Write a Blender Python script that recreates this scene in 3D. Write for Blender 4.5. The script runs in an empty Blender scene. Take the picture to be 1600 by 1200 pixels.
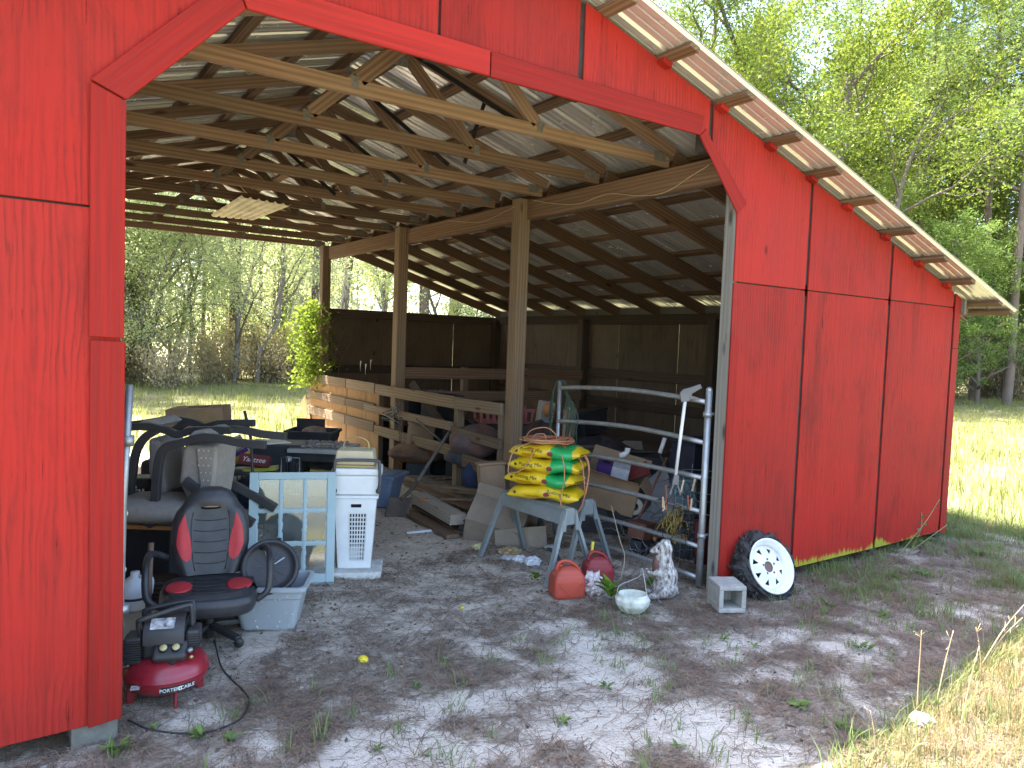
import bpy, bmesh, math, random
import numpy as np
from mathutils import Vector, Matrix, noise as mnoise
random.seed(7); rng = np.random.default_rng(7)
S = bpy.context.scene
C = S.collection
R_ = math.radians
# ---------------------------------------------------------------- camera
AX = Vector((0.822577, 0.000973, -0.568653))      # rows of the camera->world rotation
AY = Vector((-0.567492, 0.065304, -0.820785))
AZ = Vector((0.036337, 0.997865, 0.054270))
CAMZ = 1.83
cam = bpy.data.objects.new('camera', bpy.data.cameras.new('camera'))
C.objects.link(cam)
cam.data.sensor_width = 36.0; cam.data.lens = 26.30
cam.data.clip_start = 0.05; cam.data.clip_end = 1500
_m = Matrix((AX, AY, AZ)).to_4x4(); _m.translation = (0, 0, CAMZ)
cam.matrix_world = _m
S.camera = cam
# ---------------------------------------------------------------- sky, sun, exposure
SA, SB = 0.28, 0.37                               # shadow shift in +x / -y per metre of height
SUN_EL = math.atan2(1.0, math.hypot(SA, SB))
SUN_AZ = math.atan2(-SA, SB)                      # towards the sun, measured from +y to +x
world = bpy.data.worlds.new('World'); S.world = world; world.use_nodes = True
wn = world.node_tree.nodes; wl = world.node_tree.links
for n in list(wn): wn.remove(n)
sky = wn.new('ShaderNodeTexSky'); sky.sky_type = 'NISHITA'; sky.sun_disc = False
sky.sun_elevation = SUN_EL; sky.sun_rotation = SUN_AZ
sky.altitude = 30; sky.air_density = 1.0; sky.dust_density = 2.2; sky.ozone_density = 0.5
bg = wn.new('ShaderNodeBackground'); bg.inputs[1].default_value = 0.15
wo = wn.new('ShaderNodeOutputWorld')
wl.new(sky.outputs[0], bg.inputs[0]); wl.new(bg.outputs[0], wo.inputs[0])
sl = bpy.data.lights.new('sun', 'SUN'); sl.energy = 4.8; sl.angle = R_(0.53); sl.color = (1.0, 0.94, 0.84)
sun = bpy.data.objects.new('sun', sl); C.objects.link(sun)
sun.rotation_euler = Vector((SA, -SB, -1)).to_track_quat('-Z', 'Y').to_euler()
sun.location = (-4, 6, 20)
S.view_settings.view_transform = 'Standard'; S.view_settings.look = 'None'
S.view_settings.gamma = 1.0; S.view_settings.use_curve_mapping = False
S.view_settings.exposure = 2.8
S.cycles.max_bounces = 8; S.cycles.diffuse_bounces = 4; S.cycles.glossy_bounces = 3
S.cycles.transmission_bounces = 6; S.cycles.transparent_max_bounces = 8
# ---------------------------------------------------------------- measuring helpers (survey of the place)
def ray(u, v):
    c = Vector((u - 800, -(v - 600), -1169))
    return Vector((AX.dot(c), AY.dot(c), AZ.dot(c)))
def P(u, v, ax, val):
    r = ray(u, v); o = (0, 0, CAMZ); t = (val - o[ax]) / r[ax]
    return Vector((r.x * t, r.y * t, CAMZ + r.z * t))
def PX(u, v, x): return P(u, v, 0, x)
def PY(u, v, y): return P(u, v, 1, y)
def G(u, v, z=0.0): return P(u, v, 2, z)
def D(u, v, d):
    r = ray(u, v); return Vector((0, 0, CAMZ)) + r * (d / 1169.0)
# ---------------------------------------------------------------- mesh helpers
class MB:
    def __init__(s): s.v = []; s.f = []; s.sm = []
    def add(s, vs, fs, smooth=False):
        o = len(s.v); s.v += [tuple(p) for p in vs]
        s.f += [tuple(i + o for i in f) for f in fs]; s.sm += [smooth] * len(fs); return s
    def box(s, x0, x1, y0, y1, z0, z1, rot=None, at=None):
        vs = [Vector((x, y, z)) for z in (z0, z1) for y in (y0, y1) for x in (x0, x1)]
        if rot is not None: vs = [rot @ p for p in vs]
        if at is not None: vs = [p + Vector(at) for p in vs]
        return s.add(vs, [(0, 2, 3, 1), (4, 5, 7, 6), (0, 1, 5, 4), (2, 6, 7, 3), (0, 4, 6, 2), (1, 3, 7, 5)])
    def bar(s, a, b, w, h, up=(0, 0, 1)):
        a = Vector(a); b = Vector(b); d = (b - a).normalized(); u = Vector(up)
        sd = d.cross(u)
        if sd.length < 1e-4: sd = d.cross(Vector((0, 1, 0)))
        sd.normalize(); u = sd.cross(d).normalized()
        vs = [p + sd * (i * w / 2) + u * (j * h / 2) for p in (a, b) for j in (-1, 1) for i in (-1, 1)]
        return s.add(vs, [(0, 1, 3, 2), (4, 6, 7, 5), (0, 4, 5, 1), (2, 3, 7, 6), (0, 2, 6, 4), (1, 5, 7, 3)])
    def prism(s, poly, y0, y1, plane='xz'):
        n = len(poly)
        def m(p, t):
            if plane == 'xz': return (p[0], t, p[1])
            if plane == 'yz': return (t, p[0], p[1])
            return (p[0], p[1], t)
        vs = [m(p, y0) for p in poly] + [m(p, y1) for p in poly]
        fs = [tuple(range(n)), tuple(range(2 * n - 1, n - 1, -1))]
        fs += [(i, i + n, (i + 1) % n + n, (i + 1) % n) for i in range(n)]
        return s.add(vs, fs)
    def tube(s, pts, r, n=8, cap=True):
        pts = [Vector(p) for p in pts]; m = len(pts)
        rs = r if isinstance(r, (list, tuple)) else [r] * m
        vs = []; nrm = None
        for i, p in enumerate(pts):
            t = (pts[min(i + 1, m - 1)] - pts[max(i - 1, 0)])
            if t.length < 1e-9: t = Vector((0, 0, 1))
            t.normalize()
            if nrm is None:
                nrm = t.orthogonal().normalized()
            else:
                nrm = nrm - t * nrm.dot(t)
                if nrm.length < 1e-6: nrm = t.orthogonal()
                nrm.normalize()
            b = t.cross(nrm)
            for k in range(n):
                a = 2 * math.pi * k / n
                vs.append(p + (nrm * math.cos(a) + b * math.sin(a)) * rs[i])
        fs = [(i * n + k, i * n + (k + 1) % n, (i + 1) * n + (k + 1) % n, (i + 1) * n + k) for i in range(m - 1) for k in range(n)]
        s.add(vs, fs, True)
        if cap:
            o = len(s.v) - len(vs)
            s.f += [tuple(o + k for k in reversed(range(n))), tuple(o + (m - 1) * n + k for k in range(n))]; s.sm += [False, False]
        return s
    def lathe(s, prof, n=24, at=(0, 0, 0), rot=None, sx=1, sy=1, smooth=True, jit=0):
        vs = []
        for (r, z) in prof:
            for k in range(n):
                a = 2 * math.pi * k / n
                j = 1 + (random.uniform(-jit, jit) if jit else 0)
                p = Vector((r * math.cos(a) * sx * j, r * math.sin(a) * sy * j, z))
                if rot is not None: p = rot @ p
                vs.append(p + Vector(at))
        m = len(prof)
        fs = [(i * n + k, i * n + (k + 1) % n, (i + 1) * n + (k + 1) % n, (i + 1) * n + k) for i in range(m - 1) for k in range(n)]
        s.add(vs, fs, smooth)
        o = len(s.v) - len(vs)
        if prof[0][0] > 1e-5: s.f.append(tuple(o + k for k in reversed(range(n)))); s.sm.append(False)
        if prof[-1][0] > 1e-5: s.f.append(tuple(o + (m - 1) * n + k for k in range(n))); s.sm.append(False)
        return s
    def ball(s, c, r, n=14, m=8, sc=(1, 1, 1), rot=None):
        prof = [(math.sin(math.pi * i / m), -math.cos(math.pi * i / m)) for i in range(m + 1)]
        vs = []
        for (q, z) in prof:
            for k in range(n):
                a = 2 * math.pi * k / n
                p = Vector((q * math.cos(a) * r * sc[0], q * math.sin(a) * r * sc[1], z * r * sc[2]))
                if rot is not None: p = rot @ p
                vs.append(p + Vector(c))
        return s.add(vs, [(i * n + k, i * n + (k + 1) % n, (i + 1) * n + (k + 1) % n, (i + 1) * n + k) for i in range(m) for k in range(n)], True)
    def grid(s, fn, nu, nv, smooth=True, closed_u=False):
        vs = [fn(i / nu, j / nv) for j in range(nv + 1) for i in range(nu + 1)]
        w = nu + 1
        return s.add(vs, [(j * w + i, j * w + i + 1, (j + 1) * w + i + 1, (j + 1) * w + i) for j in range(nv) for i in range(nu)], smooth)
    def mesh(s, name):
        me = bpy.data.meshes.new(name); me.from_pydata(s.v, [], s.f)
        me.polygons.foreach_set('use_smooth', s.sm); me.update()
        return me
    def build(s, name, m, parent=None, loc=None, rot=None, bev=0, seg=2, sub=0, fix=True):
        me = s.mesh(name)
        if fix:
            b = bmesh.new(); b.from_mesh(me); bmesh.ops.remove_doubles(b, verts=b.verts, dist=1e-5)
            bmesh.ops.recalc_face_normals(b, faces=b.faces); b.to_mesh(me); b.free()
        return link(name, me, m, parent, loc, rot, bev, seg, sub)
def link(name, me, m, parent=None, loc=None, rot=None, bev=0, seg=2, sub=0):
    o = bpy.data.objects.new(name, me); C.objects.link(o)
    if m is not None and len(me.materials) == 0: me.materials.append(m)
    if parent is not None: o.parent = parent
    if loc is not None: o.location = loc
    if rot is not None: o.rotation_euler = rot
    if bev:
        q = o.modifiers.new('bevel', 'BEVEL'); q.width = bev; q.segments = seg; q.limit_method = 'ANGLE'; q.angle_limit = R_(35)
    if sub:
        q = o.modifiers.new('subdivision', 'SUBSURF'); q.levels = sub; q.render_levels = sub
    return o
def tag(o, label=None, cat=None, group=None, kind=None):
    if label: o['label'] = label
    if cat: o['category'] = cat
    if group: o['group'] = group
    if kind: o['kind'] = kind
    return o
def thing(name, label, cat, loc=(0, 0, 0), rz=0.0, group=None, rot=None):
    o = bpy.data.objects.new(name, None); C.objects.link(o); o.empty_display_size = 0.1
    o.location = loc; o.rotation_euler = rot if rot is not None else (0, 0, rz)
    return tag(o, label, cat, group)
def copy_tree(o, parent=None):
    c = o.copy(); C.objects.link(c)
    if parent is not None: c.parent = parent
    for ch in list(o.children): copy_tree(ch, c)
    return c
PLM = {}
def plank(name, a, b, w, h, m, parent=None, up=(0, 0, 1), bev=0.003, me=None):
    """a sawn board from a to b, local X along the grain; w across, h along 'up'"""
    a = Vector(a); b = Vector(b); d = b - a; L = d.length; d.normalize(); u = Vector(up)
    sd = u.cross(d)
    if sd.length < 1e-4: sd = Vector((0, 1, 0)).cross(d)
    sd.normalize(); u = d.cross(sd).normalized()
    if me is None:
        mb = MB().box(-L / 2, L / 2, -w / 2, w / 2, -h / 2, h / 2); me = mb.mesh(name); me.materials.append(m)
    o = bpy.data.objects.new(name, me); C.objects.link(o)
    if parent is not None: o.parent = parent
    mm = Matrix((d, sd, u)).transposed().to_4x4(); mm.translation = (a + b) / 2
    o.matrix_local = mm; PLM[o.name] = mm
    if bev:
        q = o.modifiers.new('bevel', 'BEVEL'); q.width = bev; q.segments = 1
    return o
def text_mesh(s, size, depth=0.001, bend_r=None, shear=0, align='CENTER'):
    cu = bpy.data.curves.new('lettering', 'FONT'); cu.body = s; cu.size = size; cu.extrude = depth / 2; cu.align_x = align; cu.align_y = 'CENTER'
    cu.shear = shear; cu.resolution_u = 3
    o = bpy.data.objects.new('lettering', cu); C.objects.link(o)
    me = bpy.data.meshes.new_from_object(o.evaluated_get(bpy.context.evaluated_depsgraph_get()))
    bpy.data.objects.remove(o); bpy.data.curves.remove(cu)
    if bend_r:
        for v in me.vertices:
            a = v.co.x / bend_r; r = bend_r + v.co.z
            v.co = (math.sin(a) * r, -math.cos(a) * r, v.co.y)
    return me
def cr(pts, n=6):
    """smooth curve through points (Catmull-Rom)"""
    pts = [Vector(p) for p in pts]; q = [pts[0] * 2 - pts[1]] + pts + [pts[-1] * 2 - pts[-2]]; out = []
    for i in range(1, len(q) - 2):
        for k in range(n):
            t = k / n; a, b, c, d = q[i - 1], q[i], q[i + 1], q[i + 2]
            out.append(0.5 * ((2 * b) + (c - a) * t + (2 * a - 5 * b + 4 * c - d) * t * t + (3 * b - a - 3 * c + d) * t ** 3))
    out.append(pts[-1]); return out
# ---------------------------------------------------------------- materials
def newmat(name):
    m = bpy.data.materials.new(name); m.use_nodes = True
    nt = m.node_tree
    for n in list(nt.nodes): nt.nodes.remove(n)
    out = nt.nodes.new('ShaderNodeOutputMaterial'); bs = nt.nodes.new('ShaderNodeBsdfPrincipled')
    nt.links.new(bs.outputs[0], out.inputs[0])
    return m, nt, bs, out
class NB:
    """tiny node builder"""
    def __init__(s, nt): s.nt = nt
    def n(s, t, **k):
        o = s.nt.nodes.new('ShaderNode' + t)
        for a, b in k.items(): setattr(o, a, b)
        return o
    def l(s, a, b): s.nt.links.new(a, b)
    def coords(s, scale=(1, 1, 1), rnd=True, which='Object', rot=(0, 0, 0)):
        tc = s.n('TexCoord'); mp = s.n('Mapping'); mp.inputs['Scale'].default_value = scale; mp.inputs['Rotation'].default_value = rot
        if rnd:
            oi = s.n('ObjectInfo'); ma = s.n('Math', operation='MULTIPLY'); ma.inputs[1].default_value = 37.0
            s.l(oi.outputs['Random'], ma.inputs[0])
            va = s.n('VectorMath', operation='ADD'); s.l(tc.outputs[which], va.inputs[0]); s.l(ma.outputs[0], va.inputs[1])
            s.l(va.outputs[0], mp.inputs[0])
        else: s.l(tc.outputs[which], mp.inputs[0])
        return mp.outputs[0]
    def noise(s, vec, scale, detail=6, rough=0.6, dist=0.0):
        o = s.n('TexNoise'); o.inputs['Scale'].default_value = scale; o.inputs['Detail'].default_value = detail
        o.inputs['Roughness'].default_value = rough; o.inputs['Distortion'].default_value = dist
        if vec is not None: s.l(vec, o.inputs['Vector'])
        return o.outputs['Fac']
    def ramp(s, fac, stops):
        o = s.n('ValToRGB'); e = o.color_ramp.elements
        while len(e) < len(stops): e.new(0.5)
        for i, (p, c) in enumerate(stops):
            e[i].position = p; e[i].color = (c if len(c) == 4 else (*c, 1)) if isinstance(c, tuple) else (c, c, c, 1)
        s.l(fac, o.inputs[0]); return o.outputs[0]
    def mix(s, fac, a, b, mode='MIX'):
        o = s.n('Mix', data_type='RGBA', blend_type=mode)
        for inp, val in ((o.inputs[0], fac), (o.inputs[6], a), (o.inputs[7], b)):
            if isinstance(val, (int, float)): inp.default_value = val
            elif isinstance(val, tuple): inp.default_value = (*val, 1) if len(val) == 3 else val
            else: s.l(val, inp)
        return o.outputs[2]
    def bump(s, h, strength=0.3, dist=0.01):
        o = s.n('Bump'); o.inputs['Strength'].default_value = strength; o.inputs['Distance'].default_value = dist
        s.l(h, o.inputs['Height']); return o.outputs[0]
_mc = {}
def M(name, c1, c2=None, scale=9, rough=0.6, metal=0.0, bump=0.12, stretch=(1, 1, 1), dirt=0.25, dcol=(0.16, 0.13, 0.10), spec=0.4, bd=0.004, rv=0.12):
    """painted / plastic / cloth surface: two tones, dusty patches, uneven gloss"""
    if name in _mc: return _mc[name]
    m, nt, bs, out = newmat(name); b = NB(nt)
    if c2 is None: c2 = tuple(x * 0.78 for x in c1)
    v = b.coords(stretch)
    f = b.ramp(b.noise(v, scale, 7, 0.62), [(0.35, 0.0), (0.65, 1.0)])
    col = b.mix(f, c1, c2)
    d = b.ramp(b.noise(v, scale * 0.45, 9, 0.7, 0.6), [(0.48, 0.0), (0.78, 1.0)])
    dm = b.n('Math', operation='MULTIPLY'); dm.inputs[1].default_value = dirt; b.l(d, dm.inputs[0])
    col = b.mix(dm.outputs[0], col, dcol)
    b.l(col, bs.inputs['Base Color'])
    r = b.n('MapRange'); r.inputs['To Min'].default_value = max(0, rough - rv); r.inputs['To Max'].default_value = min(1, rough + rv)
    b.l(b.noise(v, scale * 1.7, 5), r.inputs['Value']); b.l(r.outputs[0], bs.inputs['Roughness'])
    bs.inputs['Metallic'].default_value = metal; bs.inputs['Specular IOR Level'].default_value = spec
    if bump: b.l(b.bump(b.noise(v, scale * 5, 5, 0.6), bump, bd), bs.inputs['Normal'])
    _mc[name] = m; return m
def wood(name, light, dark, grain=1.0, rough=0.75, weather=0.3, wcol=(0.20, 0.18, 0.16), knots=True):
    """sawn timber, grain along local X"""
    if name in _mc: return _mc[name]
    m, nt, bs, out = newmat(name); b = NB(nt)
    v = b.coords((0.55, 7, 7)); v2 = b.coords((1.2, 60, 60)); v3 = b.coords((1, 1, 1)); v4 = b.coords((1.6, 5.5, 5.5))
    w = b.n('TexWave', wave_type='RINGS', rings_direction='X'); w.inputs['Scale'].default_value = 1.9 * grain; w.inputs['Distortion'].default_value = 5.5; w.inputs['Detail'].default_value = 3; w.inputs['Detail Scale'].default_value = 0.7
    b.l(v, w.inputs['Vector'])
    fib = b.noise(v2, 1.0, 5, 0.6)
    col = b.mix(b.ramp(w.outputs['Fac'], [(0.2, 0.0), (0.9, 1.0)]), light, dark)
    col = b.mix(b.ramp(fib, [(0.40, 0.0), (0.75, 0.55)]), col, tuple(x * 0.45 for x in dark))
    wt = b.ramp(b.noise(v3, 2.2, 8, 0.65), [(0.40, 0.0), (0.70, 1.0)])
    mm = b.n('Math', operation='MULTIPLY'); mm.inputs[1].default_value = weather; b.l(wt, mm.inputs[0])
    col = b.mix(mm.outputs[0], col, wcol)
    if knots:
        vo = b.n('TexVoronoi'); vo.inputs['Scale'].default_value = 1.0; b.l(v4, vo.inputs['Vector'])
        k = b.ramp(vo.outputs['Distance'], [(0.05, 1.0), (0.13, 0.0)])
        col = b.mix(k, col, tuple(x * 0.35 for x in dark))
    oi = b.n('ObjectInfo'); hv = b.n('HueSaturation'); rr = b.n('MapRange'); rr.inputs['To Min'].default_value = 0.72; rr.inputs['To Max'].default_value = 1.22
    b.l(oi.outputs['Random'], rr.inputs['Value']); b.l(rr.outputs[0], hv.inputs['Value']); b.l(col, hv.inputs['Color'])
    b.l(hv.outputs[0], bs.inputs['Base Color']); bs.inputs['Roughness'].default_value = rough; bs.inputs['Specular IOR Level'].default_value = 0.12
    b.l(b.bump(fib, 0.45, 0.004), bs.inputs['Normal'])
    _mc[name] = m; return m
def plywood(name, base, pale, grainc, horiz=False, moss=False, peel=0.5, spots=True, swirl=1.0):
    """rotary-cut sheet, grain along local Z: cathedral figure, checks, knots, worn paint"""
    m, nt, bs, out = newmat(name); b = NB(nt)
    v = b.coords((2.1, 2.1, 0.32)); vf = b.coords((62, 62, 1.1)); vc = b.coords((1, 1, 1)); vk = b.coords((3.4, 3.4, 1.7)); vl = b.coords((70, 70, 2.2))
    w = b.n('TexWave', wave_type='BANDS', bands_direction='X'); w.inputs['Scale'].default_value = 5.0; w.inputs['Distortion'].default_value = 13.0 * swirl
    w.inputs['Detail'].default_value = 3; w.inputs['Detail Scale'].default_value = 0.9; b.l(v, w.inputs['Vector'])
    fib = b.noise(vf, 1.0, 4, 0.65); chk = b.noise(vl, 1.0, 3, 0.55); big = b.noise(vc, 1.1, 6, 0.6); mid = b.noise(vc, 4.5, 8, 0.7)
    col = b.mix(b.ramp(big, [(0.32, 0.0), (0.68, 1.0)]), base, pale)
    dk_ = b.n('Math', operation='MULTIPLY'); dk_.inputs[1].default_value = 0.55; b.l(b.ramp(b.noise(b.coords((2.2, 2.2, 0.7)), 1.3, 8, 0.72, 0.7), [(0.50, 0.0), (0.72, 1.0)]), dk_.inputs[0]); col = b.mix(dk_.outputs[0], col, grainc)
    g = b.n('Math', operation='MULTIPLY'); b.l(b.ramp(w.outputs['Fac'], [(0.60, 0.0), (0.98, 0.8)]), g.inputs[0]); b.l(b.ramp(b.noise(vc, 1.9, 6, 0.7), [(0.44, 0.0), (0.68, 0.8)]), g.inputs[1])
    col = b.mix(g.outputs[0], col, grainc)
    gf = b.n('Math', operation='MULTIPLY'); gf.inputs[1].default_value = 0.36; b.l(b.ramp(fib, [(0.50, 0.0), (0.74, 1.0)]), gf.inputs[0])
    col = b.mix(gf.outputs[0], col, tuple(x * 0.75 for x in grainc))
    c2 = b.n('Math', operation='MULTIPLY'); b.l(b.ramp(chk, [(0.64, 0.0), (0.70, 1.0)]), c2.inputs[0]); b.l(b.ramp(mid, [(0.48, 0.0), (0.64, peel)]), c2.inputs[1])
    col = b.mix(c2.outputs[0], col, tuple(x * 0.22 for x in grainc))
    if spots:
        vo = b.n('TexVoronoi'); vo.inputs['Scale'].default_value = 1.0; b.l(vk, vo.inputs['Vector'])
        sel = b.n('SeparateColor'); b.l(vo.outputs['Color'], sel.inputs[0])
        kk = b.n('Math', operation='MULTIPLY'); b.l(b.ramp(vo.outputs['Distance'], [(0.045, 1.0), (0.10, 0.0)]), kk.inputs[0]); b.l(b.ramp(sel.outputs[0], [(0.72, 0.0), (0.76, 0.85)]), kk.inputs[1])
        col = b.mix(kk.outputs[0], col, tuple(x * 0.18 for x in grainc))
    if moss:
        tc = b.n('TexCoord'); sx = b.n('SeparateXYZ'); b.l(tc.outputs['Object'], sx.inputs[0])
        hz = b.n('MapRange'); hz.inputs['From Min'].default_value = 0.10; hz.inputs['From Max'].default_value = 0.24; hz.inputs['To Min'].default_value = 0.22; hz.inputs['To Max'].default_value = -0.30; b.l(sx.outputs[2], hz.inputs['Value'])
        ad = b.n('Math', operation='ADD'); b.l(hz.outputs[0], ad.inputs[0]); mp_ = b.n('Math', operation='MULTIPLY_ADD'); b.l(b.noise(b.coords((1, 1, 0.2)), 1.7, 2), mp_.inputs[0]); mp_.inputs[1].default_value = 1.6; mp_.inputs[2].default_value = -0.85; mq_ = b.n('Math', operation='ADD'); b.l(b.noise(b.coords((34, 34, 3)), 1.0, 7, 0.8), mq_.inputs[0]); b.l(mp_.outputs[0], mq_.inputs[1]); b.l(mq_.outputs[0], ad.inputs[1])
        col = b.mix(b.ramp(ad.outputs[0], [(0.62, 0.0), (0.70, 1.0)]), col, (0.27, 0.255, 0.03))
    oi = b.n('ObjectInfo'); hv = b.n('HueSaturation'); rr = b.n('MapRange'); rr.inputs['To Min'].default_value = 0.84; rr.inputs['To Max'].default_value = 1.08
    b.l(oi.outputs['Random'], rr.inputs['Value']); b.l(rr.outputs[0], hv.inputs['Value']); b.l(col, hv.inputs['Color'])
    b.l(hv.outputs[0], bs.inputs['Base Color']); bs.inputs['Roughness'].default_value = 0.68; bs.inputs['Specular IOR Level'].default_value = 0.12
    ha = b.n('Math', operation='SUBTRACT'); b.l(fib, ha.inputs[0]); b.l(c2.outputs[0], ha.inputs[1])
    hb = b.n('Math', operation='ADD'); b.l(ha.outputs[0], hb.inputs[0]); b.l(w.outputs['Fac'], hb.inputs[1])
    b.l(b.bump(hb.outputs[0], 0.28, 0.004), bs.inputs['Normal'])
    return m
def leafmat(name, c1, c2, trans=0.45, tcol=None, scale=3.0, rough=0.55):
    m, nt, bs, out = newmat(name); b = NB(nt)
    v = b.coords((1, 1, 1))
    col = b.mix(b.ramp(b.noise(v, scale, 4, 0.7), [(0.36, 0.0), (0.64, 1.0)]), c1, c2)
    oi = b.n('ObjectInfo'); hv = b.n('HueSaturation'); rr = b.n('MapRange'); rr.inputs['To Min'].default_value = 0.8; rr.inputs['To Max'].default_value = 1.2
    b.l(oi.outputs['Random'], rr.inputs['Value']); b.l(rr.outputs[0], hv.inputs['Value']); b.l(col, hv.inputs['Color'])
    b.l(hv.outputs[0], bs.inputs['Base Color']); bs.inputs['Roughness'].default_value = rough; bs.inputs['Specular IOR Level'].default_value = 0.25
    tr = b.n('BsdfTranslucent'); mx = b.n('MixShader'); mx.inputs[0].default_value = trans
    if tcol: b.l(b.mix(0.6, hv.outputs[0], tcol), tr.inputs[0])
    else: b.l(hv.outputs[0], tr.inputs[0])
    b.l(bs.outputs[0], mx.inputs[1]); b.l(tr.outputs[0], mx.inputs[2]); b.l(mx.outputs[0], out.inputs[0])
    return m
# ================================================================ materials of the barn
RED = plywood('red_plywood', (0.335, 0.020, 0.014), (0.285, 0.024, 0.018), (0.10, 0.016, 0.012), peel=0.85)
REDM = plywood('red_plywood_mossy', (0.345, 0.018, 0.012), (0.28, 0.02, 0.014), (0.085, 0.013, 0.010), moss=True, peel=1.0, swirl=1.5)
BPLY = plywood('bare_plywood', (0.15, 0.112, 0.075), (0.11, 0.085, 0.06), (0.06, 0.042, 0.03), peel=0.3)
GPLY = plywood('golden_plywood', (0.36, 0.215, 0.105), (0.29, 0.17, 0.08), (0.12, 0.06, 0.028), peel=0.5)
REDW = wood('red_board', (0.36, 0.021, 0.015), (0.305, 0.024, 0.018), weather=0.4, wcol=(0.26, 0.024, 0.018), knots=False, rough=0.7)
TIMB = wood('truss_timber', (0.27, 0.172, 0.11), (0.185, 0.112, 0.07), weather=0.5, wcol=(0.19, 0.155, 0.115))
BEAMW = wood('beam_timber', (0.29, 0.185, 0.12), (0.21, 0.125, 0.08), weather=0.3, wcol=(0.20, 0.15, 0.11))
POSTW = wood('post_timber', (0.31, 0.22, 0.14), (0.23, 0.155, 0.098), weather=0.35, wcol=(0.23, 0.2, 0.16))
GREYW = wood('grey_timber', (0.25, 0.23, 0.19), (0.18, 0.165, 0.14), weather=0.6, wcol=(0.20, 0.20, 0.18))
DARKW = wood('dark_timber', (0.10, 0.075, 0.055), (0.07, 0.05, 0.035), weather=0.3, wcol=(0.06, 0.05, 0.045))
PURL = wood('purlin_timber', (0.21, 0.13, 0.08), (0.14, 0.085, 0.05), weather=0.35, wcol=(0.12, 0.10, 0.08))
FENW = wood('fence_board', (0.25, 0.185, 0.12), (0.18, 0.125, 0.08), weather=0.6, wcol=(0.19, 0.17, 0.145))
ROOFM = M('ribbed_metal', (0.72, 0.72, 0.70), (0.62, 0.63, 0.63), scale=3.5, rough=0.24, metal=0.5, bump=0.04, dirt=0.12, dcol=(0.35, 0.29, 0.22))
PLATE = M('galvanised_plate', (0.20, 0.19, 0.175), (0.12, 0.115, 0.105), scale=40, rough=0.5, metal=0.15, bump=0.9, dirt=0.3)
GALV = M('galvanised_pipe', (0.40, 0.415, 0.42), (0.29, 0.305, 0.31), scale=14, rough=0.48, metal=0.7, bump=0.05, dirt=0.25, dcol=(0.25, 0.24, 0.22))
BLACKM = M('black_metal', (0.018, 0.018, 0.02), (0.03, 0.03, 0.03), scale=12, rough=0.5, metal=0.3, bump=0.05, dirt=0.2)
CONC = M('concrete', (0.36, 0.35, 0.32), (0.26, 0.25, 0.225), scale=16, rough=0.9, bump=0.6, dirt=0.4, dcol=(0.14, 0.125, 0.095), bd=0.006)

RX = 2.46                                          # ridge line
def zw(x): return 4.79 - 0.297 * (x if x >= RX else 2 * RX - x)
YF = 3.62                                          # front face of the front wall
YR0, YR1 = 3.33, 12.3                              # rake edges of the roof
EAVE = 8.44
barn = thing('barn', 'open red plywood pole barn with metal roof and a chamfered doorway full of stored junk', 'barn')
def panel(poly, m, y=YF, t=0.014, name='wall_panel'):
    return MB().prism(poly, y, y + t).build(name, m, barn, bev=0.002, seg=1)
ZS0, ZS1, ZB = 2.333, 2.343, 0.09
panel([(-0.94, 0.075), (0.445, 0.105), (0.445, ZS0), (-0.94, ZS0)], RED)
panel([(-0.94, ZS1), (0.445, ZS1), (0.445, 2.80), (0.935, 3.32), (1.945, 3.32), (1.945, zw(1.945)), (-0.94, zw(-0.94))], RED)
for a in (-2.19, -3.44):
    panel([(a, 0.075), (a + 1.22, 0.075), (a + 1.22, ZS0), (a, ZS0)], RED)
    panel([(a, ZS1), (a + 1.22, ZS1), (a + 1.22, zw(a + 1.22)), (a, zw(a))] if zw(a) > ZS1 + 0.03 else [(a + 0.05, ZS1), (a + 1.22, ZS1), (a + 1.22, zw(a + 1.22)), (a + 0.05, ZS1 + 0.03)], RED)
panel([(1.962, 3.32), (2.914, 3.32), (2.914, zw(2.914)), (RX, zw(RX)), (1.962, zw(1.962))], RED)
panel([(2.956, 3.32), (4.01, 3.32), (4.106, 3.21), (4.106, zw(4.106)), (2.956, zw(2.956))], RED)
panel([(4.146, 3.175), (4.452, 2.835), (4.452, ZS1), (5.319, ZS1), (5.319, zw(5.319)), (4.146, zw(4.146))], RED)
panel([(4.452, ZB), (5.319, ZB), (5.319, ZS0), (4.452, ZS0)], RED)
panel([(5.359, ZS1), (6.559, ZS1), (6.559, zw(6.559)), (5.359, zw(5.359))], RED)
panel([(5.359, ZB - 0.01), (6.559, ZB), (6.559, ZS0), (5.359, ZS0)], REDM)
panel([(6.601, ZS1), (7.744, ZS1), (7.744, zw(7.744)), (6.601, zw(6.601))], RED)
panel([(6.601, ZB), (7.744, ZB + 0.02), (7.744, ZS0), (6.601, ZS0)], REDM)
panel([(7.786, ZB), (7.90, ZB), (7.90, ZS0 - 0.4), (7.786, ZS0 - 0.4)], RED)
panel([(7.786, ZS0 - 0.395), (7.90, ZS0 - 0.395), (7.90, zw(7.90)), (7.786, zw(7.786))], RED)
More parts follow.
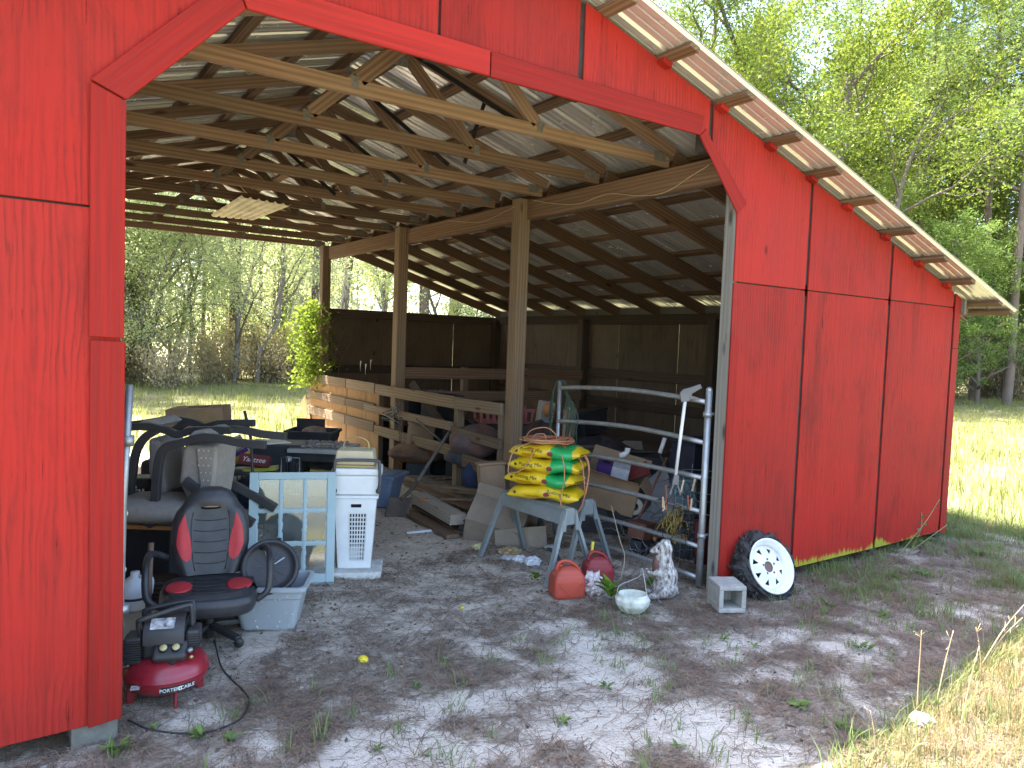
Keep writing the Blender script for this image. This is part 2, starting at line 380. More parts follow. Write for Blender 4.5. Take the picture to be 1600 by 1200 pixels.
# studs behind the panel joints (coloured near black behind the gaps)
for x, z0 in ((-0.955, 0.05), (1.953, 3.34), (2.935, 3.34), (4.126, 3.22), (5.339, 0.05), (6.58, 0.05), (7.765, 0.05), (-2.2, 0.05)):
    MB().box(x - 0.045, x + 0.045, YF + 0.016, YF + 0.10, z0, zw(x) - 0.01).build('stud', M('black_stud_wood', (.022, .02, .018), (.035, .03, .026), scale=9, rough=.9), barn)
for xa, xb, z in ((-3.4, 0.38, 2.338), (4.5, 7.85, 2.338), (5.35, 7.85, 0.16), (-3.4, 0.38, 0.16)):
    MB().box(xa, xb, YF + 0.016, YF + 0.055, z - 0.045, z + 0.045).build('nailer', DARKW, barn)
# trim boards round the doorway
def trim(poly, y0=YF - 0.021, t=0.0195):
    """board whose local X runs along its first edge"""
    a = Vector((poly[0][0], 0, poly[0][1])); b = Vector((poly[1][0], 0, poly[1][1])); d = (b - a).normalized(); n = Vector((0, -1, 0)); u = d.cross(n) * -1
    mm = Matrix((d, Vector((0, 1, 0)), u)).transposed().to_4x4(); mm.translation = (a.x, 0, a.z); inv = mm.inverted()
    pl = [inv @ Vector((p[0], 0, p[1])) for p in poly]
    o = MB().prism([(p.x, p.z) for p in pl], y0, y0 + t).build('trim_board', REDW, barn, bev=0.003, seg=1)
    o.matrix_local = mm; return o
trim([(0.331, 0.10), (0.331, 1.78), (0.462, 1.775), (0.462, 0.115)])
trim([(0.326, 1.795), (0.326, 2.846), (0.459, 2.792), (0.457, 1.79)])
trim([(0.46, 2.80), (0.944, 3.306), (0.886, 3.441), (0.325, 2.856)])
trim([(0.952, 3.31), (2.268, 3.31), (2.268, 3.45), (0.892, 3.45)])
trim([(2.276, 3.308), (3.998, 3.308), (4.03, 3.437), (2.276, 3.446)])
trim([(4.006, 3.306), (4.443, 2.828), (4.545, 2.915), (4.125, 3.30), (4.07, 3.37)], y0=YF - 0.009, t=0.008)
trim([(4.443, 0.09), (4.443, 1.93), (4.52, 1.93), (4.52, 0.09)], y0=YF - 0.009, t=0.008)
MB().box(0.27, 0.45, YF + 0.02, YF + 0.40, -0.05, 0.095).build('pier_block', M('dark_concrete', (.17, .165, .14), (.11, .105, .09), scale=14, rough=.9, bump=.6, dirt=.4), barn, bev=0.006)
# posts
def post(x0, x1, y0, y1, z1, m=POSTW, z0=-0.1):
    return plank('post', ((x0 + x1) / 2, (y0 + y1) / 2, z0), ((x0 + x1) / 2, (y0 + y1) / 2, z1), y1 - y0, x1 - x0, m, barn, up=(1, 0, 0), bev=0.006)
PY_ = [6.27, 9.0, 11.78]
post(4.452, 4.54, 3.637, 3.74, 3.20, GREYW)
for y in PY_: post(4.36, 4.50, y, y + 0.14, 3.30)
for y in [3.65] + PY_: post(0.28, 0.42, y, y + 0.14, 3.25)
plank('beam', (4.53, 3.66, 3.185), (4.53, 12.0, 3.185), 0.038, 0.19, BEAMW, barn)
plank('beam', (4.475, 3.66, 3.185), (4.475, 6.26, 3.185), 0.05, 0.186, BEAMW, barn)
plank('beam', (4.475, 6.42, 3.185), (4.475, 8.99, 3.185), 0.05, 0.186, BEAMW, barn)
plank('beam', (4.475, 9.15, 3.185), (4.475, 11.77, 3.185), 0.05, 0.186, BEAMW, barn)
plank('beam', (0.36, 3.8, 3.16), (0.36, 12.0, 3.16), 0.038, 0.19, BEAMW, barn)
# trusses
TH = 0.038; TY = [4.33 + 0.845 * k for k in range(10)]
sb = {}
def tplank(name, a, b, w, h, m, key, y, parent=None):
    a = Vector(a); b = Vector(b)
    o = plank(name, a + Vector((0, y, 0)), b + Vector((0, y, 0)), w, h, m, parent or barn, me=sb.get(key), bev=0.002)
    sb[key] = o.data; return o
hc = 0.0465
pm = MB().box(-0.062, 0.062, -0.0011, 0, -0.04, 0.04)
for i in range(9):
    for j in range(6):
        x = -0.05 + i * 0.0125; z = -0.03 + j * 0.012
        pm.box(x, x + 0.005, -0.004, -0.0012, z, z + 0.007)
plate_me = pm.mesh('gusset_plate'); plate_me.materials.append(PLATE)
for y in TY:
    bc = tplank('bottom_chord', (0.30, 0, 3.325), (4.44, 0, 3.325), TH, 0.089, TIMB, 'bc', y)
    tplank('top_chord', (4.50, 0, zw(4.50) - hc), (2.462, 0, zw(2.462) - hc), TH, 0.089, TIMB, 'tcr', y)
    tplank('top_chord', (0.42, 0, zw(0.42) - hc), (2.458, 0, zw(2.458) - hc), TH, 0.089, TIMB, 'tcl', y)
    for s in (-1, 1):
        tplank('truss_web', (RX + s * 0.05, 0, zw(RX) - 0.11), (RX + s * 0.66, 0, 3.372), TH, 0.089, TIMB, 'wa%d' % s, y)
    for (px, pz, ry, sc) in ((4.33, 3.345, 0, 1.0), (0.55, 3.345, 0, 1.0), (RX + 0.69, 3.35, 1.57, .62), (RX - 0.69, 3.35, 1.57, .62), (RX, zw(RX) - 0.11, 1.57, 1.7)):
        g = bpy.data.objects.new('gusset_plate', plate_me); C.objects.link(g); g.parent = bc
        g.matrix_local = PLM[bc.name].inverted() @ (Matrix.Translation((px, y - TH / 2 - 0.0005, pz)) @ Matrix.Rotation(ry, 4, 'Y') @ Matrix.Scale(sc, 4))
# lean-to rafters
for i, y in enumerate(TY):
    tplank('rafter', (4.56, 0, zw(4.56) - 0.073), (8.20, 0, zw(8.20) - 0.073), TH, 0.14, PURL, 'raf', y + (0.045 if i < 9 else 0))
    tplank('rafter', (0.33, 0, zw(0.33) - 0.073), (-3.30, 0, zw(-3.30) - 0.073), TH, 0.14, PURL, 'rafl', y + (0.045 if i < 9 else 0))
plank('rafter', (4.56, 3.69, zw(4.56) - 0.073), (8.16, 3.69, zw(8.16) - 0.073), TH, 0.14, PURL, barn)
plank('rafter', (2.5, 3.69, zw(2.5) - 0.06), (4.5, 3.69, zw(4.5) - 0.06), TH, 0.089, PURL, barn)
plank('rafter', (2.42, 3.69, zw(2.42) - 0.06), (0.4, 3.69, zw(0.4) - 0.06), TH, 0.089, PURL, barn)
# purlins (flat two-by-fours) and roof sheets
PX_ = [2.60, 3.09, 3.62, 4.20, 4.76, 5.29, 5.80, 6.40, 7.00, 7.54, 8.12, 8.36]
sl_n = Vector((0.297, 0, 1)).normalized()
for i, x in enumerate(PX_):
    for s in (1, -1):
        xx = x if s == 1 else 2 * RX - x
        n = Vector((0.297 * s, 0, 1)).normalized()
        j0 = random.uniform(0, 0.03); j1 = random.uniform(-0.02, 0.02)
        c = Vector((xx, 0, zw(xx))) + n * 0.0195
        plank('purlin', c + Vector((0, YR0 + 0.012 + j0, 0)), c + Vector((0, YR1 - 0.05 + j1, 0)), 0.089, 0.037, PURL, barn, up=n, bev=0.004)
        if s == 1 and i in (2, 3, 4, 5, 6, 7, 8, 9):
            e = MB().box(-0.042, 0.042, 0, 0.05, -0.017, 0.017).build('purlin_end', REDW, barn)
            e.matrix_local = Matrix.Translation(c + Vector((0, YF - 0.055, 0)) - n * 0.0375) @ Matrix.Rotation(math.atan(0.297), 4, 'Y')
NSH = 10; CW = (YR1 - YR0) / NSH; PIT = CW / 4
def profile(w):
    pts = []; n = 4
    for k in range(n):
        o = k * PIT
        pts += [(o, 0.019), (o + 0.010, 0.019), (o + 0.026, 0.0)]
        for q in (0.34, 0.66):
            c = o + PIT * q + 0.004
            pts += [(c - 0.014, 0.0), (c - 0.007, 0.0045), (c + 0.007, 0.0045), (c + 0.014, 0.0)]
        pts += [(o + PIT - 0.018, 0.0), (o + PIT - 0.006, 0.019)]
    pts += [(n * PIT, 0.019), (n * PIT + 0.010, 0.019), (n * PIT + 0.020, 0.008)]
    return pts
pr = profile(CW)
L_ = (EAVE - RX) / math.cos(math.atan(0.297))
rm = MB()
top = [(0, y, z + 0.0010) for y, z in pr]; botm = [(0, y, z) for y, z in pr]
N = len(pr)
vs = []
for t in (0, 1):
    xx = t * L_
    vs += [(xx, y, z + 0.0012) for y, z in pr] + [(xx, y, z) for y, z in pr]
fs = []
for i in range(N - 1):
    fs += [(i, i + 1, 2 * N + i + 1, 2 * N + i), (N + i + 1, N + i, 3 * N + i, 3 * N + i + 1), (i + 1, i, N + i, N + i + 1), (2 * N + i, 2 * N + i + 1, 3 * N + i + 1, 3 * N + i)]
fs += [(0, 2 * N, 3 * N, N), (N - 1, 2 * N - 1, 4 * N - 1, 3 * N - 1)]
rm.add(vs, fs); roof_me = rm.mesh('roof_sheet'); roof_me.materials.append(ROOFM)
ang = math.atan(0.297)
for k in range(NSH):
    for s in (1, -1):
        o = bpy.data.objects.new('roof_sheet', roof_me); C.objects.link(o); o.parent = barn
        z0 = zw(RX) + 0.041
        if s == 1: o.matrix_local = Matrix.Translation((RX, YR0 + k * CW, z0 + 0.0015 * (k % 2))) @ Matrix.Rotation(ang, 4, 'Y')
        else: o.matrix_local = Matrix.Translation((RX, YR0 + (k + 1) * CW, z0 + 0.0015 * (k % 2))) @ Matrix.Rotation(math.pi, 4, 'Z') @ Matrix.Rotation(ang, 4, 'Y')
rc = MB(); q = 0.16
rc.prism([(RX - q, zw(RX) - q * .297 + .068), (RX, zw(RX) + .072), (RX + q, zw(RX) - q * .297 + .068), (RX + q, zw(RX) - q * .297 + .070), (RX, zw(RX) + .075), (RX - q, zw(RX) - q * .297 + .070)], YR0, YR1)
rc.build('ridge_cap', ROOFM, barn)
MB().bar((7.93, 3.59, zw(7.93) - 0.085), (7.93, 12.0, zw(7.93) - 0.085), 0.04, 0.14).build('eave_beam', GREYW, barn, bev=0.004)
# lean-to side wall and back wall: bare plywood on posts, open strip under the roof
XS = 7.865
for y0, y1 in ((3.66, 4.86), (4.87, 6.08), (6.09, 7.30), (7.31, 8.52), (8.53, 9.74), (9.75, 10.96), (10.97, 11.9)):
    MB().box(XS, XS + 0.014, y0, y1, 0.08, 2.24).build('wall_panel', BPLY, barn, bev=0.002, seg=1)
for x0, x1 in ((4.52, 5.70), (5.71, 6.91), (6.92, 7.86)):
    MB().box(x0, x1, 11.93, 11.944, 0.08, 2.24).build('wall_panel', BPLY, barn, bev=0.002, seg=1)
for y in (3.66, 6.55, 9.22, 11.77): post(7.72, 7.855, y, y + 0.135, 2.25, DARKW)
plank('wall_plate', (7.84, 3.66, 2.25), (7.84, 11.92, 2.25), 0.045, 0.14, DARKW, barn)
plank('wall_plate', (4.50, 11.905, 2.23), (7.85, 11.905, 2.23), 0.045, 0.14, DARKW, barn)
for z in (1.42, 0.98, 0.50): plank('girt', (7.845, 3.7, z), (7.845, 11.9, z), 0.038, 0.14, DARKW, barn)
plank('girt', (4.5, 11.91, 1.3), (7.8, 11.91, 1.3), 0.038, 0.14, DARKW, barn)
for y0, y1 in ((3.66, 6.08), (6.09, 8.52), (8.53, 11.9)):
    MB().box(-3.40, -3.386, y0, y1, 0.08, 2.24).build('wall_panel', RED, barn)
# old rods and straps hanging between the trusses, wire along the beam
for a, b in (((3.02, 4.36, 3.36), (2.50, 5.2, 4.0)), ((2.95, 5.25, 3.22), (2.60, 6.1, 3.92)), ((3.35, 5.3, 3.95), (3.08, 5.22, 3.25)), ((2.9, 6.0, 3.2), (2.55, 7.0, 3.9)), ((2.7, 7.0, 3.2), (2.3, 7.7, 3.8))):
    MB().bar(a, b, 0.012, 0.032).build('brace_strap', BLACKM, barn)
MB().tube(cr([PX(u, v, 4.43) for u, v in ((830, 312), (865, 318), (905, 318), (950, 303), (1000, 306), (1040, 300), (1080, 275), (1108, 258))], 6), 0.004, 5).build('wire', M('tan_wire', (0.5, 0.4, 0.26)), barn)
MB().tube(cr([PX(u, v, 4.33) for u, v in ((700, 345), (750, 347), (790, 330), (805, 322))], 6), 0.003, 5).build('wire', _mc['tan_wire'], barn)
MB().tube(cr([PY(u, v, 3.72) for u, v in ((1133, 488), (1130, 510), (1132, 540), (1130, 575), (1133, 600))], 5), 0.004, 5).build('wire', M('white_wire', (0.7, 0.68, 0.62)), barn)
# loose roofing sheet laid across the bottom chords
ls = MB()
qd = [PZ for PZ in (G(330, 338, 3.26), G(398, 344, 3.26), G(455, 322, 3.26), G(378, 308, 3.26))]
def lsf(u, v):
    p = qd[0].lerp(qd[1], u).lerp(qd[3].lerp(qd[2], u), v)
    return p + Vector((0, 0, 0.022 * (1 if (int(u * 24) % 4) in (0,) else 0)))
ls.grid(lsf, 24, 6, smooth=False); o = ls.build('roofing_sheet', M('cream_sheet', (0.62, 0.55, 0.40), (0.45, 0.38, 0.26), scale=6, rough=0.5, metal=0.3, dirt=0.6, dcol=(0.10, 0.06, 0.04)))
sm = o.modifiers.new('thickness', 'SOLIDIFY'); sm.thickness = 0.004
tag(o, 'loose rusty sheet of cream roofing metal resting across the rafters overhead', 'roofing sheet')
# ================================================================ stall fences
fence = thing('stall_fence', 'wooden rail fence of the stall along the posts with golden plywood at its far end', 'fence', (4.3, 9.0, 0))
def frail(y0, y1, z, h, m=FENW, x=4.335, w=0.03, dz=0):
    return plank('rail', (x - 4.3, y0 - 9.0, z), (x - 4.3, y1 - 9.0, z + dz), w, h, m, fence, bev=0.004)
for z, h in ((1.14, 0.14), (0.865, 0.12), (0.60, 0.14)):
    frail(12.25, 10.62, z, h); frail(10.60, 9.58, z, h, x=4.333)
frail(9.56, 7.38, 1.13, 0.14); frail(9.9, 7.45, 0.85, 0.10, w=0.05); frail(9.56, 7.2, 0.57, 0.13)
frail(7.37, 6.42, 1.12, 0.13, dz=0.02); frail(7.43, 6.42, 0.80, 0.11, dz=-0.03); frail(7.18, 6.42, 0.50, 0.15, dz=-0.02)
MB().box(0.052, 0.064, 1.63, 3.22, 0.16, 1.18).build('plywood_sheet', GPLY, fence)
MB().box(0.052, 0.064, 0.48, 1.61, 0.02, 1.16).build('plywood_sheet', GPLY, fence)
for y in (12.1, 10.6, 9.57, 7.42, 6.5):
    plank('fence_post', (0.115, y - 9.0 - (0 if y != 9.57 else -0.02), -0.05), (0.115, y - 9.0 - (0 if y != 9.57 else -0.02), 1.19), 0.089, 0.089, FENW, fence, up=(1, 0, 0))
plank('plywood_sheet', (0.03, 2.95, 0.0), (0.03, 3.5, 0.75), 0.012, 0.3, GPLY, fence, up=(0, -1, 1))
pf = thing('stall_fence', 'dark wooden rail partition across the lean-to behind the second post', 'fence', (4.5, 9.15, 0))
for z, h in ((1.38, 0.15), (1.06, 0.14), (0.72, 0.14)): plank('rail', (0.02, 0, z), (3.2, 0.02, z - 0.02), 0.03, h, BEAMW, pf)
for x in (1.05, 2.1): plank('fence_post', (x, 0.065, 0), (x, 0.065, 1.46), 0.089, 0.089, BEAMW, pf, up=(1, 0, 0))
# ================================================================ ground
def fb(x, y, s, o=4, z=0.0):
    return mnoise.fractal(Vector((x * s, y * s, z)), 0.9, 2.0, o)
def sm01(a, b, t):
    t = min(1, max(0, (t - a) / (b - a))); return t * t * (3 - 2 * t)
WHITE = [(870, 985, .16), (905, 1010, .16), (950, 1035, .17), (1000, 1075, .17), (1060, 1120, .15), (1120, 1160, .15), (1190, 1195, .16),
         (700, 1105, .20), (770, 1085, .20), (850, 1070, .20), (930, 1110, .22), (1000, 1150, .18), (620, 1165, .2), (540, 1190, .2), (720, 1180, .2), (850, 1150, .2), (300, 1130, .16), (250, 1180, .18),
         (1250, 985, .2), (1180, 1000, .18), (1330, 1010, .2), (1560, 965, .22), (1480, 955, .22), (1300, 1070, .17), (1180, 1060, .13), (780, 1020, .12), (1235, 1040, .12), (430, 1160, .13)]
BROWN = [(640, 1035, .2), (720, 1045, .2), (580, 1050, .17), (850, 1025, .16), (920, 1030, .12), (420, 1080, .15), (480, 1150, .12), (1080, 975, .2), (1180, 920, .25), (1300, 900, .3), (1400, 930, .25), (500, 1010, .2), (1220, 1140, .15), (1320, 1150, .15), (830, 1130, .08), (900, 1180, .1), (700, 985, .2), (1090, 1060, .1)]
_W = [(G(u, v).x, G(u, v).y, s) for u, v, s in WHITE]; _B = [(G(u, v).x, G(u, v).y, s) for u, v, s in BROWN]
def whiteness(x, y):
    w = 0.12
    if -1 < x < 9 and 0.8 < y < 4.6:
        for i_, (a, b, s) in enumerate(_W): w += (0.95 if i_ < 7 else 0.5) * math.exp(-((x - a) ** 2 * 0.55 + (y - b) ** 2 * 1.6) / (s * s))
        for a, b, s in _B: w -= 0.36 * math.exp(-((x - a) ** 2 * 0.55 + (y - b) ** 2 * 1.6) / (s * s))
    w += 0.42 * fb(x, y, 1.9, 5) + 0.50 * fb(x, y, 6.5, 4, 3.3)
    return min(1, max(0, w))
def inbarn(x, y): return -3.4 < x < 7.9 and 3.7 < y < 12.0
def shade_edge(x):                                  # where the roof's shadow ends in front of the barn
    return 2.09 + 0.12 * (x - 6.15)
def grassiness(x, y):
    if inbarn(x, y): return 0.0
    g = 0.0
    if x > 4.4 and y < 4.4: g = 0.38 + 0.25 * sm01(5, 8, x)
    elif y < 3.7: g = 0.10
    if y < shade_edge(x) + 0.05 and x > 2.4: g = 0.9
    if x > 8.6: g = max(g, sm01(8.6, 9.3, x))
    if y > 12.0: g = 0.95
    if y < 12.2 and x < -3.4: g = 0.7
    return min(1, max(0, g + 0.35 * fb(x, y, 1.3, 4, 7.7)))
def gh(x, y):
    h = 0.018 * fb(x, y, 0.8, 4, 1.1) + 0.010 * fb(x, y, 4.0, 3, 2.2)
    if y < shade_edge(x) + 0.1 and x > 2.6: h += 0.05 * sm01(0.1, -0.7, y - shade_edge(x)) * sm01(2.6, 3.6, x)
    return h
def axis(a, b, st, lo, hi):
    m = list(np.arange(a, b + 1e-6, st)); l = []; x = a; s = st
    while x > lo: s *= 1.28; x -= s; l.append(max(x, lo))
    r = []; x = m[-1]; s = st
    while x < hi: s *= 1.28; x += s; r.append(min(x, hi))
    return l[::-1] + m + r
gx = axis(-0.4, 9.6, 0.04, -400, 420); gy = axis(0.9, 8.5, 0.04, -300, 450)
gv = [(x, y, (gh(x, y) if -6 < x < 14 and -2 < y < 14 else 0.0)) for y in gy for x in gx]
w_ = len(gx)
gme = bpy.data.meshes.new('ground')
gf = [(j * w_ + i, j * w_ + i + 1, (j + 1) * w_ + i + 1, (j + 1) * w_ + i) for j in range(len(gy) - 1) for i in range(w_ - 1)]
gme.from_pydata(gv, [], gf); gme.polygons.foreach_set('use_smooth', [True] * len(gf))
def near(x, y): return -4 < x < 16 and -1 < y < 16
aw = gme.attributes.new('white', 'FLOAT', 'POINT'); aw.data.foreach_set('value', [whiteness(v[0], v[1]) if near(v[0], v[1]) else 0.15 for v in gv])
ag = gme.attributes.new('grass', 'FLOAT', 'POINT'); ag.data.foreach_set('value', [grassiness(v[0], v[1]) if near(v[0], v[1]) else 0.9 for v in gv])
ab = gme.attributes.new('floor', 'FLOAT', 'POINT'); ab.data.foreach_set('value', [(sm01(3.2, 5.0, v[1]) if -3.4 < v[0] < 7.9 and v[1] < 12.2 else 0.0) for v in gv])
gm, nt, bs, out = newmat('sandy_ground'); b = NB(nt)
def attr(n):
    o = b.n('Attribute'); o.attribute_name = n; return o.outputs['Fac']
vv = b.coords((1, 1, 1), rnd=False)
fine = b.noise(vv, 160, 4, 0.7); medn = b.noise(vv, 26, 7, 0.7); strk = b.noise(b.coords((7, 26, 1), rnd=False, rot=(0, 0, 0.5)), 2.2, 7, 0.72, 0.8); bign = b.noise(vv, 2.4, 6, 0.6)
sandw = b.mix(b.ramp(fine, [(0.42, 0.0), (0.6, 1.0)]), (0.64, 0.585, 0.505), (0.44, 0.395, 0.335))
sandg = b.mix(b.ramp(medn, [(0.35, 0.0), (0.65, 1.0)]), (0.52, 0.465, 0.39), (0.33, 0.29, 0.24))
litt = b.mix(b.ramp(strk, [(0.38, 0.0), (0.62, 1.0)]), (0.20, 0.175, 0.14), (0.48, 0.435, 0.37))
wa = b.n('Math', operation='MULTIPLY_ADD'); b.l(medn, wa.inputs[0]); wa.inputs[1].default_value = 1.3; wa.inputs[2].default_value = -0.65
wc_ = b.n('Math', operation='MULTIPLY_ADD'); b.l(b.noise(vv, 75, 5, 0.75), wc_.inputs[0]); wc_.inputs[1].default_value = 1.1; b.l(wa.outputs[0], wc_.inputs[2]); wd_ = b.n('Math', operation='SUBTRACT'); b.l(wc_.outputs[0], wd_.inputs[0]); wd_.inputs[1].default_value = 0.53
wb = b.n('Math', operation='ADD'); b.l(attr('white'), wb.inputs[0]); b.l(wd_.outputs[0], wb.inputs[1])
base = b.mix(b.ramp(wb.outputs[0], [(0.10, 0.0), (0.34, 1.0)]), litt, sandg)
base = b.mix(b.ramp(wb.outputs[0], [(0.30, 0.0), (0.72, 1.0)]), base, sandw)
spk = b.ramp(b.noise(b.coords((34, 34, 34), rnd=False), 1.0, 4, 0.75, 1.5), [(0.57, 0.0), (0.64, 0.85)])
base = b.mix(spk, base, (0.075, 0.06, 0.05))
flo = b.mix(b.ramp(medn, [(0.36, 0.0), (0.6, 1.0)]), (0.40, 0.34, 0.265), (0.66, 0.575, 0.47))
fm = b.n('Math', operation='MULTIPLY'); b.l(attr('floor'), fm.inputs[0]); fm.inputs[1].default_value = 0.85
base = b.mix(fm.outputs[0], base, flo)
grs = b.mix(b.ramp(bign, [(0.36, 0.0), (0.64, 1.0)]), (0.13, 0.14, 0.04), (0.17, 0.15, 0.06))
grs = b.mix(b.ramp(medn, [(0.3, 0.45), (0.6, 0.0)]), grs, (0.11, 0.09, 0.045))
base = b.mix(b.ramp(attr('grass'), [(0.55, 0.0), (0.9, 0.85)]), base, grs)
b.l(base, bs.inputs['Base Color']); bs.inputs['Roughness'].default_value = 0.95; bs.inputs['Specular IOR Level'].default_value = 0.1
hh = b.n('Math', operation='ADD'); b.l(medn, hh.inputs[0]); b.l(fine, hh.inputs[1])
h2 = b.n('Math', operation='ADD'); b.l(hh.outputs[0], h2.inputs[0]); b.l(strk, h2.inputs[1])
b.l(b.bump(h2.outputs[0], 0.7, 0.012), bs.inputs['Normal'])
ground = link('ground', gme, gm); tag(ground, 'sandy ground with pine straw and patchy grass', kind='structure')
# ---------------------------------------------------------------- numpy meshes
def npmesh(name, V, F, smooth=False):
    V = np.asarray(V, dtype=np.float32).reshape(-1, 3); F = np.asarray(F, dtype=np.int32); k = F.shape[1]
    me = bpy.data.meshes.new(name); me.vertices.add(len(V)); me.vertices.foreach_set('co', V.ravel())
    me.loops.add(F.size); me.loops.foreach_set('vertex_index', F.ravel())
    me.polygons.add(len(F)); me.polygons.foreach_set('loop_start', np.arange(0, F.size, k, dtype=np.int32))
    if smooth: me.polygons.foreach_set('use_smooth', np.ones(len(F), dtype=bool))
    me.update(calc_edges=True); return me
def unit(n): 
    a = rng.normal(size=(n, 3)); return a / np.linalg.norm(a, axis=1, keepdims=True)
def leaf_quads(Cn, s0, s1, asp=0.55, flat=0.0):
    """diamond leaves at centres Cn"""
    n = len(Cn); a = unit(n)
    if flat: a[:, 2] *= (1 - flat); a /= np.linalg.norm(a, axis=1, keepdims=True)
    t = unit(n)
    if flat: t[:, 2] *= (1 - flat)
    bb = t - (t * a).sum(1, keepdims=True) * a; bb /= np.linalg.norm(bb, axis=1, keepdims=True)
    s = rng.uniform(s0, s1, (n, 1))
    V = np.stack([Cn - a * s, Cn + bb * s * asp, Cn + a * s, Cn - bb * s * asp], 1).reshape(-1, 3)
    return V, np.arange(4 * n).reshape(-1, 4)
def blades(B, h0, h1, w, lean=0.5, per=1, rad=0.0):
    """grass blades (bent, 3 triangles as one quad + tip) rooted at B (n,3)"""
    B = np.repeat(B, per, 0); n = len(B)
    if rad: B = B + np.c_[rng.normal(0, rad, (n, 2)), np.zeros(n)]
    az = rng.uniform(0, 2 * np.pi, n); h = rng.uniform(h0, h1, n); l = np.abs(rng.normal(0, lean, n)) * h
    d = np.c_[np.cos(az), np.sin(az), np.zeros(n)]; s = np.c_[-np.sin(az), np.cos(az), np.zeros(n)] * (w * rng.uniform(.6, 1.3, (n, 1)))
    up = np.array([0, 0, 1.0])
    m = B + d * (l * .35)[:, None] + up * (h * .6)[:, None]; t = B + d * l[:, None] + up * h[:, None]
    V = np.stack([B - s, B + s, m + s * .8, m - s * .8, t], 1).reshape(-1, 3)
    i = np.arange(n) * 5
    F = np.concatenate([np.c_[i, i + 1, i + 2], np.c_[i, i + 2, i + 3], np.c_[i + 3, i + 2, i + 4]])
    return V, F
def scatter(n, x0, x1, y0, y1, dens, pw=1.0):
    out = []
    while len(out) < n:
        x = random.uniform(x0, x1); y = random.uniform(y0, y1)
        if random.random() < dens(x, y) ** pw: out.append((x, y, gh(x, y) if near(x, y) else 0.0))
    return np.array(out)
# pine straw
PN = scatter(70000, 0.0, 8.5, 1.3, 5.5, lambda x, y: (max(0.08, 0.66 - whiteness(x, y)) * (0.35 + 0.65 * sm01(-0.25, 0.3, fb(x, y, 3.1, 3, 9.0)))) * (1.0 if y < 3.9 else 0.4))
n = len(PN); az = rng.uniform(0, np.pi, n) * 0.5 + rng.choice([0.2, 1.3, 2.4], n); L = rng.uniform(0.035, 0.095, n); wd = rng.uniform(0.0008, 0.0021, n)
d = np.c_[np.cos(az), np.sin(az), rng.normal(0, .10, n)]; s = np.c_[-np.sin(az), np.cos(az), np.zeros(n)]
z = np.c_[np.zeros((n, 2)), rng.uniform(0.002, 0.014, n)]; cv = s * (rng.normal(0, .18, n) * L)[:, None]
c = PN + z
V = np.stack([c - d * L[:, None] - s * wd[:, None], c - d * L[:, None] + s * wd[:, None], c + cv + s * wd[:, None] + z * .4, c + cv - s * wd[:, None] + z * .4, c + d * L[:, None] + s * wd[:, None], c + d * L[:, None] - s * wd[:, None]], 1).reshape(-1, 3)
i = np.arange(n) * 6
st = npmesh('pine_straw', V, np.concatenate([np.c_[i, i + 1, i + 2, i + 3], np.c_[i + 3, i + 2, i + 4, i + 5]]))
STRAW = M('pine_straw', (0.23, 0.155, 0.105), (0.105, 0.078, 0.06), scale=14, rough=0.8, bump=0, dirt=0.8, dcol=(0.34, 0.29, 0.23))
tag(link('pine_straw', st, STRAW), 'brown pine needles littering the sand before and inside the barn', kind='stuff')
# leaf and bark crumbs
CR = scatter(5200, 0.2, 8.0, 1.4, 7.0, lambda x, y: max(0.05, 0.55 - whiteness(x, y)))
V, F = leaf_quads(CR + np.c_[np.zeros((len(CR), 2)), np.full(len(CR), .006)], 0.006, 0.02, 0.5, flat=0.75)
tag(link('leaf_litter', npmesh('leaf_litter', V, F), M('leaf_litter', (0.12, 0.07, 0.04), (0.06, 0.045, 0.035), scale=4, rough=0.8, bump=0, dirt=0.3)), 'dead leaf and bark crumbs scattered over the sand', kind='stuff')
# grasses
GRN = leafmat('green_blade', (0.12, 0.19, 0.05), (0.20, 0.235, 0.09), 0.35, scale=2.0)
DRY = leafmat('dry_blade', (0.27, 0.215, 0.095), (0.19, 0.16, 0.06), 0.35, scale=2.0)
FLD = leafmat('field_blade', (0.17, 0.20, 0.04), (0.225, 0.215, 0.08), 0.45, scale=0.9)
T1 = scatter(1500, 0.2, 9.4, 1.5, 4.6, lambda x, y: 0 if inbarn(x, y) or y < shade_edge(x) else (0.03 + 0.9 * sm01(0.35, 0.75, grassiness(x, y))))
V, F = blades(T1, 0.02, 0.11, 0.0022, 0.9, per=13, rad=0.03)
tag(link('grass', npmesh('grass', V, F), GRN), 'thin green grass tufts in the shade right of the doorway', kind='stuff')
T1b = scatter(900, 3.8, 9.4, 1.5, 4.6, lambda x, y: 0 if inbarn(x, y) or y < shade_edge(x) else (0.03 + 0.9 * sm01(0.3, 0.75, grassiness(x, y))))
V, F = blades(T1b, 0.03, 0.10, 0.0015, 0.9, per=10, rad=0.035)
tag(link('dry_grass', npmesh('dry_grass', V, F), DRY), 'dry straw coloured grass in the shade beside the barn', kind='stuff')
T2 = scatter(2600, 2.4, 8.5, 0.7, 2.6, lambda x, y: 1.0 if y < shade_edge(x) + 0.04 + 0.1 * fb(x, y, 3, 2) else 0)
V, F = blades(T2, 0.03, 0.10, 0.0016, 0.95, per=12, rad=0.035)
tag(link('dry_grass', npmesh('dry_grass', V, F), DRY), 'sunlit dry grass past the shadow edge at lower right', kind='stuff')
T3 = scatter(420, 2.4, 8.0, 0.7, 2.7, lambda x, y: 1.0 if y < shade_edge(x) + 0.12 else 0)
V, F = blades(T3, 0.05, 0.17, 0.0022, 0.5, per=7, rad=0.02)
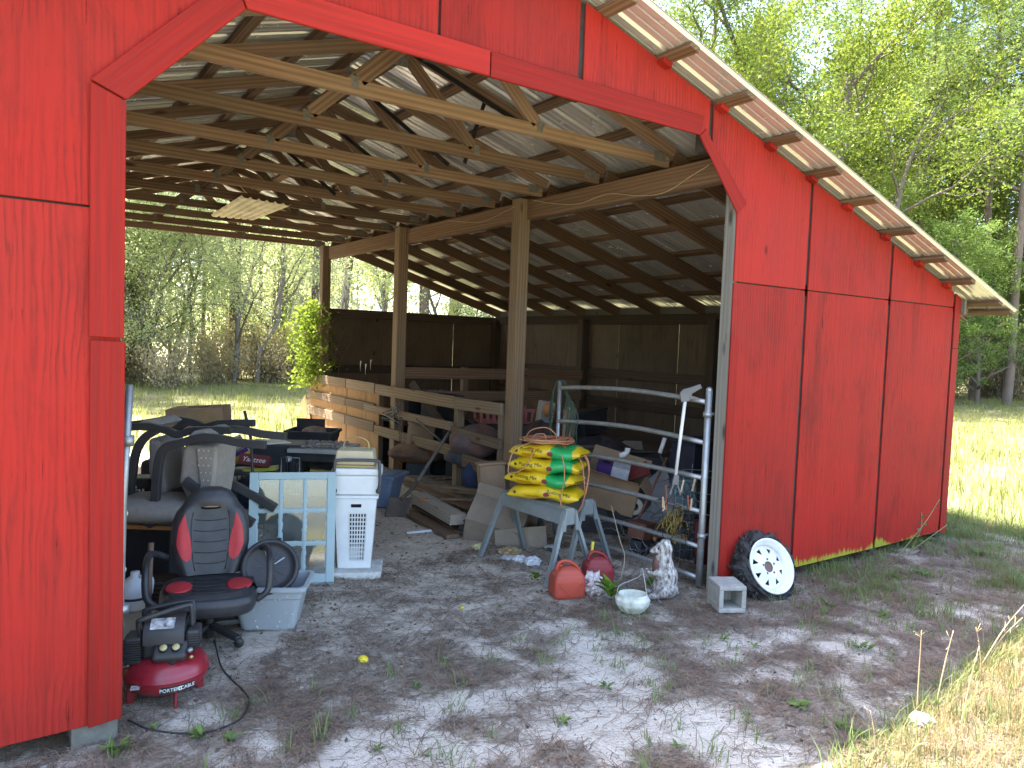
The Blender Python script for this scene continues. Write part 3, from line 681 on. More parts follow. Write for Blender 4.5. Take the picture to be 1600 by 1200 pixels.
tag(link('grass', npmesh('grass', V, F), GRN), 'green blades among the sunlit dry grass at lower right', kind='stuff')
def fd(x, y):
    if inbarn(x, y) or (x < 8.7 and y < 12.1): return 0
    return min(1.0, (14.0 / max(6, math.hypot(x, y))) ** 1.2) * (0.55 + 0.45 * sm01(-0.2, 0.3, fb(x, y, 0.5, 3, 5)))
TREEL = [(-30, 20), (-8, 23.5), (3, 25.0), (12, 29), (24, 31), (36, 21), (41, 12), (43, -4)]
T4 = scatter(15000, -8, 42, 1.5, 30, fd)
V, F = blades(T4, 0.08, 0.30, 0.006, 0.6, per=5, rad=0.07)
tag(link('field_grass', npmesh('field_grass', V, F), FLD), 'sunlit yellow green grass of the field round the barn', kind='stuff')
# ================================================================ trees
def grow(p, d, L, r, lev, cfg, br, tips):
    ns = cfg['seg']; pts = [p.copy()]; rs = [r]; q = p.copy(); d = d.normalized()
    for i in range(ns):
        d = (d + Vector((random.gauss(0, 1), random.gauss(0, 1), random.gauss(0, 1))) * cfg['wob'] + Vector((0, 0, cfg['up'][min(lev, len(cfg['up']) - 1)]))).normalized()
        q = q + d * (L / ns); pts.append(q.copy()); rs.append(max(0.006, r * (1 - (i + 1) / ns * (0.75 if lev else cfg.get('taper', 0.6)))))
    br.append((pts, rs, lev))
    if lev >= cfg['lev']:
        for i in range(2, ns + 1): tips.append(pts[i])
        return
    nc = cfg['nb'][min(lev, len(cfg['nb']) - 1)]
    for k in range(nc):
        t = cfg['start'] if lev == 0 else 0.25
        t = t + (1 - t) * (k + random.random() * .8) / nc; f = min(ns - 1, int(t * ns)); a = pts[f].lerp(pts[f + 1], t * ns - f)
        dd = (pts[f + 1] - pts[f]).normalized(); az = random.uniform(0, 6.283) if lev else k * 2.4 + random.uniform(-.5, .5)
        o = dd.orthogonal().normalized(); o = Matrix.Rotation(az, 3, dd) @ o
        sp = cfg['ang'][min(lev, len(cfg['ang']) - 1)]
        nd = dd * math.cos(sp) + o * math.sin(sp)
        grow(a, nd, L * cfg['len'][min(lev, len(cfg['len']) - 1)] * random.uniform(.7, 1.2) * (1 - 0.45 * t if lev == 0 else 1), rs[f] * 0.58, lev + 1, cfg, br, tips)
def tree_meshes(name, seed, h, r, cfg, leaf):
    random.seed(seed); br = []; tips = []
    d0 = Vector((cfg.get('lean', 0), random.uniform(-.05, .05), 1))
    grow(Vector((0, 0, -0.2)), d0, h, r, 0, cfg, br, tips)
    mb = MB()
    for pts, rs, lev in br: mb.tube(pts, rs, 8 if lev == 0 else (5 if lev == 1 else 3), cap=False)
    T = np.array([tuple(t) for t in tips])
    return mb.mesh('trunk'), leaf(T)
def leafcloud(per, sig, s0, s1, asp=0.55, keep=1.0, low=0.0):
    def f(T):
        if keep < 1: T = T[rng.random(len(T)) < keep]
        Cn = np.repeat(T, per, 0); Cn = Cn + rng.normal(0, sig, Cn.shape) * np.array([1, 1, .7])
        if low: Cn = Cn[Cn[:, 2] > low]
        V, F = leaf_quads(Cn, s0, s1, asp); return npmesh('crown', V, F)
    return f
def needletufts(per, n, l0, l1, w, sig=0.25):
    def f(T):
        Cn = np.repeat(T, per, 0) + rng.normal(0, sig, (len(T) * per, 3)); m = len(Cn)
        dirs = unit(m * n); dirs[:, 2] = np.abs(dirs[:, 2]) * .8 - .1; Cc = np.repeat(Cn, n, 0)
        t = unit(m * n); sd = np.cross(dirs, t); sd /= np.linalg.norm(sd, axis=1, keepdims=True); Ln = rng.uniform(l0, l1, (m * n, 1))
        V = np.stack([Cc - sd * w, Cc + sd * w, Cc + dirs * Ln], 1).reshape(-1, 3)
        return npmesh('crown', V, np.arange(len(V)).reshape(-1, 3))
    return f
BARK = wood('pale_bark', (0.22, 0.185, 0.145), (0.14, 0.115, 0.09), weather=0.5, wcol=(0.21, 0.20, 0.175), knots=False)
BARKP = wood('pine_bark', (0.20, 0.15, 0.12), (0.11, 0.085, 0.07), weather=0.4, wcol=(0.24, 0.20, 0.17), knots=False)
OAKL = leafmat('oak_leaf', (0.20, 0.245, 0.03), (0.13, 0.18, 0.03), 0.52, scale=0.8)
SCRL = leafmat('scrub_leaf', (0.62, 0.64, 0.33), (0.50, 0.56, 0.24), 0.72, scale=0.5)
PINL = leafmat('pine_needle', (0.18, 0.26, 0.085), (0.25, 0.31, 0.11), 0.45, scale=0.7)
CEDL = leafmat('cedar_leaf', (0.13, 0.21, 0.045), (0.20, 0.28, 0.06), 0.45, scale=1.2)
MOSL = leafmat('hanging_moss', (0.46, 0.45, 0.36), (0.36, 0.36, 0.28), 0.4, scale=1.0)
cfg_oak = dict(seg=7, wob=.17, up=(0.10, 0.07, 0.02, -0.02), lev=3, nb=(7, 6, 5), start=.28, ang=(.85, .8, .75), len=(.72, .5, .45), taper=.5)
cfg_scr = dict(seg=6, wob=.20, up=(0.03, 0.07, 0.03), lev=3, nb=(8, 5, 5), start=.16, ang=(.8, .8, .8), len=(.55, .5, .42), taper=.7)
cfg_thin = dict(seg=9, wob=.07, up=(0.06, 0.05, 0.0), lev=2, nb=(15, 6), start=.28, ang=(1.0, .8), len=(.24, .5), taper=.8)
cfg_pine = dict(seg=12, wob=.025, up=(0.05, 0.05, 0.05), lev=2, nb=(24, 5), start=.42, ang=(1.25, .8), len=(.20, .42), taper=.72)
cfg_ced = dict(seg=7, wob=.05, up=(0.08, 0.06, 0.04), lev=2, nb=(46, 6), start=.10, ang=(1.1, .7), len=(.36, .42), taper=.9)
protos = {}
def proto(key, mk, n):
    protos[key] = [mk(i) for i in range(n)]
proto('oak', lambda i: tree_meshes('oak', 20 + i, 11.5, .26, cfg_oak, leafcloud(34, .36, .035, .075, keep=.85)), 2)
proto('scrub', lambda i: tree_meshes('scrub', 40 + i, 7.0, .085, cfg_scr, leafcloud(12, .32, .025, .052, keep=.75)), 3)
proto('thin', lambda i: tree_meshes('thin', 60 + i, 11.0, .11, cfg_thin, leafcloud(19, .32, .035, .075, keep=.75)), 3)
proto('pine', lambda i: tree_meshes('pine', 80 + i, 21.0, .20, cfg_pine, needletufts(3, 12, .16, .32, .012)), 3)
proto('cedar', lambda i: tree_meshes('cedar', 95 + i, 6.5, .12, cfg_ced, leafcloud(16, .13, .03, .075, .35)), 2)
def tree(kind, i, x, y, sc, rz, label, group=None, name=None, cat='tree'):
    lm = {'oak': OAKL, 'scrub': SCRL, 'thin': SCRL, 'pine': PINL, 'cedar': CEDL}[kind]
    tm, cm = protos[kind][i]
    t = thing(name or {'oak': 'oak_tree', 'scrub': 'scrub_oak', 'thin': 'slender_tree', 'pine': 'pine_tree', 'cedar': 'cedar_tree'}[kind], label, cat, (x, y, 0), rz, group)
    t.scale = (sc,) * 3
    link('trunk', tm, BARKP if kind in ('pine', 'cedar') else BARK, t); link('crown', cm, lm, t)
    return t
def at_depth(u, v, d):
    p = D(u, v, d); return p.x, p.y
TR = [
 ('oak', 0, 1250, 300, 25, 1.12, 1.9, 'large oak with pale forking limbs and bright yellow green leaves just above the barn roof'),
 ('oak', 1, 1405, 400, 33, 1.05, 2.2, 'spreading spring green oak behind the dark cedar right of the roof'),
 ('cedar', 0, 1245, 420, 25, 1.25, 0.0, 'dark green bushy cedar rising from behind the sloping roof edge'),
 ('cedar', 1, 1530, 560, 31, 1.0, 1.0, 'green cedar filling the gap beyond the low end of the roof'),
 ('cedar', 0, 1440, 500, 30, 1.05, 2.0, 'cedar with feathery sprays behind the roof edge, left of the tall bare pines'),
 ('pine', 0, 1528, 500, 34, 1.05, 0.0, 'tall pine with a straight dark trunk and open crown, second from the right edge'),
 ('pine', 1, 1582, 500, 31, 1.02, 1.5, 'tall pine with bare lower trunk at the right edge of the view'),
 ('pine', 2, 1472, 500, 38, 1.0, 2.6, 'pine standing between the big oak and the two tall right edge pines'),
  ('oak', 0, 1150, 300, 29, 1.15, 3.4, 'leafy yellow green oak behind the upper part of the roof slope'),
 ('oak', 1, 1090, 200, 31, 1.25, 0.9, 'dense oak crown seen above the upper roof edge nearest the ridge'),
 ('cedar', 0, 1590, 560, 36, 1.2, 3.0, 'dark cedar at the right picture edge behind the field'),
 ('oak', 0, 1190, 250, 34, 1.2, 1.9, 'dense oak filling in behind the first forked oak'),
 ('thin', 0, 1300, 300, 31, 1.15, 3.0, 'slender leafy tree between the forked oak and the big cedar'),
 ('thin', 2, 1420, 300, 35, 1.25, 1.0, 'slender tree with pale leaves behind the feathery cedar'),
 ('oak', 1, 1490, 300, 41, 1.2, 0.2, 'dense oak behind the second tall pine from the right'),
 ('pine', 1, 1440, 300, 36, 1.1, 5.2, 'long needled pine rising left of the tall dark trunked pine'),
 ('pine', 0, 1350, 300, 40, 1.1, 4.0, 'tall pine rising between the two spring green oaks'),
 ('oak', 0, 1590, 400, 44, 1.1, 5.0, 'spring green oak behind the tall pines at the right edge'),
 ('cedar', 1, 1340, 480, 33, 1.3, 4.4, 'broad cedar behind the middle of the sloping roof edge'),
 ('pine', 2, 1105, 300, 36, 1.0, 0.6, 'pine crown rising behind the oak nearest the roof ridge'),
 ('scrub', 0, 402, 560, 28, 1.18, 0.3, 'wide scrubby grey green oak in the middle of the opening behind the barn'),
 ('scrub', 1, 300, 580, 27, 0.95, 1.7, 'low tangled scrub oak left of the wide oak beyond the field'),
 ('scrub', 2, 245, 580, 26.5, 0.85, 2.0, 'leaning dark stemmed scrub tree seen close to the left doorway trim'),
 ('pine', 1, 493, 560, 31, .95, 0.8, 'pine trunk standing just left of the barn corner post'),
 ('pine', 0, 529, 560, 33, 1.0, 2.0, 'pine trunk standing just right of the barn corner post'),
 ('thin', 0, 213, 580, 28, 1.15, 0.0, 'slim straight tree nearest the left doorway trim'),
 ('thin', 1, 600, 560, 34, 1.1, 0.4, 'leafy slender tree seen over the back wall of the lean-to'),
 ('scrub', 1, 690, 560, 35, 1.2, 0.9, 'grey green scrub oak seen over the back wall near the roof slope'),
]
for k, i, u, v, d, sc, rz, lb in TR:
    x, y = at_depth(u, v, d); tree(k, i, x, y, sc, rz, lb)
def along():
    t = random.uniform(0, len(TREEL) - 1.001); k = int(t); f = t - k
    a = Vector(TREEL[k]); c = Vector(TREEL[k + 1]); p = a.lerp(c, f); dr = (c - a).normalized(); return p, Vector((-dr.y, dr.x))
random.seed(31)
for k in range(94):
    p, nrm = along(); p = p + nrm * (0.8 + random.random() ** 1.3 * 16)
    kind = random.choice(['thin', 'thin', 'scrub', 'scrub', 'pine', 'pine', 'oak', 'cedar'])
    if k >= 84: p = Vector(TREEL[1]).lerp(Vector(TREEL[3]), random.random()) + Vector((random.uniform(-1, 1), random.uniform(.3, 3))); kind = 'scrub'
    if p.x < 12 and kind == 'oak': kind = 'scrub'
    lb = {'thin': 'slender light green tree in the wood beyond the field', 'scrub': 'tangled grey green scrub oak in the wood beyond the field', 'pine': 'tall pine in the wood beyond the field', 'oak': 'bright green oak in the wood beyond the field', 'cedar': 'dark cedar in the wood beyond the field'}[kind]
    tree(kind, random.randrange(len(protos[kind])), p.x, p.y, random.uniform(.8, 1.2), random.uniform(0, 6.28), lb, 'trees of the wood: ' + kind)
# undergrowth along the wood edge
def bush_mesh(seed):
    random.seed(seed); mb = MB(); tips = []
    for k in range(26):
        a = random.uniform(0, 6.28); l = random.uniform(.5, 1.5); d = Vector((math.cos(a) * .6, math.sin(a) * .6, 1)).normalized()
        p0 = Vector((random.gauss(0, .25), random.gauss(0, .25), 0)); pts = [p0 + d * l * t + Vector((random.gauss(0, .04), random.gauss(0, .04), -0.15 * t * t)) for t in (0, .35, .7, 1)]
        mb.tube(pts, [.014, .011, .008, .004], 3, cap=False); tips += [pts[1], pts[2], pts[3], pts[2].lerp(pts[3], .5)]
    T = np.array([tuple(t) for t in tips]); return mb.mesh('stems'), leafcloud(26, .16, .02, .055)(T)
BU = [bush_mesh(200 + i) for i in range(3)]
BUSL = [leafmat('bush_leaf', (0.48, 0.48, 0.15), (0.38, 0.41, 0.12), 0.62, scale=1.0), leafmat('brown_bush_leaf', (0.50, 0.42, 0.26), (0.38, 0.32, 0.18), 0.6, scale=1.0)]
random.seed(77)
for k in range(88):
    p, nrm = along(); p = p + nrm * random.uniform(-0.9, 3.5); i = random.randrange(3); br_ = random.random() < .35
    t = thing('bush', 'brown leafless looking bush at the edge of the wood' if br_ else 'low green bush at the edge of the wood', 'bush', (p.x, p.y, 0), random.uniform(0, 6.28), 'brown bushes along the wood' if br_ else 'green bushes along the wood')
    t.scale = (random.uniform(.8, 1.5), random.uniform(.8, 1.5), random.uniform(1.0, 2.3))
    link('stems', BU[i][0], BARK, t); link('foliage', BU[i][1], BUSL[1 if br_ else 0], t)
# far wood as one mass of trunks and leaves
random.seed(5)
cs = []
for k in range(1000):
    p, nrm = along(); p = p + nrm * (6 + random.random() * 22); hgt = 3 + 11 * random.random() ** 1.2
    r = random.uniform(.8, 1.8); m = 70
    q = rng.normal(0, 1, (m, 3)) * np.array([r, r, r * .8]) + np.array([p.x, p.y, hgt * random.uniform(.25, 1)]); cs.append(q)
cs = np.concatenate(cs); cs = cs[cs[:, 2] > 0]
V, F = leaf_quads(cs, .07, .20, .5)
tag(link('far_wood', npmesh('far_wood', V, F), SCRL), 'far wood behind the nearer trees', kind='stuff')
wt_ = MB()
for k in range(150):
    p, nrm = along(); p = p + nrm * (5 + random.random() * 20); hgt = random.uniform(8, 17); l = random.uniform(-.6, .6)
    wt_.tube([(p.x, p.y, -.1), (p.x + l * .4, p.y, hgt * .5), (p.x + l, p.y + l * .3, hgt)], [random.uniform(.06, .16), .07, .03], 5, cap=False)
tag(wt_.build('far_trunks', BARKP, fix=False), 'bare trunks deep in the far wood', kind='stuff')
# hanging moss in the trees behind the corner post
ms = []
for k in range(46):
    u = random.uniform(455, 600); v = random.uniform(395, 480); p = D(u, v, random.uniform(27, 32)); L = random.uniform(.5, 1.5)
    for q in range(26): ms.append((p.x + random.gauss(0, .10), p.y + random.gauss(0, .10), p.z - L * random.random()))
V, F = blades(np.array(ms), -0.32, -0.12, 0.012, 0.15)
tag(link('hanging_moss', npmesh('hanging_moss', V, F), MOSL), 'grey hanging moss in the trees behind the corner post', kind='stuff')
# leafy vine climbing the corner post
vine = thing('vine', 'bright yellow green leafy vine climbing the sunlit back corner post', 'vine', (4.35, 12.05, 0))
vs_ = []; random.seed(9); stm = MB()
for k in range(430):
    u = random.gauss(490, 15); v = random.uniform(478, 598)
    wdt = 18 + 10 * math.sin((v - 475) / 40.0)
    u = 490 + random.gauss(0, 1) * wdt * .62 - (v - 540) * .03
    if u > 521: continue
    p = D(u, v, 12.35 + random.gauss(0, .18)); vs_.append((p.x - 4.35, p.y - 12.05, p.z))
Cn = np.repeat(np.array(vs_), 7, 0); Cn = Cn + rng.normal(0, .06, Cn.shape)
V, F = leaf_quads(Cn, .022, .046, .6)
link('foliage', npmesh('foliage', V, F), leafmat('vine_leaf', (0.25, 0.33, 0.04), (0.18, 0.25, 0.035), 0.55, scale=3), vine)
for k in range(26):
    a = random.uniform(0, 1); x = random.uniform(-.1, .35); 
    stm.tube(cr([(x, random.uniform(-.25, .1), random.uniform(1.0, 1.3)), (x + random.uniform(-.1, .2), random.uniform(-.3, .1), random.uniform(1.3, 1.6)), (x + random.uniform(-.2, .3), random.uniform(-.3, .1), random.uniform(1.6, 1.95))], 4), .006, 4, cap=False)
stm.build('stems', M('vine_stem', (0.2, 0.15, 0.1)), vine, fix=False)
dl = np.c_[rng.uniform(-.05, .55, 160), rng.uniform(-.3, -.05, 160), rng.uniform(1.15, 1.9, 160)]
V, F = leaf_quads(dl, .02, .04, .5); link('dead_leaves', npmesh('dead_leaves', V, F), M('dead_vine_leaf', (0.15, 0.11, 0.06), bump=0), vine)
# ================================================================ things stored left of the doorway
CAMR = -0.605; BLKM = BLACKM
BLKP = M('black_plastic', (0.022, 0.023, 0.026), (0.038, 0.038, 0.040), scale=7, rough=0.48, bump=0.06, dirt=0.30, dcol=(0.11, 0.095, 0.08))
BLKL = M('black_leatherette', (0.026, 0.026, 0.029), (0.040, 0.040, 0.043), scale=9, rough=0.42, bump=0.12, dirt=0.25, dcol=(0.12, 0.115, 0.11))
WHTP = M('white_plastic', (0.74, 0.76, 0.76), (0.66, 0.68, 0.67), scale=5, rough=0.45, bump=0.04, dirt=0.35, dcol=(0.42, 0.38, 0.31))
CARD = M('cardboard', (0.36, 0.245, 0.15), (0.29, 0.195, 0.12), scale=6, rough=0.85, bump=0.08, dirt=0.35, dcol=(0.15, 0.11, 0.075))
CARD2 = M('pale_cardboard', (0.30, 0.245, 0.19), (0.24, 0.195, 0.15), scale=6, rough=0.85, bump=0.08, dirt=0.4, dcol=(0.13, 0.105, 0.08))
REDP = M('red_fabric', (0.52, 0.035, 0.045), (0.40, 0.03, 0.035), scale=10, rough=0.6, dirt=0.2)
PRINTW = M('print_white', (0.78, 0.78, 0.76), (0.62, 0.62, 0.60), scale=30, rough=0.6, bump=0, dirt=0.35)
def lettering(parent, s, size, m, mat4, name='lettering', bend=None, shear=0):
    me = text_mesh(s, size, 0.0012, bend, shear); me.materials.append(m)
    o = bpy.data.objects.new(name, me); C.objects.link(o); o.parent = parent; o.matrix_local = mat4; return o
RXM = Matrix.Rotation(math.pi / 2, 4, 'X')          # text standing upright, facing local -y
# --- air compressor
cp = thing('air_compressor', 'dark red pancake air compressor with black motor by the left doorway trim', 'compressor', (0.71, 3.99, 0), -0.33)
TANK = M('tank_red', (0.27, 0.013, 0.026), (0.215, 0.012, 0.021), scale=4, rough=0.30, bump=0.02, dirt=0.30, dcol=(0.20, 0.11, 0.09), spec=0.6)
MB().lathe([(0, .045), (.11, .047), (.165, .065), (.192, .10), (.1985, .128), (.1985, .133), (.2025, .135), (.2025, .140), (.1985, .142), (.194, .165), (.172, .196), (.13, .216), (.07, .226), (0, .228)], 48).build('tank', TANK, cp)
for a in (0.4, 1.97, 3.54, 5.11):
    c, s = math.cos(a) * .165, math.sin(a) * .165
    MB().bar((c, s, -.01), (c, s, .10), .012, .035, up=(c, s, 0)).build('leg', TANK, cp, bev=.003)
mo = MB().prism([(-.10, -.085), (.085, -.085), (.085, .05), (-.10, .05)], .215, .30, plane='xy')
mo.build('motor_base', BLKP, cp, bev=.02, seg=3)
sh = MB()
def shroud(u, v):
    x = -0.09 + .185 * u; a = math.pi * (v * 1.0)
    return (x, -.012 - .105 * math.cos(a) , .30 + .115 * math.sin(a) ** .7)
sh.grid(shroud, 6, 14); sh.prism([(-.117, .30), (.093, .30), (.06, .385), (-.09, .385)], -.089, -.085, plane='yz'); sh.prism([(-.117, .30), (.093, .30), (.06, .385), (-.09, .385)], .09, .094, plane='yz')
sh.build('motor_shroud', BLKP, cp)
hd = MB().box(-.175, -.10, -.10, .02, .20, .335)
hd.build('cylinder_head', BLKP, cp, bev=.012)
fn = MB()
for k in range(9): fn.box(-.182, -.098, -.108, .01, .222 + k * .0115, .227 + k * .0115)
fn.build('cooling_fins', M('dark_grey_metal', (.05, .05, .055), scale=10, rough=.5, metal=.4), cp)
fr = MB().box(.095, .16, -.07, .05, .245, .345)
fr.build('vent_housing', BLKP, cp, bev=.014)
f2 = MB()
for k in range(6): f2.box(.10, .163, -.077, -.068, .262 + k * .012, .266 + k * .012)
f2.build('vent_slats', _mc['dark_grey_metal'], cp)
MB().box(-.07, .085, -.05, .05, -.04, .012, rot=Matrix.Rotation(R_(38), 3, 'X'), at=(.025, -.115, .272)).build('gauge_panel', BLKP, cp, bev=.018, seg=3)
for x in (.005, .062):
    g = MB().lathe([(0, 0), (.021, 0), (.022, .010), (.018, .013), (0, .0125)], 20, rot=Matrix.Rotation(R_(38), 3, 'X'), at=(x, -.122, .281)).build('gauge', BLKM, cp)
    MB().lathe([(0, 0), (.0175, 0), (.017, .0015), (0, .0016)], 20, rot=Matrix.Rotation(R_(38), 3, 'X'), at=(x, -.1302, .2915)).build('gauge_face', M('gauge_face', (.50, .43, .20), (.40, .34, .16), scale=30, rough=.4), g)
MB().tube(cr([(-.105, -.06, .30), (-.115, -.085, .40), (-.09, -.09, .425), (.09, -.02, .455), (.115, -.012, .44), (.12, -.01, .34)], 5), .012, 8).build('handle', BLKP, cp)
MB().tube(cr([(-.105, .03, .30), (-.11, .03, .40), (-.09, .03, .43), (.09, .05, .455), (.118, .04, .43), (.12, .03, .34)], 5), .011, 8).build('handle', BLKP, cp)
MB().tube(cr([(-.12, .03, .30), (-.19, -.02, .305), (-.212, -.05, .25), (-.19, -.10, .20), (-.15, -.115, .208)], 6), .006, 6).build('air_line', M('dull_steel', (.30, .30, .30), scale=10, rough=.4, metal=.8), cp)
MB().lathe([(0, 0), (.013, 0), (.013, .02), (.009, .022), (.009, .035), (0, .035)], 12, rot=Matrix.Rotation(R_(75), 3, 'X'), at=(.125, -.105, .262)).build('coupler', GALV, cp)
MB().lathe([(0, 0), (.010, 0), (.010, .03), (0, .03)], 10, rot=Matrix.Rotation(R_(60), 3, 'X'), at=(.13, -.10, .22)).build('valve', M('brass', (.45, .36, .14), scale=8, rough=.4, metal=.8), cp)
MB().lathe([(0, 0), (.022, 0), (.022, .035), (.012, .04), (0, .04)], 14, at=(.045, -.12, .205)).build('regulator_knob', BLKP, cp)
def wrap(name, x0, x1, z0, z1, r, m):
    return MB().grid(lambda u, v: (math.sin((x0 + (x1 - x0) * u) / r) * r, -math.cos((x0 + (x1 - x0) * u) / r) * r, z0 + (z1 - z0) * v), 14, 1).build(name, m, cp)
wrap('badge', .005, .165, .085, .122, .1965, BLKM)
TM = Matrix.Translation((0, 0, 0))
for s, xo, sz in (('PORTER', .045, .024), ('CABLE', .131, .024)):
    me = text_mesh(s, sz, .0008)
    for v in me.vertices:
        x = v.co.x * 1.02 + xo; a = x / .1985; v.co = (math.sin(a) * (.1985 + v.co.z), -math.cos(a) * (.1985 + v.co.z), .103 + v.co.y)
    me.materials.append(PRINTW); o = bpy.data.objects.new('lettering', me); C.objects.link(o); o.parent = cp
wrap('logo', .0865, .1005, .094, .113, .1978, PRINTW); wrap('logo', .091, .0965, .099, .108, .1986, BLKM)
st_ = MB().grid(lambda u, v: (-.06 + .11 * u, -.012 - .111 * math.cos(math.pi * (.36 - .19 * v)), .30 + .121 * math.sin(math.pi * (.36 - .19 * v)) ** .7), 6, 4).build('sticker', M('worn_sticker', (.07, .07, .08), (.65, .65, .65), scale=28, rough=.5, bump=0), cp)
MB().box(-.128, -.088, -.158, -.128, .2065, .2085, rot=Matrix.Rotation(R_(14), 3, 'X') , at=(0, .006, -.042)).build('sticker', M('grey_sticker', (.5, .52, .48), (.2, .2, .2), scale=60, rough=.5, bump=0), cp)
# power cord of the compressor lying on the sand
pts = [(335, 1000), (345, 1040), (362, 1062), (388, 1090), (378, 1120), (340, 1140), (290, 1146), (235, 1140), (200, 1125)]
tag(MB().tube(cr([G(u, v, .012) for u, v in pts], 6), .0045, 6).build('power_cord', M('black_rubber', (.015, .015, .016), scale=10, rough=.6)), 'thin black power cord looping over the sand below the compressor', 'cord')
# --- gaming chair
ch = thing('gaming_chair', 'black and red gaming chair with headrest slot behind the air compressor', 'chair', (1.06, 4.64, 0), -0.24)
def hw(t):                                           # half width of the back at height t
    pts = [(0, .17), (.12, .20), (.35, .225), (.58, .222), (.72, .20), (.80, .165), (.90, .135), (.97, .105), (1.0, .06)]
    for (a, x), (c, y) in zip(pts, pts[1:]):
        if t <= c: return x + (y - x) * ((t - a) / (c - a))
    return .06
BH, BZ = .50, .365
def lean(t): return .10 + .13 * t
def bk(s, t, off=0.0):                               # front surface of the back
    y = lean(t) - .045 * (1 - abs(s) ** 4) ** .5 - .022 * math.exp(-((abs(s) - .78) / .2) ** 2) * (1 if t < .78 else .2) - (.02 * math.exp(-((t - .88) / .09) ** 2) * (1 - s * s))
    return Vector((s * hw(t), y - off, BZ + BH * t))
bm_ = MB()
def shell(u, v):
    a = 2 * math.pi * u; t = v
    s = math.cos(a); s = math.copysign(abs(s) ** .8, s)
    if math.sin(a) >= 0: return bk(s, t)
    p = bk(s, t); return Vector((p.x, lean(t) + .03 * abs(math.sin(a)) ** .6, p.z))
bm_.grid(shell, 36, 26)
o = len(bm_.v); top = [i for i in range(26 * 37, 27 * 37)]
bm_.f.append(tuple(top[:-1])); bm_.sm.append(False)
bm_.build('backrest', BLKL, ch)
for sg in (-1, 1):
    def red(u, v):
        t = .16 + .56 * v; wv = math.sin(math.pi * min(1, v * 1.0) ** .62) ** .8
        c = .63 + .10 * v; return bk(sg * (c + (u - .5) * .36 * wv), t, .004)
    MB().grid(red, 6, 18).build('red_panel', REDP, ch)
sm_ = MB()
for k in range(5):
    t = .14 + .125 * k
    sm_.tube([bk(s / 10 * .42, t - .018 * (1 - (s / 10) ** 2), .001) for s in range(-10, 11)], .0028, 5)
for sg in (-1, 1): sm_.tube([bk(sg * (.46 + .05 * t), .05 + .68 * t, .001) for t in [i / 12 for i in range(13)]], .003, 5)
sm_.build('seams', BLKM, ch, fix=False)
MB().ball(bk(0, .775, -.008), .06, 18, 8, sc=(1.15, .28, .20)).build('headrest_slot_dark', M('painted_hole_dark', (.004, .004, .004), rough=.9, bump=0, dirt=0), ch)  # solid black oval painted as the dark of the slot
MB().ball(bk(0, .79, .006), .045, 14, 6, sc=(1, .1, .10)).build('slot_light', CARD, ch)  # tan sliver painted as the light seen through the slot
se = MB()
def seatf(u, v):
    a = 2 * math.pi * u; r = min(1, v * 1.0)
    ca, sa = math.cos(a), math.sin(a); e = .55
    x = math.copysign(abs(ca) ** e, ca) * .265; y = math.copysign(abs(sa) ** e, sa) * .24
    prof = [(0, .075), (.55, .078), (.80, .082), (.95, .07), (1.0, .04), (.99, .0), (.93, -.028), (.5, -.035), (0, -.035)]
    f = v * (len(prof) - 1); i = min(int(f), len(prof) - 2); q = f - i
    rr = prof[i][0] + (prof[i + 1][0] - prof[i][0]) * q; z = prof[i][1] + (prof[i + 1][1] - prof[i][1]) * q
    return (x * rr, y * rr - .11, .275 + z - .02 * (1 if y < 0 and rr > .8 else 0))
se.grid(seatf, 40, 24); se.build('seat', BLKL, ch)
for sg in (-1, 1):
    MB().lathe([(0, 0), (.06, .0), (.075, -.006)], 20, sx=1, sy=1.6, at=(sg * .165, -.12, .3585)).build('red_panel', REDP, ch)
sq = MB()
for k in range(5): sq.tube([(-.09 + i * .018, -.27 + k * .065, .3555) for i in range(11)], .003, 5)
sq.build('seams', BLKM, ch, fix=False)
for sg in (-1, 1):
    MB().tube(cr([(sg * .26, -.20, .27), (sg * .325, -.20, .33), (sg * .335, -.15, .47), (sg * .33, -.02, .52), (sg * .30, .09, .50), (sg * .245, .14, .46)], 6), [.02] * 31, 8).build('armrest', BLKP, ch)
MB().lathe([(.026, -.02), (.03, .16), (.024, .17), (.024, .25)], 16).build('gas_column', BLKP, ch)
for k in range(5):
    a = k * 1.2566 + .35
    lg = MB().bar((.02 * math.cos(a), .02 * math.sin(a), .075), (.27 * math.cos(a), .27 * math.sin(a), .05), .045, .03).build('base_leg', BLKP, ch, bev=.006)
    MB().lathe([(0, -.011), (.026, -.011), (.028, -.006), (.028, .006), (.026, .011), (0, .011)], 14, rot=Matrix.Rotation(1.57, 3, 'X') , at=(.27 * math.cos(a), .27 * math.sin(a), .026)).build('caster', BLKM, lg)
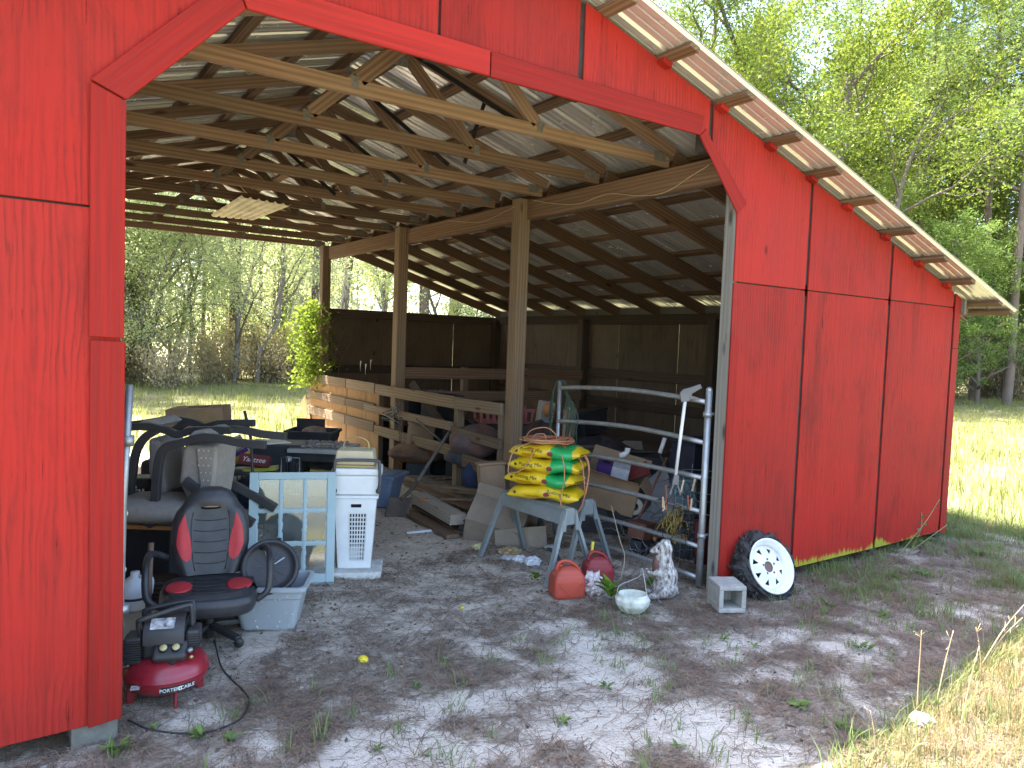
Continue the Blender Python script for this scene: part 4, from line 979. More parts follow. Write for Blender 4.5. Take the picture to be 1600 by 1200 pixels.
# --- totes
def tote(name, label, loc, rz, w, d, h, taper, m, cat='storage tote', group=None, rim=.018, wall=.006, tilt=None):
    t = thing(name, label, cat, loc, rz, group, rot=(tilt[0], tilt[1], rz) if tilt else None)
    mb = MB(); rings = []
    def ring(a, b, z, r=.04, n=5):
        out = []
        for cx, cy, s in ((a - r, b - r, 0), (-a + r, b - r, 1), (-a + r, -b + r, 2), (a - r, -b + r, 3)):
            for k in range(n):
                q = (s + k / (n - 1)) * math.pi / 2; out.append((cx + r * math.cos(q), cy + r * math.sin(q), z))
        return out
    a0, b0, a1, b1 = w / 2 * taper, d / 2 * taper, w / 2, d / 2
    L = [ring(a0 - .01, b0 - .01, 0), ring(a0, b0, .012)]
    L += [ring(a0 + (a1 - a0) * .72, b0 + (b1 - b0) * .72, h * .72), ring(a0 + (a1 - a0) * .72 + .006, b0 + (b1 - b0) * .72 + .006, h * .735)]
    L += [ring(a1, b1, h - .028), ring(a1 + rim, b1 + rim, h - .028), ring(a1 + rim, b1 + rim, h), ring(a1 - wall, b1 - wall, h), ring(a0 - wall, b0 - wall, .012)]
    n = len(L[0]); vs = [p for r in L for p in r]
    fs = [(i * n + k, i * n + (k + 1) % n, (i + 1) * n + (k + 1) % n, (i + 1) * n + k) for i in range(len(L) - 1) for k in range(n)]
    fs += [tuple(reversed(range(n))), tuple((len(L) - 1) * n + k for k in range(n))]
    mb.add(vs, fs); mb.build('body', m, t, bev=.003, seg=1); return t
GRYP = M('grey_plastic', (0.33, 0.36, 0.38), (0.28, 0.31, 0.33), scale=3.5, rough=0.42, bump=0.03, dirt=0.25, dcol=(0.18, 0.17, 0.15))
gt = tote('storage_tote', 'open grey plastic tote with white paint flecks in front of the blue window sash', (1.44, 4.66, 0), -.50, .44, .34, .29, .74, GRYP)
fl = MB(); random.seed(3)
for k in range(17):
    x = random.uniform(-.15, .17); z = random.uniform(.02, .24); tz = z / .29; y = -(.17 * (.74 + .26 * tz)) - .004
    q = random.uniform(.0012, .0045); fl.ball((x, y, z), q, 6, 4, sc=(1.3, .3, random.uniform(.6, 1.6)))
fl.build('paint_flecks', PRINTW, gt, fix=False)['kind'] = 'stuff'
cn = thing('round_canister', 'black drum shaped canister with top handle lying in the grey tote', 'canister', (1.43, 4.70, .33), rot=(R_(62), R_(8), -.30))
MB().lathe([(0, -.17), (.135, -.17), (.155, -.15), (.158, .05), (.165, .06), (.165, .085), (.15, .09), (.15, .10), (.172, .105), (.176, .13), (.168, .15), (.150, .153), (.146, .135), (.11, .128), (0, .126)], 40).build('drum', BLKP, cn)
rb = MB()
for k in range(12):
    a = k * math.pi / 6 + .1; rb.bar((.03 * math.cos(a), .03 * math.sin(a), .129), (.105 * math.cos(a), .105 * math.sin(a), .131), .004, .004)
rb.build('ribs', M('dark_grey_plastic', (.075, .075, .08), scale=10), cn)
for a in (.7, 2.0): MB().bar((.03 * math.cos(a), .03 * math.sin(a), .133), (.10 * math.cos(a), .10 * math.sin(a), .136), .006, .004).build('metal_clip', GALV, cn)
MB().tube(cr([(.02, .155, -.10), (.03, .20, -.08), (.04, .205, .0), (.03, .19, .05), (.02, .158, .07)], 5), .013, 8).build('handle', BLKP, cn)
# --- window sash
BLUP = M('faded_blue_paint', (0.30, 0.415, 0.435), (0.37, 0.47, 0.48), scale=7, rough=0.6, bump=0.12, dirt=0.35, dcol=(0.45, 0.50, 0.50))
ws = thing('window_sash', 'old nine pane window sash with flaking pale blue frame leaning upright', 'window sash', (1.775, 5.30, 0.0), rot=(R_(-7), 0, -.36))
W, H_, T_ = .61, .83, .035
for x in (-W / 2 + .03, W / 2 - .03): MB().box(x - .03, x + .03, -T_ / 2, T_ / 2, 0, H_).build('stile', BLUP, ws, bev=.003)
for z0, z1 in ((0, .082), (H_ - .05, H_)): MB().box(-W / 2 + .0605, W / 2 - .0605, -T_ / 2 + .001, T_ / 2 - .001, z0, z1).build('sash_rail', BLUP, ws, bev=.003)
PW = (W - .12 - .04) / 3; PH = (H_ - .132 - .04) / 3
for k in (1, 2):
    x = -W / 2 + .06 + k * PW + (k - .5) * .02
    MB().box(x - .010, x + .010, -T_ / 2 + .003, T_ / 2 - .006, .083, H_ - .051).build('glazing_bar', BLUP, ws, bev=.003)
    z = .082 + k * PH + (k - .5) * .02
    MB().box(-W / 2 + .061, W / 2 - .061, -T_ / 2 + .004, T_ / 2 - .007, z - .010, z + .010).build('glazing_bar', BLUP, ws, bev=.003)
gl, nt, bs, out = newmat('dusty_glass'); b = NB(nt)
bs.inputs['Base Color'].default_value = (.8, .86, .84, 1); bs.inputs['Transmission Weight'].default_value = 1.0; bs.inputs['Roughness'].default_value = .02; bs.inputs['IOR'].default_value = 1.45
df = b.n('BsdfDiffuse'); df.inputs[0].default_value = (.36, .38, .35, 1); tp = b.n('BsdfTransparent'); tp.inputs[0].default_value = (.88, .92, .9, 1); gls = b.n('BsdfGlossy'); gls.inputs['Roughness'].default_value = .05
m1 = b.n('MixShader'); b.l(b.ramp(b.noise(b.coords((1, 1, 1)), 5, 6, .7), [(.35, .07), (.75, .26)]), m1.inputs[0]); b.l(tp.outputs[0], m1.inputs[1]); b.l(df.outputs[0], m1.inputs[2])
m2 = b.n('MixShader'); m2.inputs[0].default_value = .10; b.l(m1.outputs[0], m2.inputs[1]); b.l(gls.outputs[0], m2.inputs[2]); b.l(m2.outputs[0], out.inputs[0])
for i in range(3):
    for j in range(3):
        x0 = -W / 2 + .06 + i * (PW + .02); z0 = .082 + j * (PH + .02)
        pn = MB().box(x0 + .002, x0 + PW - .002, -.002, .0015, z0 + .002, z0 + PH - .002).build('pane', gl, ws)
        pt = MB()                                    # old ragged putty round the pane
        for side in range(4):
            n = 9
            for k in range(n):
                q = random.uniform(.003, .010)
                if side < 2: pt.box(x0 + k * PW / n, x0 + (k + 1) * PW / n, -.009, -.003, (z0 if side == 0 else z0 + PH - q), (z0 + q if side == 0 else z0 + PH))
                else: pt.box((x0 if side == 2 else x0 + PW - q), (x0 + q if side == 2 else x0 + PW), -.0085, -.0032, z0 + k * PH / n, z0 + (k + 1) * PH / n)
        pt.build('putty', BLUP, pn, fix=False)
# --- white slab, hamper, cooler, cake carrier
sb_ = thing('stone_slab', 'chipped white slab lying on the sand under the hamper', 'slab', (2.27, 5.42, 0), -.50)
CHIP = M('chipped_white', (.62, .62, .58), (.50, .50, .46), scale=14, rough=.8, bump=.4, dirt=.9, dcol=(.16, .14, .11))
MB().prism([(-.27, -.16), (-.20, -.20), (.20, -.19), (.26, -.14), (.25, .20), (-.25, .2)], 0, .055, plane='xy').build('slab', CHIP, sb_, bev=.012, seg=3)
hp = thing('laundry_hamper', 'tall white plastic laundry hamper with a grid of slots in its front', 'hamper', (2.325, 5.43, .056), -.46)
HB, HT, HD0, HD1, HH = .125, .160, .10, .125, .545
def fx(z): return HB + (HT - HB) * z / HH
def fy(z): return HD0 + (HD1 - HD0) * z / HH
wl_ = MB()
def wallpoly(poly, side):
    vs = []
    for s_, z in poly:
        for off in (0, .004):
            if side == 'f': vs.append((s_ * fx(z), -fy(z) + off, z))
            elif side == 'b': vs.append((s_ * fx(z), fy(z) - off, z))
            elif side == 'l': vs.append((-fx(z) + off, s_ * fy(z), z))
            else: vs.append((fx(z) - off, s_ * fy(z), z))
    n = len(poly)
    wl_.add(vs, [tuple(2 * i for i in range(n)), tuple(2 * i + 1 for i in reversed(range(n)))] + [(2 * i, 2 * ((i + 1) % n), 2 * ((i + 1) % n) + 1, 2 * i + 1) for i in range(n)])
for sd in ('l', 'r', 'b'): wallpoly([(-1, 0), (1, 0), (1, HH), (-1, HH)], sd)
g0, g1, h0, h1 = -.30, .55, .06, .43
wallpoly([(-1, 0), (1, 0), (1, h0), (-1, h0)], 'f'); wallpoly([(-1, h0), (g0, h0), (g0, h1), (-1, h1)], 'f'); wallpoly([(g1, h0), (1, h0), (1, h1), (g1, h1)], 'f')
wallpoly([(-1, h1), (1, h1), (1, .475), (-1, .475)], 'f'); wallpoly([(-1, .475), (-.22, .475), (-.22, .502), (-1, .502)], 'f'); wallpoly([(.28, .475), (1, .475), (1, .502), (.28, .502)], 'f'); wallpoly([(-1, .502), (1, .502), (1, HH), (-1, HH)], 'f')
for i in range(7):
    s0 = g0 + (g1 - g0) * i / 6; wallpoly([(s0 - .028, h0), (s0 + .028, h0), (s0 + .028, h1), (s0 - .028, h1)], 'f')
for j in range(12):
    z0 = h0 + (h1 - h0) * j / 11; wallpoly([(g0, z0 - .005), (g1, z0 - .005), (g1, z0 + .005), (g0, z0 + .005)], 'f')
wl_.box(-HB, HB, -HD0, HD0, .0, .004)
wl_.build('body', WHTP, hp, fix=False)
rm_ = MB().box(-HT - .012, HT + .012, -HD1 - .012, HD1 + .012, HH, HH + .022); rm_.build('rim', WHTP, hp, bev=.006)
MB().box(-HB * .8, HB * .85, -HD0 * .6, HD0 * .75, .17, .50).build('dark_cloth', M('charcoal_cloth', (.02, .02, .022)), hp, bev=.03)
lin = MB().box(-HB * .8, HB * .4, -HD0 * .75, HD0 * .75, .006, .165).build('white_cloth', WHTP, hp, bev=.03)
co = thing('cooler', 'white picnic cooler with grey carry handle on top of the hamper', 'cooler', (2.335, 5.44, .625), -.46)
MB().prism([(-.165, 0), (.165, 0), (.18, .15), (-.18, .15)], -.125, .125).build('body', WHTP, co, bev=.015, seg=3)
MB().box(-.19, .19, -.135, .135, .151, .205).build('lid', WHTP, co, bev=.014, seg=3)
HG = M('grey_handle', (.075, .082, .085), (.06, .065, .07), scale=8, rough=.35, dirt=.1)
hn = MB(); hn.tube(cr([(-.16, -.145, .03), (-.175, -.15, .10), (-.165, -.15, .24), (-.15, -.15, .27), (.0, -.15, .275), (.15, -.15, .27), (.168, -.15, .24), (.175, -.15, .10), (.16, -.145, .03)], 6), .0125, 10)
hn.build('handle', HG, co, fix=False)
for x in (-.165, .165): MB().lathe([(0, 0), (.02, 0), (.02, .014), (0, .014)], 14, rot=Matrix.Rotation(1.57, 3, 'X'), at=(x, -.13, .035)).build('hinge_knob', HG, co)
ck = thing('cake_carrier', 'cream box shaped cake carrier with gilt wire handle sitting on the cooler', 'cake carrier', (2.325, 5.46, .833), -.52)
CREAM = M('cream_plastic', (.62, .54, .36), (.54, .46, .30), scale=5, rough=.45, dirt=.35, bump=.03)
MB().box(-.16, .16, -.12, .12, 0, .018).build('base', M('ochre_rim', (.50, .38, .15), scale=6, dirt=.3), ck, bev=.006)
MB().prism([(-.15, .019), (.15, .019), (.138, .13), (-.138, .13)], -.11, .11).build('cover', CREAM, ck, bev=.012, seg=3)
MB().tube(cr([(-.10, -.0, .12), (-.085, .0, .19), (0, .0, .225), (.085, .0, .19), (.10, .0, .12)], 6), .005, 6).build('handle', M('gilt_wire', (.55, .45, .2), scale=8, rough=.4, metal=.5), ck)
# --- stone framed mirror on a grey side table
tb = thing('side_table', 'grey topped side table with dark legs in front of the plywood fence end', 'table', (2.66, 7.02, .10), -.62)
GRYW = M('grey_painted_wood', (.34, .35, .34), (.27, .28, .28), scale=6, rough=.6, dirt=.5, dcol=(.2, .18, .15))
MB().box(-.29, .29, -.27, .27, .62, .66).build('table_top', GRYW, tb, bev=.006)
MB().box(-.25, .25, -.23, .23, .54, .618).build('apron', BLKP, tb)
for x in (-.24, .24):
    for y in (-.22, .22): MB().box(x - .025, x + .025, y - .025, y + .025, 0, .54).build('leg', BLKP, tb)
MB().box(-.25, .25, .2, .22, .1, .54).build('back_panel', BLKP, tb)
mr = thing('picture_frame', 'square frame of grey pebbles lying flat on the side table', 'frame', (2.67, 7.03, .761), -.50)
STN = M('pebbles', (.29, .255, .225), (.16, .14, .125), scale=12, rough=.8, bump=.4, dirt=.4)
MB().box(-.09, .09, -.08, .08, .004, .012).build('mirror_plate', M('cream_card', (.55, .52, .44), scale=6, rough=.4, dirt=.3), mr)
random.seed(12); pb = MB()
for k in range(150):
    while True:
        x = random.uniform(-.2, .2); y = random.uniform(-.18, .18)
        if max(abs(x) / .09, abs(y) / .08) > 1: break
    r = random.uniform(.014, .026); pb.ball((x, y, r * .6), r, 7, 5, sc=(1, random.uniform(.6, 1), .7), rot=Matrix.Rotation(random.random() * 3, 3, 'Z'))
pb.build('pebbles', STN, mr, fix=False)
# --- totes behind the sash
DGRN = M('dark_green_plastic', (.012, .07, .045), (.010, .055, .035), scale=5, rough=.5, dirt=.25)
DBLK = M('charcoal_plastic', (.028, .032, .038), (.022, .025, .03), scale=5, rough=.5, dirt=.3)
NAVY = M('navy_plastic', (.014, .020, .045), (.01, .015, .033), scale=5, rough=.5, dirt=.25)
tote('storage_tote', 'dark green tote standing behind the blue window sash', (2.28, 7.25, 0), -.5, .50, .40, .50, .85, DGRN)
g2 = thing('storage_tote', 'charcoal tote with a pale label stacked on the green tote', 'storage tote', (2.28, 7.26, .505), -.5)
MB().prism([(-.25, 0), (.25, 0), (.27, .28), (-.27, .28)], -.2, .2).build('body', DBLK, g2, bev=.015)
MB().box(.12, .17, -.208, -.205, .12, .17).build('paper_label', PRINTW, g2)
pp = tag(MB().box(-.2, .15, -.14, .16, 0, .008).build('papers', PRINTW, None, (2.2, 7.25, .787), (0, 0, .1), bev=.002), 'white papers lying on the charcoal tote lid', 'papers')
bt = tote('storage_tote', 'open black tote with letters on its front, above the yellow lidded bin', (2.95, 8.15, .42), -.62, .52, .42, .36, .8, DBLK)
lettering(bt, 'EY', .13, PRINTW, Matrix.Translation((-.02, -.192, .13)) @ Matrix.Rotation(R_(96), 4, 'X'))
MB().box(-.22, .1, .10, .115, .2, .47).build('flap', DBLK, bt); 
tag(MB().ball((0, 0, 0), .12, 14, 8, sc=(1.2, .8, .55)).build('folded_blanket', M('brown_blanket', (.16, .07, .05), (.3, .24, .18), scale=9, bump=.3), None, (2.95, 8.12, .76)), 'brown folded blanket poking out of the black tote', 'blanket')
yb = thing('storage_tote', 'dark bin with a yellow lid under the open black tote', 'storage tote', (2.95, 8.15, 0), -.6)
MB().prism([(-.25, 0), (.25, 0), (.28, .385), (-.28, .385)], -.22, .22).build('body', NAVY, yb, bev=.01)
MB().box(-.30, .30, -.25, .25, .386, .415).build('lid', M('yellow_plastic', (.50, .36, .03), (.42, .30, .03), scale=6, dirt=.3), yb, bev=.006)
tag(MB().box(-.12, .12, -.06, .06, 0, .035).build('board_game', M('yellow_print_card', (.62, .50, .16), (.55, .30, .12), scale=14, bump=0), None, (2.72, 7.25, .46), (0.1, .1, -.3)), 'yellow printed game box leaning by the side table', 'game box')
tag(MB().box(-.16, .16, -.12, .12, 0, .46).build('carton', CARD2, None, (2.70, 7.30, 0), (0, 0, -.3)), 'plain carton under the yellow printed game box', 'box')
# wire stool with games
wsn = thing('wire_stand', 'round black topped wire stand left of the window sash', 'stand', (1.80, 6.60, .08), 0)
MB().lathe([(0, .55), (.17, .55), (.175, .56), (.17, .572), (0, .572)], 28).build('top', BLKP, wsn)
wr = MB()
for z, r in ((.50, .15), (.46, .15), (.25, .16), (.02, .17)): wr.tube([(r * math.cos(a * .2618), r * math.sin(a * .2618), z) for a in range(25)], .004, 5, cap=False)
for k in range(8): wr.tube([(.15 * math.cos(k * .785), .15 * math.sin(k * .785), .55), (.17 * math.cos(k * .785), .17 * math.sin(k * .785), 0)], .005, 5)
wr.build('wire_frame', BLKM, wsn, fix=False)
yz = thing('dice_game_box', 'dark red dice game box with white lettering on the wire stand', 'game box', (1.84, 6.50, .74), rot=(R_(-25), R_(4), -.62))
MB().box(-.13, .13, -.03, .03, -.05, .05).build('box', M('maroon_card', (.16, .025, .03), (.10, .02, .025), scale=9, bump=0, rough=.5), yz)
lettering(yz, 'Yahtzee', .062, PRINTW, Matrix.Translation((0, -.0312, 0)) @ RXM, shear=.2)
ygb = thing('board_game', 'yellow and purple board game box standing behind the dice game', 'game box', (1.74, 6.74, .68), rot=(R_(14), R_(-28), -.55))
MB().box(-.17, .17, -.02, .02, 0, .22).build('box', M('zebra_card', (.60, .55, .40), (.07, .06, .05), scale=18, stretch=(.25, 1, 2.6), bump=0, rough=.5, dirt=0), ygb)
MB().box(-.17, .17, -.0225, -.0203, .0, .06).build('band', M('yellow_card', (.62, .45, .04), bump=0, dirt=.1), ygb)
MB().box(-.05, .17, -.0227, -.0204, .062, .10).build('band', M('purple_card', (.07, .03, .16), bump=0, dirt=.1), ygb)
tag(MB().box(-.16, .12, -.05, .05, 0, .03).build('green_game_box', M('lime_card', (.42, .42, .05), bump=0), None, (1.91, 6.48, .654), (0, R_(-6), -.5)), 'lime green flat box under the dice game box', 'game box')
wb_ = MB()
for x in (0, .17): wb_.tube([(x, 0, 0), (x, 0, .34)], .005, 5)
wb_.tube([(0, 0, .34), (.17, 0, .34)], .005, 5); wb_.tube([(0, 0, .0), (.17, 0, .0)], .005, 5); wb_.tube([(0, .2, .0), (0, .2, .3), (0, 0, .34)], .005, 5)
tag(wb_.build('wire_rack', GALV, None, (2.18, 6.85, .36), (0, 0, -.6), fix=False), 'bent wire rack in front of the green tote', 'rack')
# --- upturned dining armchairs on the particle board table
tk = thing('work_table', 'particle board table with orange edge and black legs behind the gaming chair', 'table', (1.10, 5.55, 0), CAMR)
MB().box(-.50, .35, -.25, .32, .50, .525).build('table_top', M('particle_board', (.44, .38, .30), (.36, .30, .23), scale=30, rough=.8, dirt=.4), tk)
MB().box(-.502, .352, -.258, -.2505, .50, .526).build('edge_strip', M('orange_edge', (.55, .24, .09), scale=8), tk)
for x in (-.46, .30): 
    for y in (-.22, .28): MB().box(x - .035, x + .035, y - .025, y + .025, 0, .499).build('leg', BLKP, tk)
MB().box(.17, .195, -.26, -.235, 0.02, .47).build('metal_strut', M('blue_grey_metal', (.28, .36, .40), scale=8, metal=.3, rough=.4), tk)
CHW = M('charcoal_wood', (.045, .045, .047), (.035, .034, .035), scale=6, rough=.5, dirt=.25, dcol=(.12, .11, .10))
CHF = M('taupe_fabric', (.30, .27, .235), (.25, .225, .195), scale=26, rough=.9, bump=.35, dirt=.25)
def pxl(u, v): return ((u - 305) / 222.0, 0, (815 - v) / 222.0 + .03)
def band(mb, px, y, w=.05, t=.05, n=5):
    pts = cr([(pxl(u, v)[0], y, pxl(u, v)[2]) for u, v in px], n)
    for a, c in zip(pts, pts[1:]):
        d = (c - a).normalized(); mb.bar(a - d * .004, c + d * .004, w, t, up=(0, 0, 1) if abs(d.z) < .8 else (1, 0, 0))
def strip(px, y, wd, hts):
    """ribbon frame member following a pixel path, hts thick, wd deep"""
    pts = cr([(pxl(u, v)[0], y, pxl(u, v)[2]) for u, v in px], 6); mb = MB(); vs = []
    for i, p in enumerate(pts):
        d = (pts[min(i + 1, len(pts) - 1)] - pts[max(i - 1, 0)]).normalized(); nrm = Vector((-d.z, 0, d.x))
        for sy in (-1, 1):
            for sn in (-1, 1): vs.append(p + nrm * (sn * hts / 2) + Vector((0, sy * wd / 2, 0)))
    fs = []
    for i in range(len(pts) - 1):
        q = i * 4; fs += [(q, q + 1, q + 5, q + 4), (q + 2, q + 6, q + 7, q + 3), (q, q + 4, q + 6, q + 2), (q + 1, q + 3, q + 7, q + 5)]
    e = (len(pts) - 1) * 4; fs += [(0, 2, 3, 1), (e, e + 1, e + 3, e + 2)]
    return mb.add(vs, fs)
dc = thing('dining_armchair', 'upturned taupe armchair with charcoal bent frame and dotted back, front of the pair', 'chair', (0.98, 5.28, .50), CAMR)
for y in (0, .46):
    strip([(437, 688), (400, 686), (362, 680), (335, 682), (312, 690), (292, 696), (282, 712), (278, 745), (275, 790), (266, 815)], y, .045, .052).build('frame', CHW, dc, bev=.004)
    strip([(318, 745), (350, 768), (385, 786), (420, 806)], y + .01, .045, .06).build('leg', CHW, dc, bev=.004)
MB().prism([(pxl(u, v)[0], pxl(u, v)[2]) for u, v in ((312, 694), (362, 692), (360, 740), (352, 792), (340, 792), (322, 780), (306, 750))], .03, .42).build('backrest', CHF, dc, bev=.03, seg=3)
DOT = M('dotted_fabric', (.27, .24, .205), (.235, .21, .18), scale=20, rough=.9, bump=.3)
MB().prism([(pxl(u, v)[0], pxl(u, v)[2]) for u, v in ((334, 696), (361, 694), (358, 740), (352, 788), (345, 786))], .012, .029).build('back_panel', DOT, dc, bev=.004)
dt = MB()
for j in range(8):
    for i in range(4):
        u = 338 + i * 7 + (j % 2) * 3.5; v = 700 + j * 11
        if u < 335 + (v - 696) * .11 or u > 358: continue
        x, _, z = pxl(u, v); dt.ball((x, .011, z), .0055, 8, 4, sc=(1, .3, 1))
dt.build('dots', M('cream_dot', (.62, .58, .48), bump=0), dc, fix=False)
MB().prism([(pxl(u, v)[0], pxl(u, v)[2]) for u, v in ((316, 684), (328, 672), (342, 670), (356, 678), (350, 684), (334, 684))], .03, .42).build('seat_edge', CHF, dc, bev=.012)
db = thing('dining_armchair', 'upturned taupe armchair with charcoal frame behind its twin, legs pointing left', 'chair', (0.93, 5.52, .50), CAMR)
for y in (0, .46):
    strip([(178, 686), (215, 682), (258, 674), (285, 672), (312, 676), (330, 682), (352, 676), (380, 674), (412, 673)], y, .045, .05).build('frame', CHW, db, bev=.004)
    strip([(300, 676), (280, 690), (268, 712), (262, 750), (255, 800)], y, .045, .05).build('frame', CHW, db, bev=.004)
    strip([(178, 808), (205, 797), (235, 782), (262, 766)], y - .05, .045, .05).build('leg', CHW, db, bev=.004)
MB().prism([(pxl(u, v)[0], pxl(u, v)[2]) for u, v in ((262, 676), (272, 664), (284, 662), (298, 670), (290, 676))], .03, .42).build('seat_edge', CHF, db, bev=.012)
MB().prism([(pxl(u, v)[0], pxl(u, v)[2]) for u, v in ((282, 690), (300, 694), (306, 740), (312, 775), (290, 780), (282, 740))], .03, .42).build('backrest', CHF, db, bev=.03, seg=3)
cu = MB()
def cus(u, v):
    a = 2 * math.pi * u; ph = math.pi * v
    x = math.cos(a) * math.sin(ph); y = math.sin(a) * math.sin(ph); z = -math.cos(ph)
    return ((pxl(262, 0)[0]) + .30 * math.copysign(abs(x) ** .7, x), .14 + .26 * math.copysign(abs(y) ** .7, y), .13 + .085 * math.copysign(abs(z) ** .8, z))
cu.grid(cus, 28, 14); cu.build('seat', CHF, dc)
# banana box
bb = thing('cardboard_box', 'banana style cardboard box with yellow ring print and oval hand hole on the chairs', 'box', (1.62, 7.55, .88), rot=(R_(0), R_(-4), -.45))
BW, BD, BHH = .25, .19, .23
MB().box(-BW, BW, -BD, -BD + .006, 0, BHH).build('front_panel', CARD, bb); MB().box(-BW, BW, BD - .006, BD, 0, BHH).build('back_panel', CARD, bb)
for s in (-1, 1):
    MB().box(s * BW - .003, s * BW + .003, -BD + .007, BD - .007, 0, BHH).build('side_panel', CARD, bb)
    MB().box(min(s * BW, s * .10), max(s * BW, s * .10), -BD, BD, BHH + .001, BHH + .006).build('flap', CARD, bb)
for y0, y1 in ((-BD, -.07), (.07, BD)): MB().box(-.099, .099, y0, y1, BHH + .001, BHH + .006).build('flap', CARD, bb)
MB().ball((-.02, -BD - .001, .10), .05, 18, 6, sc=(1, .04, .38)).build('hand_hole', _mc['painted_hole_dark'], bb)  # solid black oval painted as the dark of the hand hole
rg = MB()
for r in (.05, .075, .10, .125, .15): rg.tube([(.08 + r * math.cos(a * .1), -BD - .001, .06 + r * .95 * math.sin(a * .1)) for a in range(-6, 22)], .0028, 4)
rg.build('ring_print', M('yellow_ink', (.50, .36, .05), bump=0), bb, fix=False)
# rolling bag with white floral print, jug, rusty pole, ribbed black bin
bg_ = thing('suitcase', 'black rolling bag with white floral pattern seen behind the gate pipe', 'bag', (0.86, 5.95, .25), CAMR)
MB().box(-.16, .13, -.11, .13, 0, .52).build('body', BLKP, bg_, bev=.05, seg=4)
FLO = MB(); random.seed(8)
for k in range(60):
    x = random.uniform(-.13, .10); z = random.uniform(.30, .47); q = random.uniform(.006, .014)
    FLO.ball((x, -.112, z), q, 6, 4, sc=(1, .15, random.uniform(.4, 1)), rot=Matrix.Rotation(random.random() * 3, 3, 'Y'))
FLO.build('floral_print', PRINTW, bg_, fix=False)['kind'] = 'stuff'
MB().tube(cr([(-.10, -.11, .25), (0, -.13, .28), (.10, -.11, .25)], 5), .012, 6).build('handle', BLKP, bg_)
jg = thing('plastic_jug', 'white plastic jug tucked behind the rusty pole', 'jug', (0.70, 4.95, .14), -.4)
MB().lathe([(0, 0), (.08, .0), (.095, .02), (.095, .12), (.075, .17), (.03, .20), (.028, .225), (0, .225)], 20, sx=.9, sy=1).build('body', WHTP, jg)
MB().lathe([(0, .07), (.0965, .07), (.0965, .085), (0, .085)], 20, sx=.9).build('band', BLKP, jg)
MB().tube(cr([(.03, -.02, .20), (.10, -.03, .19), (.10, -.04, .10)], 5), .012, 6).build('handle', WHTP, jg)
tag(MB().box(-.1, .1, -.1, .1, 0, .139).build('paint_can_box', CARD2, None, (0.70, 4.97, 0), (0, 0, .2)), 'low cardboard box beneath the white plastic jug', 'box')
tag(MB().tube(cr([D(231, 975, 4.35), D(233, 910, 4.37), D(236, 848, 4.42)], 4), .017, 8).build('rusty_pole', M('rusty_metal', (.14, .085, .055), (.09, .06, .045), scale=12, rough=.8, bump=.2)), 'short rusty pole standing beside the gaming chair', 'pole')
rbn = MB()
for k in range(8): rbn.lathe([(.05 + .006 * k, .0 + k * .03), (.056 + .006 * k, .015 + k * .03), (.055 + .006 * k, .029 + k * .03)], 16)
tag(rbn.build('ribbed_pot', M('brown_plastic', (.05, .028, .022), (.035, .02, .016), scale=8), None, (0.86, 5.0, .05), fix=False), 'dark brown ribbed plastic pot left of the gaming chair', 'pot')
cb = thing('cardboard_box', 'white printed carton behind the gaming chair stem', 'box', (1.30, 5.05, 0), -.5)
MB().box(-.14, .14, -.1, .1, 0, .22).build('box', M('white_card', (.55, .54, .50), (.45, .44, .40), scale=5, dirt=.4), cb)
tag(MB().box(-.38, .38, -.28, .28, 0, .46).build('dark_crate', DBLK, None, (0.85, 6.0, 0), (0, 0, CAMR), bev=.01), 'dark crate under the floral bag', 'crate')
tag(MB().tube(cr([D(382, 642, 5.6), D(388, 668, 5.6), D(393, 700, 5.6), D(396, 800, 5.55)], 3), [.011] * 10, 6).build('black_stake', BLKM), 'thin black stake standing upright left of the window sash', 'stake')
tag(MB().bar(D(372, 1025, 4.55), D(418, 1003, 4.75), .05, .04).build('timber_offcut', GREYW, bev=.004), 'short grey timber offcut on the sand below the grey tote', 'board')
# gate frame on the left: end pipe seen against the trim
lg_ = thing('pipe_gate', 'galvanised pipe gate seen edge on against the left doorway trim', 'gate', (0.497, 4.06, 0), 0)
MB().tube([(0.0, 0, .07), (.012, 0, .5), (.02, 0, 1.0), (.045, 0, 1.56)], .0185, 12).build('upright', GALV, lg_)
for z in (.42, 1.26): MB().lathe([(0, 0), (.031, 0), (.031, .05), (0, .05)], 14, at=(.012 + z * .02, 0, z)).build('clamp', GALV, lg_)
for z in (.12, .36, .64, .92, 1.2, 1.48): MB().tube([(.01 + z * .02, .02, z), (-.02, 1.55, z)], .019, 8).build('rail', GALV, lg_)
# dark boxes added behind the pile to fill it and darken bright gaps
for (x, y, w, h, lb, mt) in ((1.25, 6.4, .5, .5, 'added dark filler block behind the upturned chairs', BLKP), (1.65, 6.9, .45, .55, 'added navy filler block behind the wire stand', NAVY), (2.3, 6.6, .4, .34, 'added low dark filler block behind the window sash', DBLK), (1.35, 7.0, .55, .72, 'added tall dark filler block behind the banana box', BLKP), (1.95, 7.45, .5, .66, 'added tall charcoal filler block between the banana box and green tote', DBLK)):
    tag(MB().box(-w / 2, w / 2, -.2, .2, 0, h).build('filler_bin', mt, None, (x, y, 0), (0, 0, CAMR + random.uniform(-.2, .2)), bev=.04, seg=3), lb, 'bin')
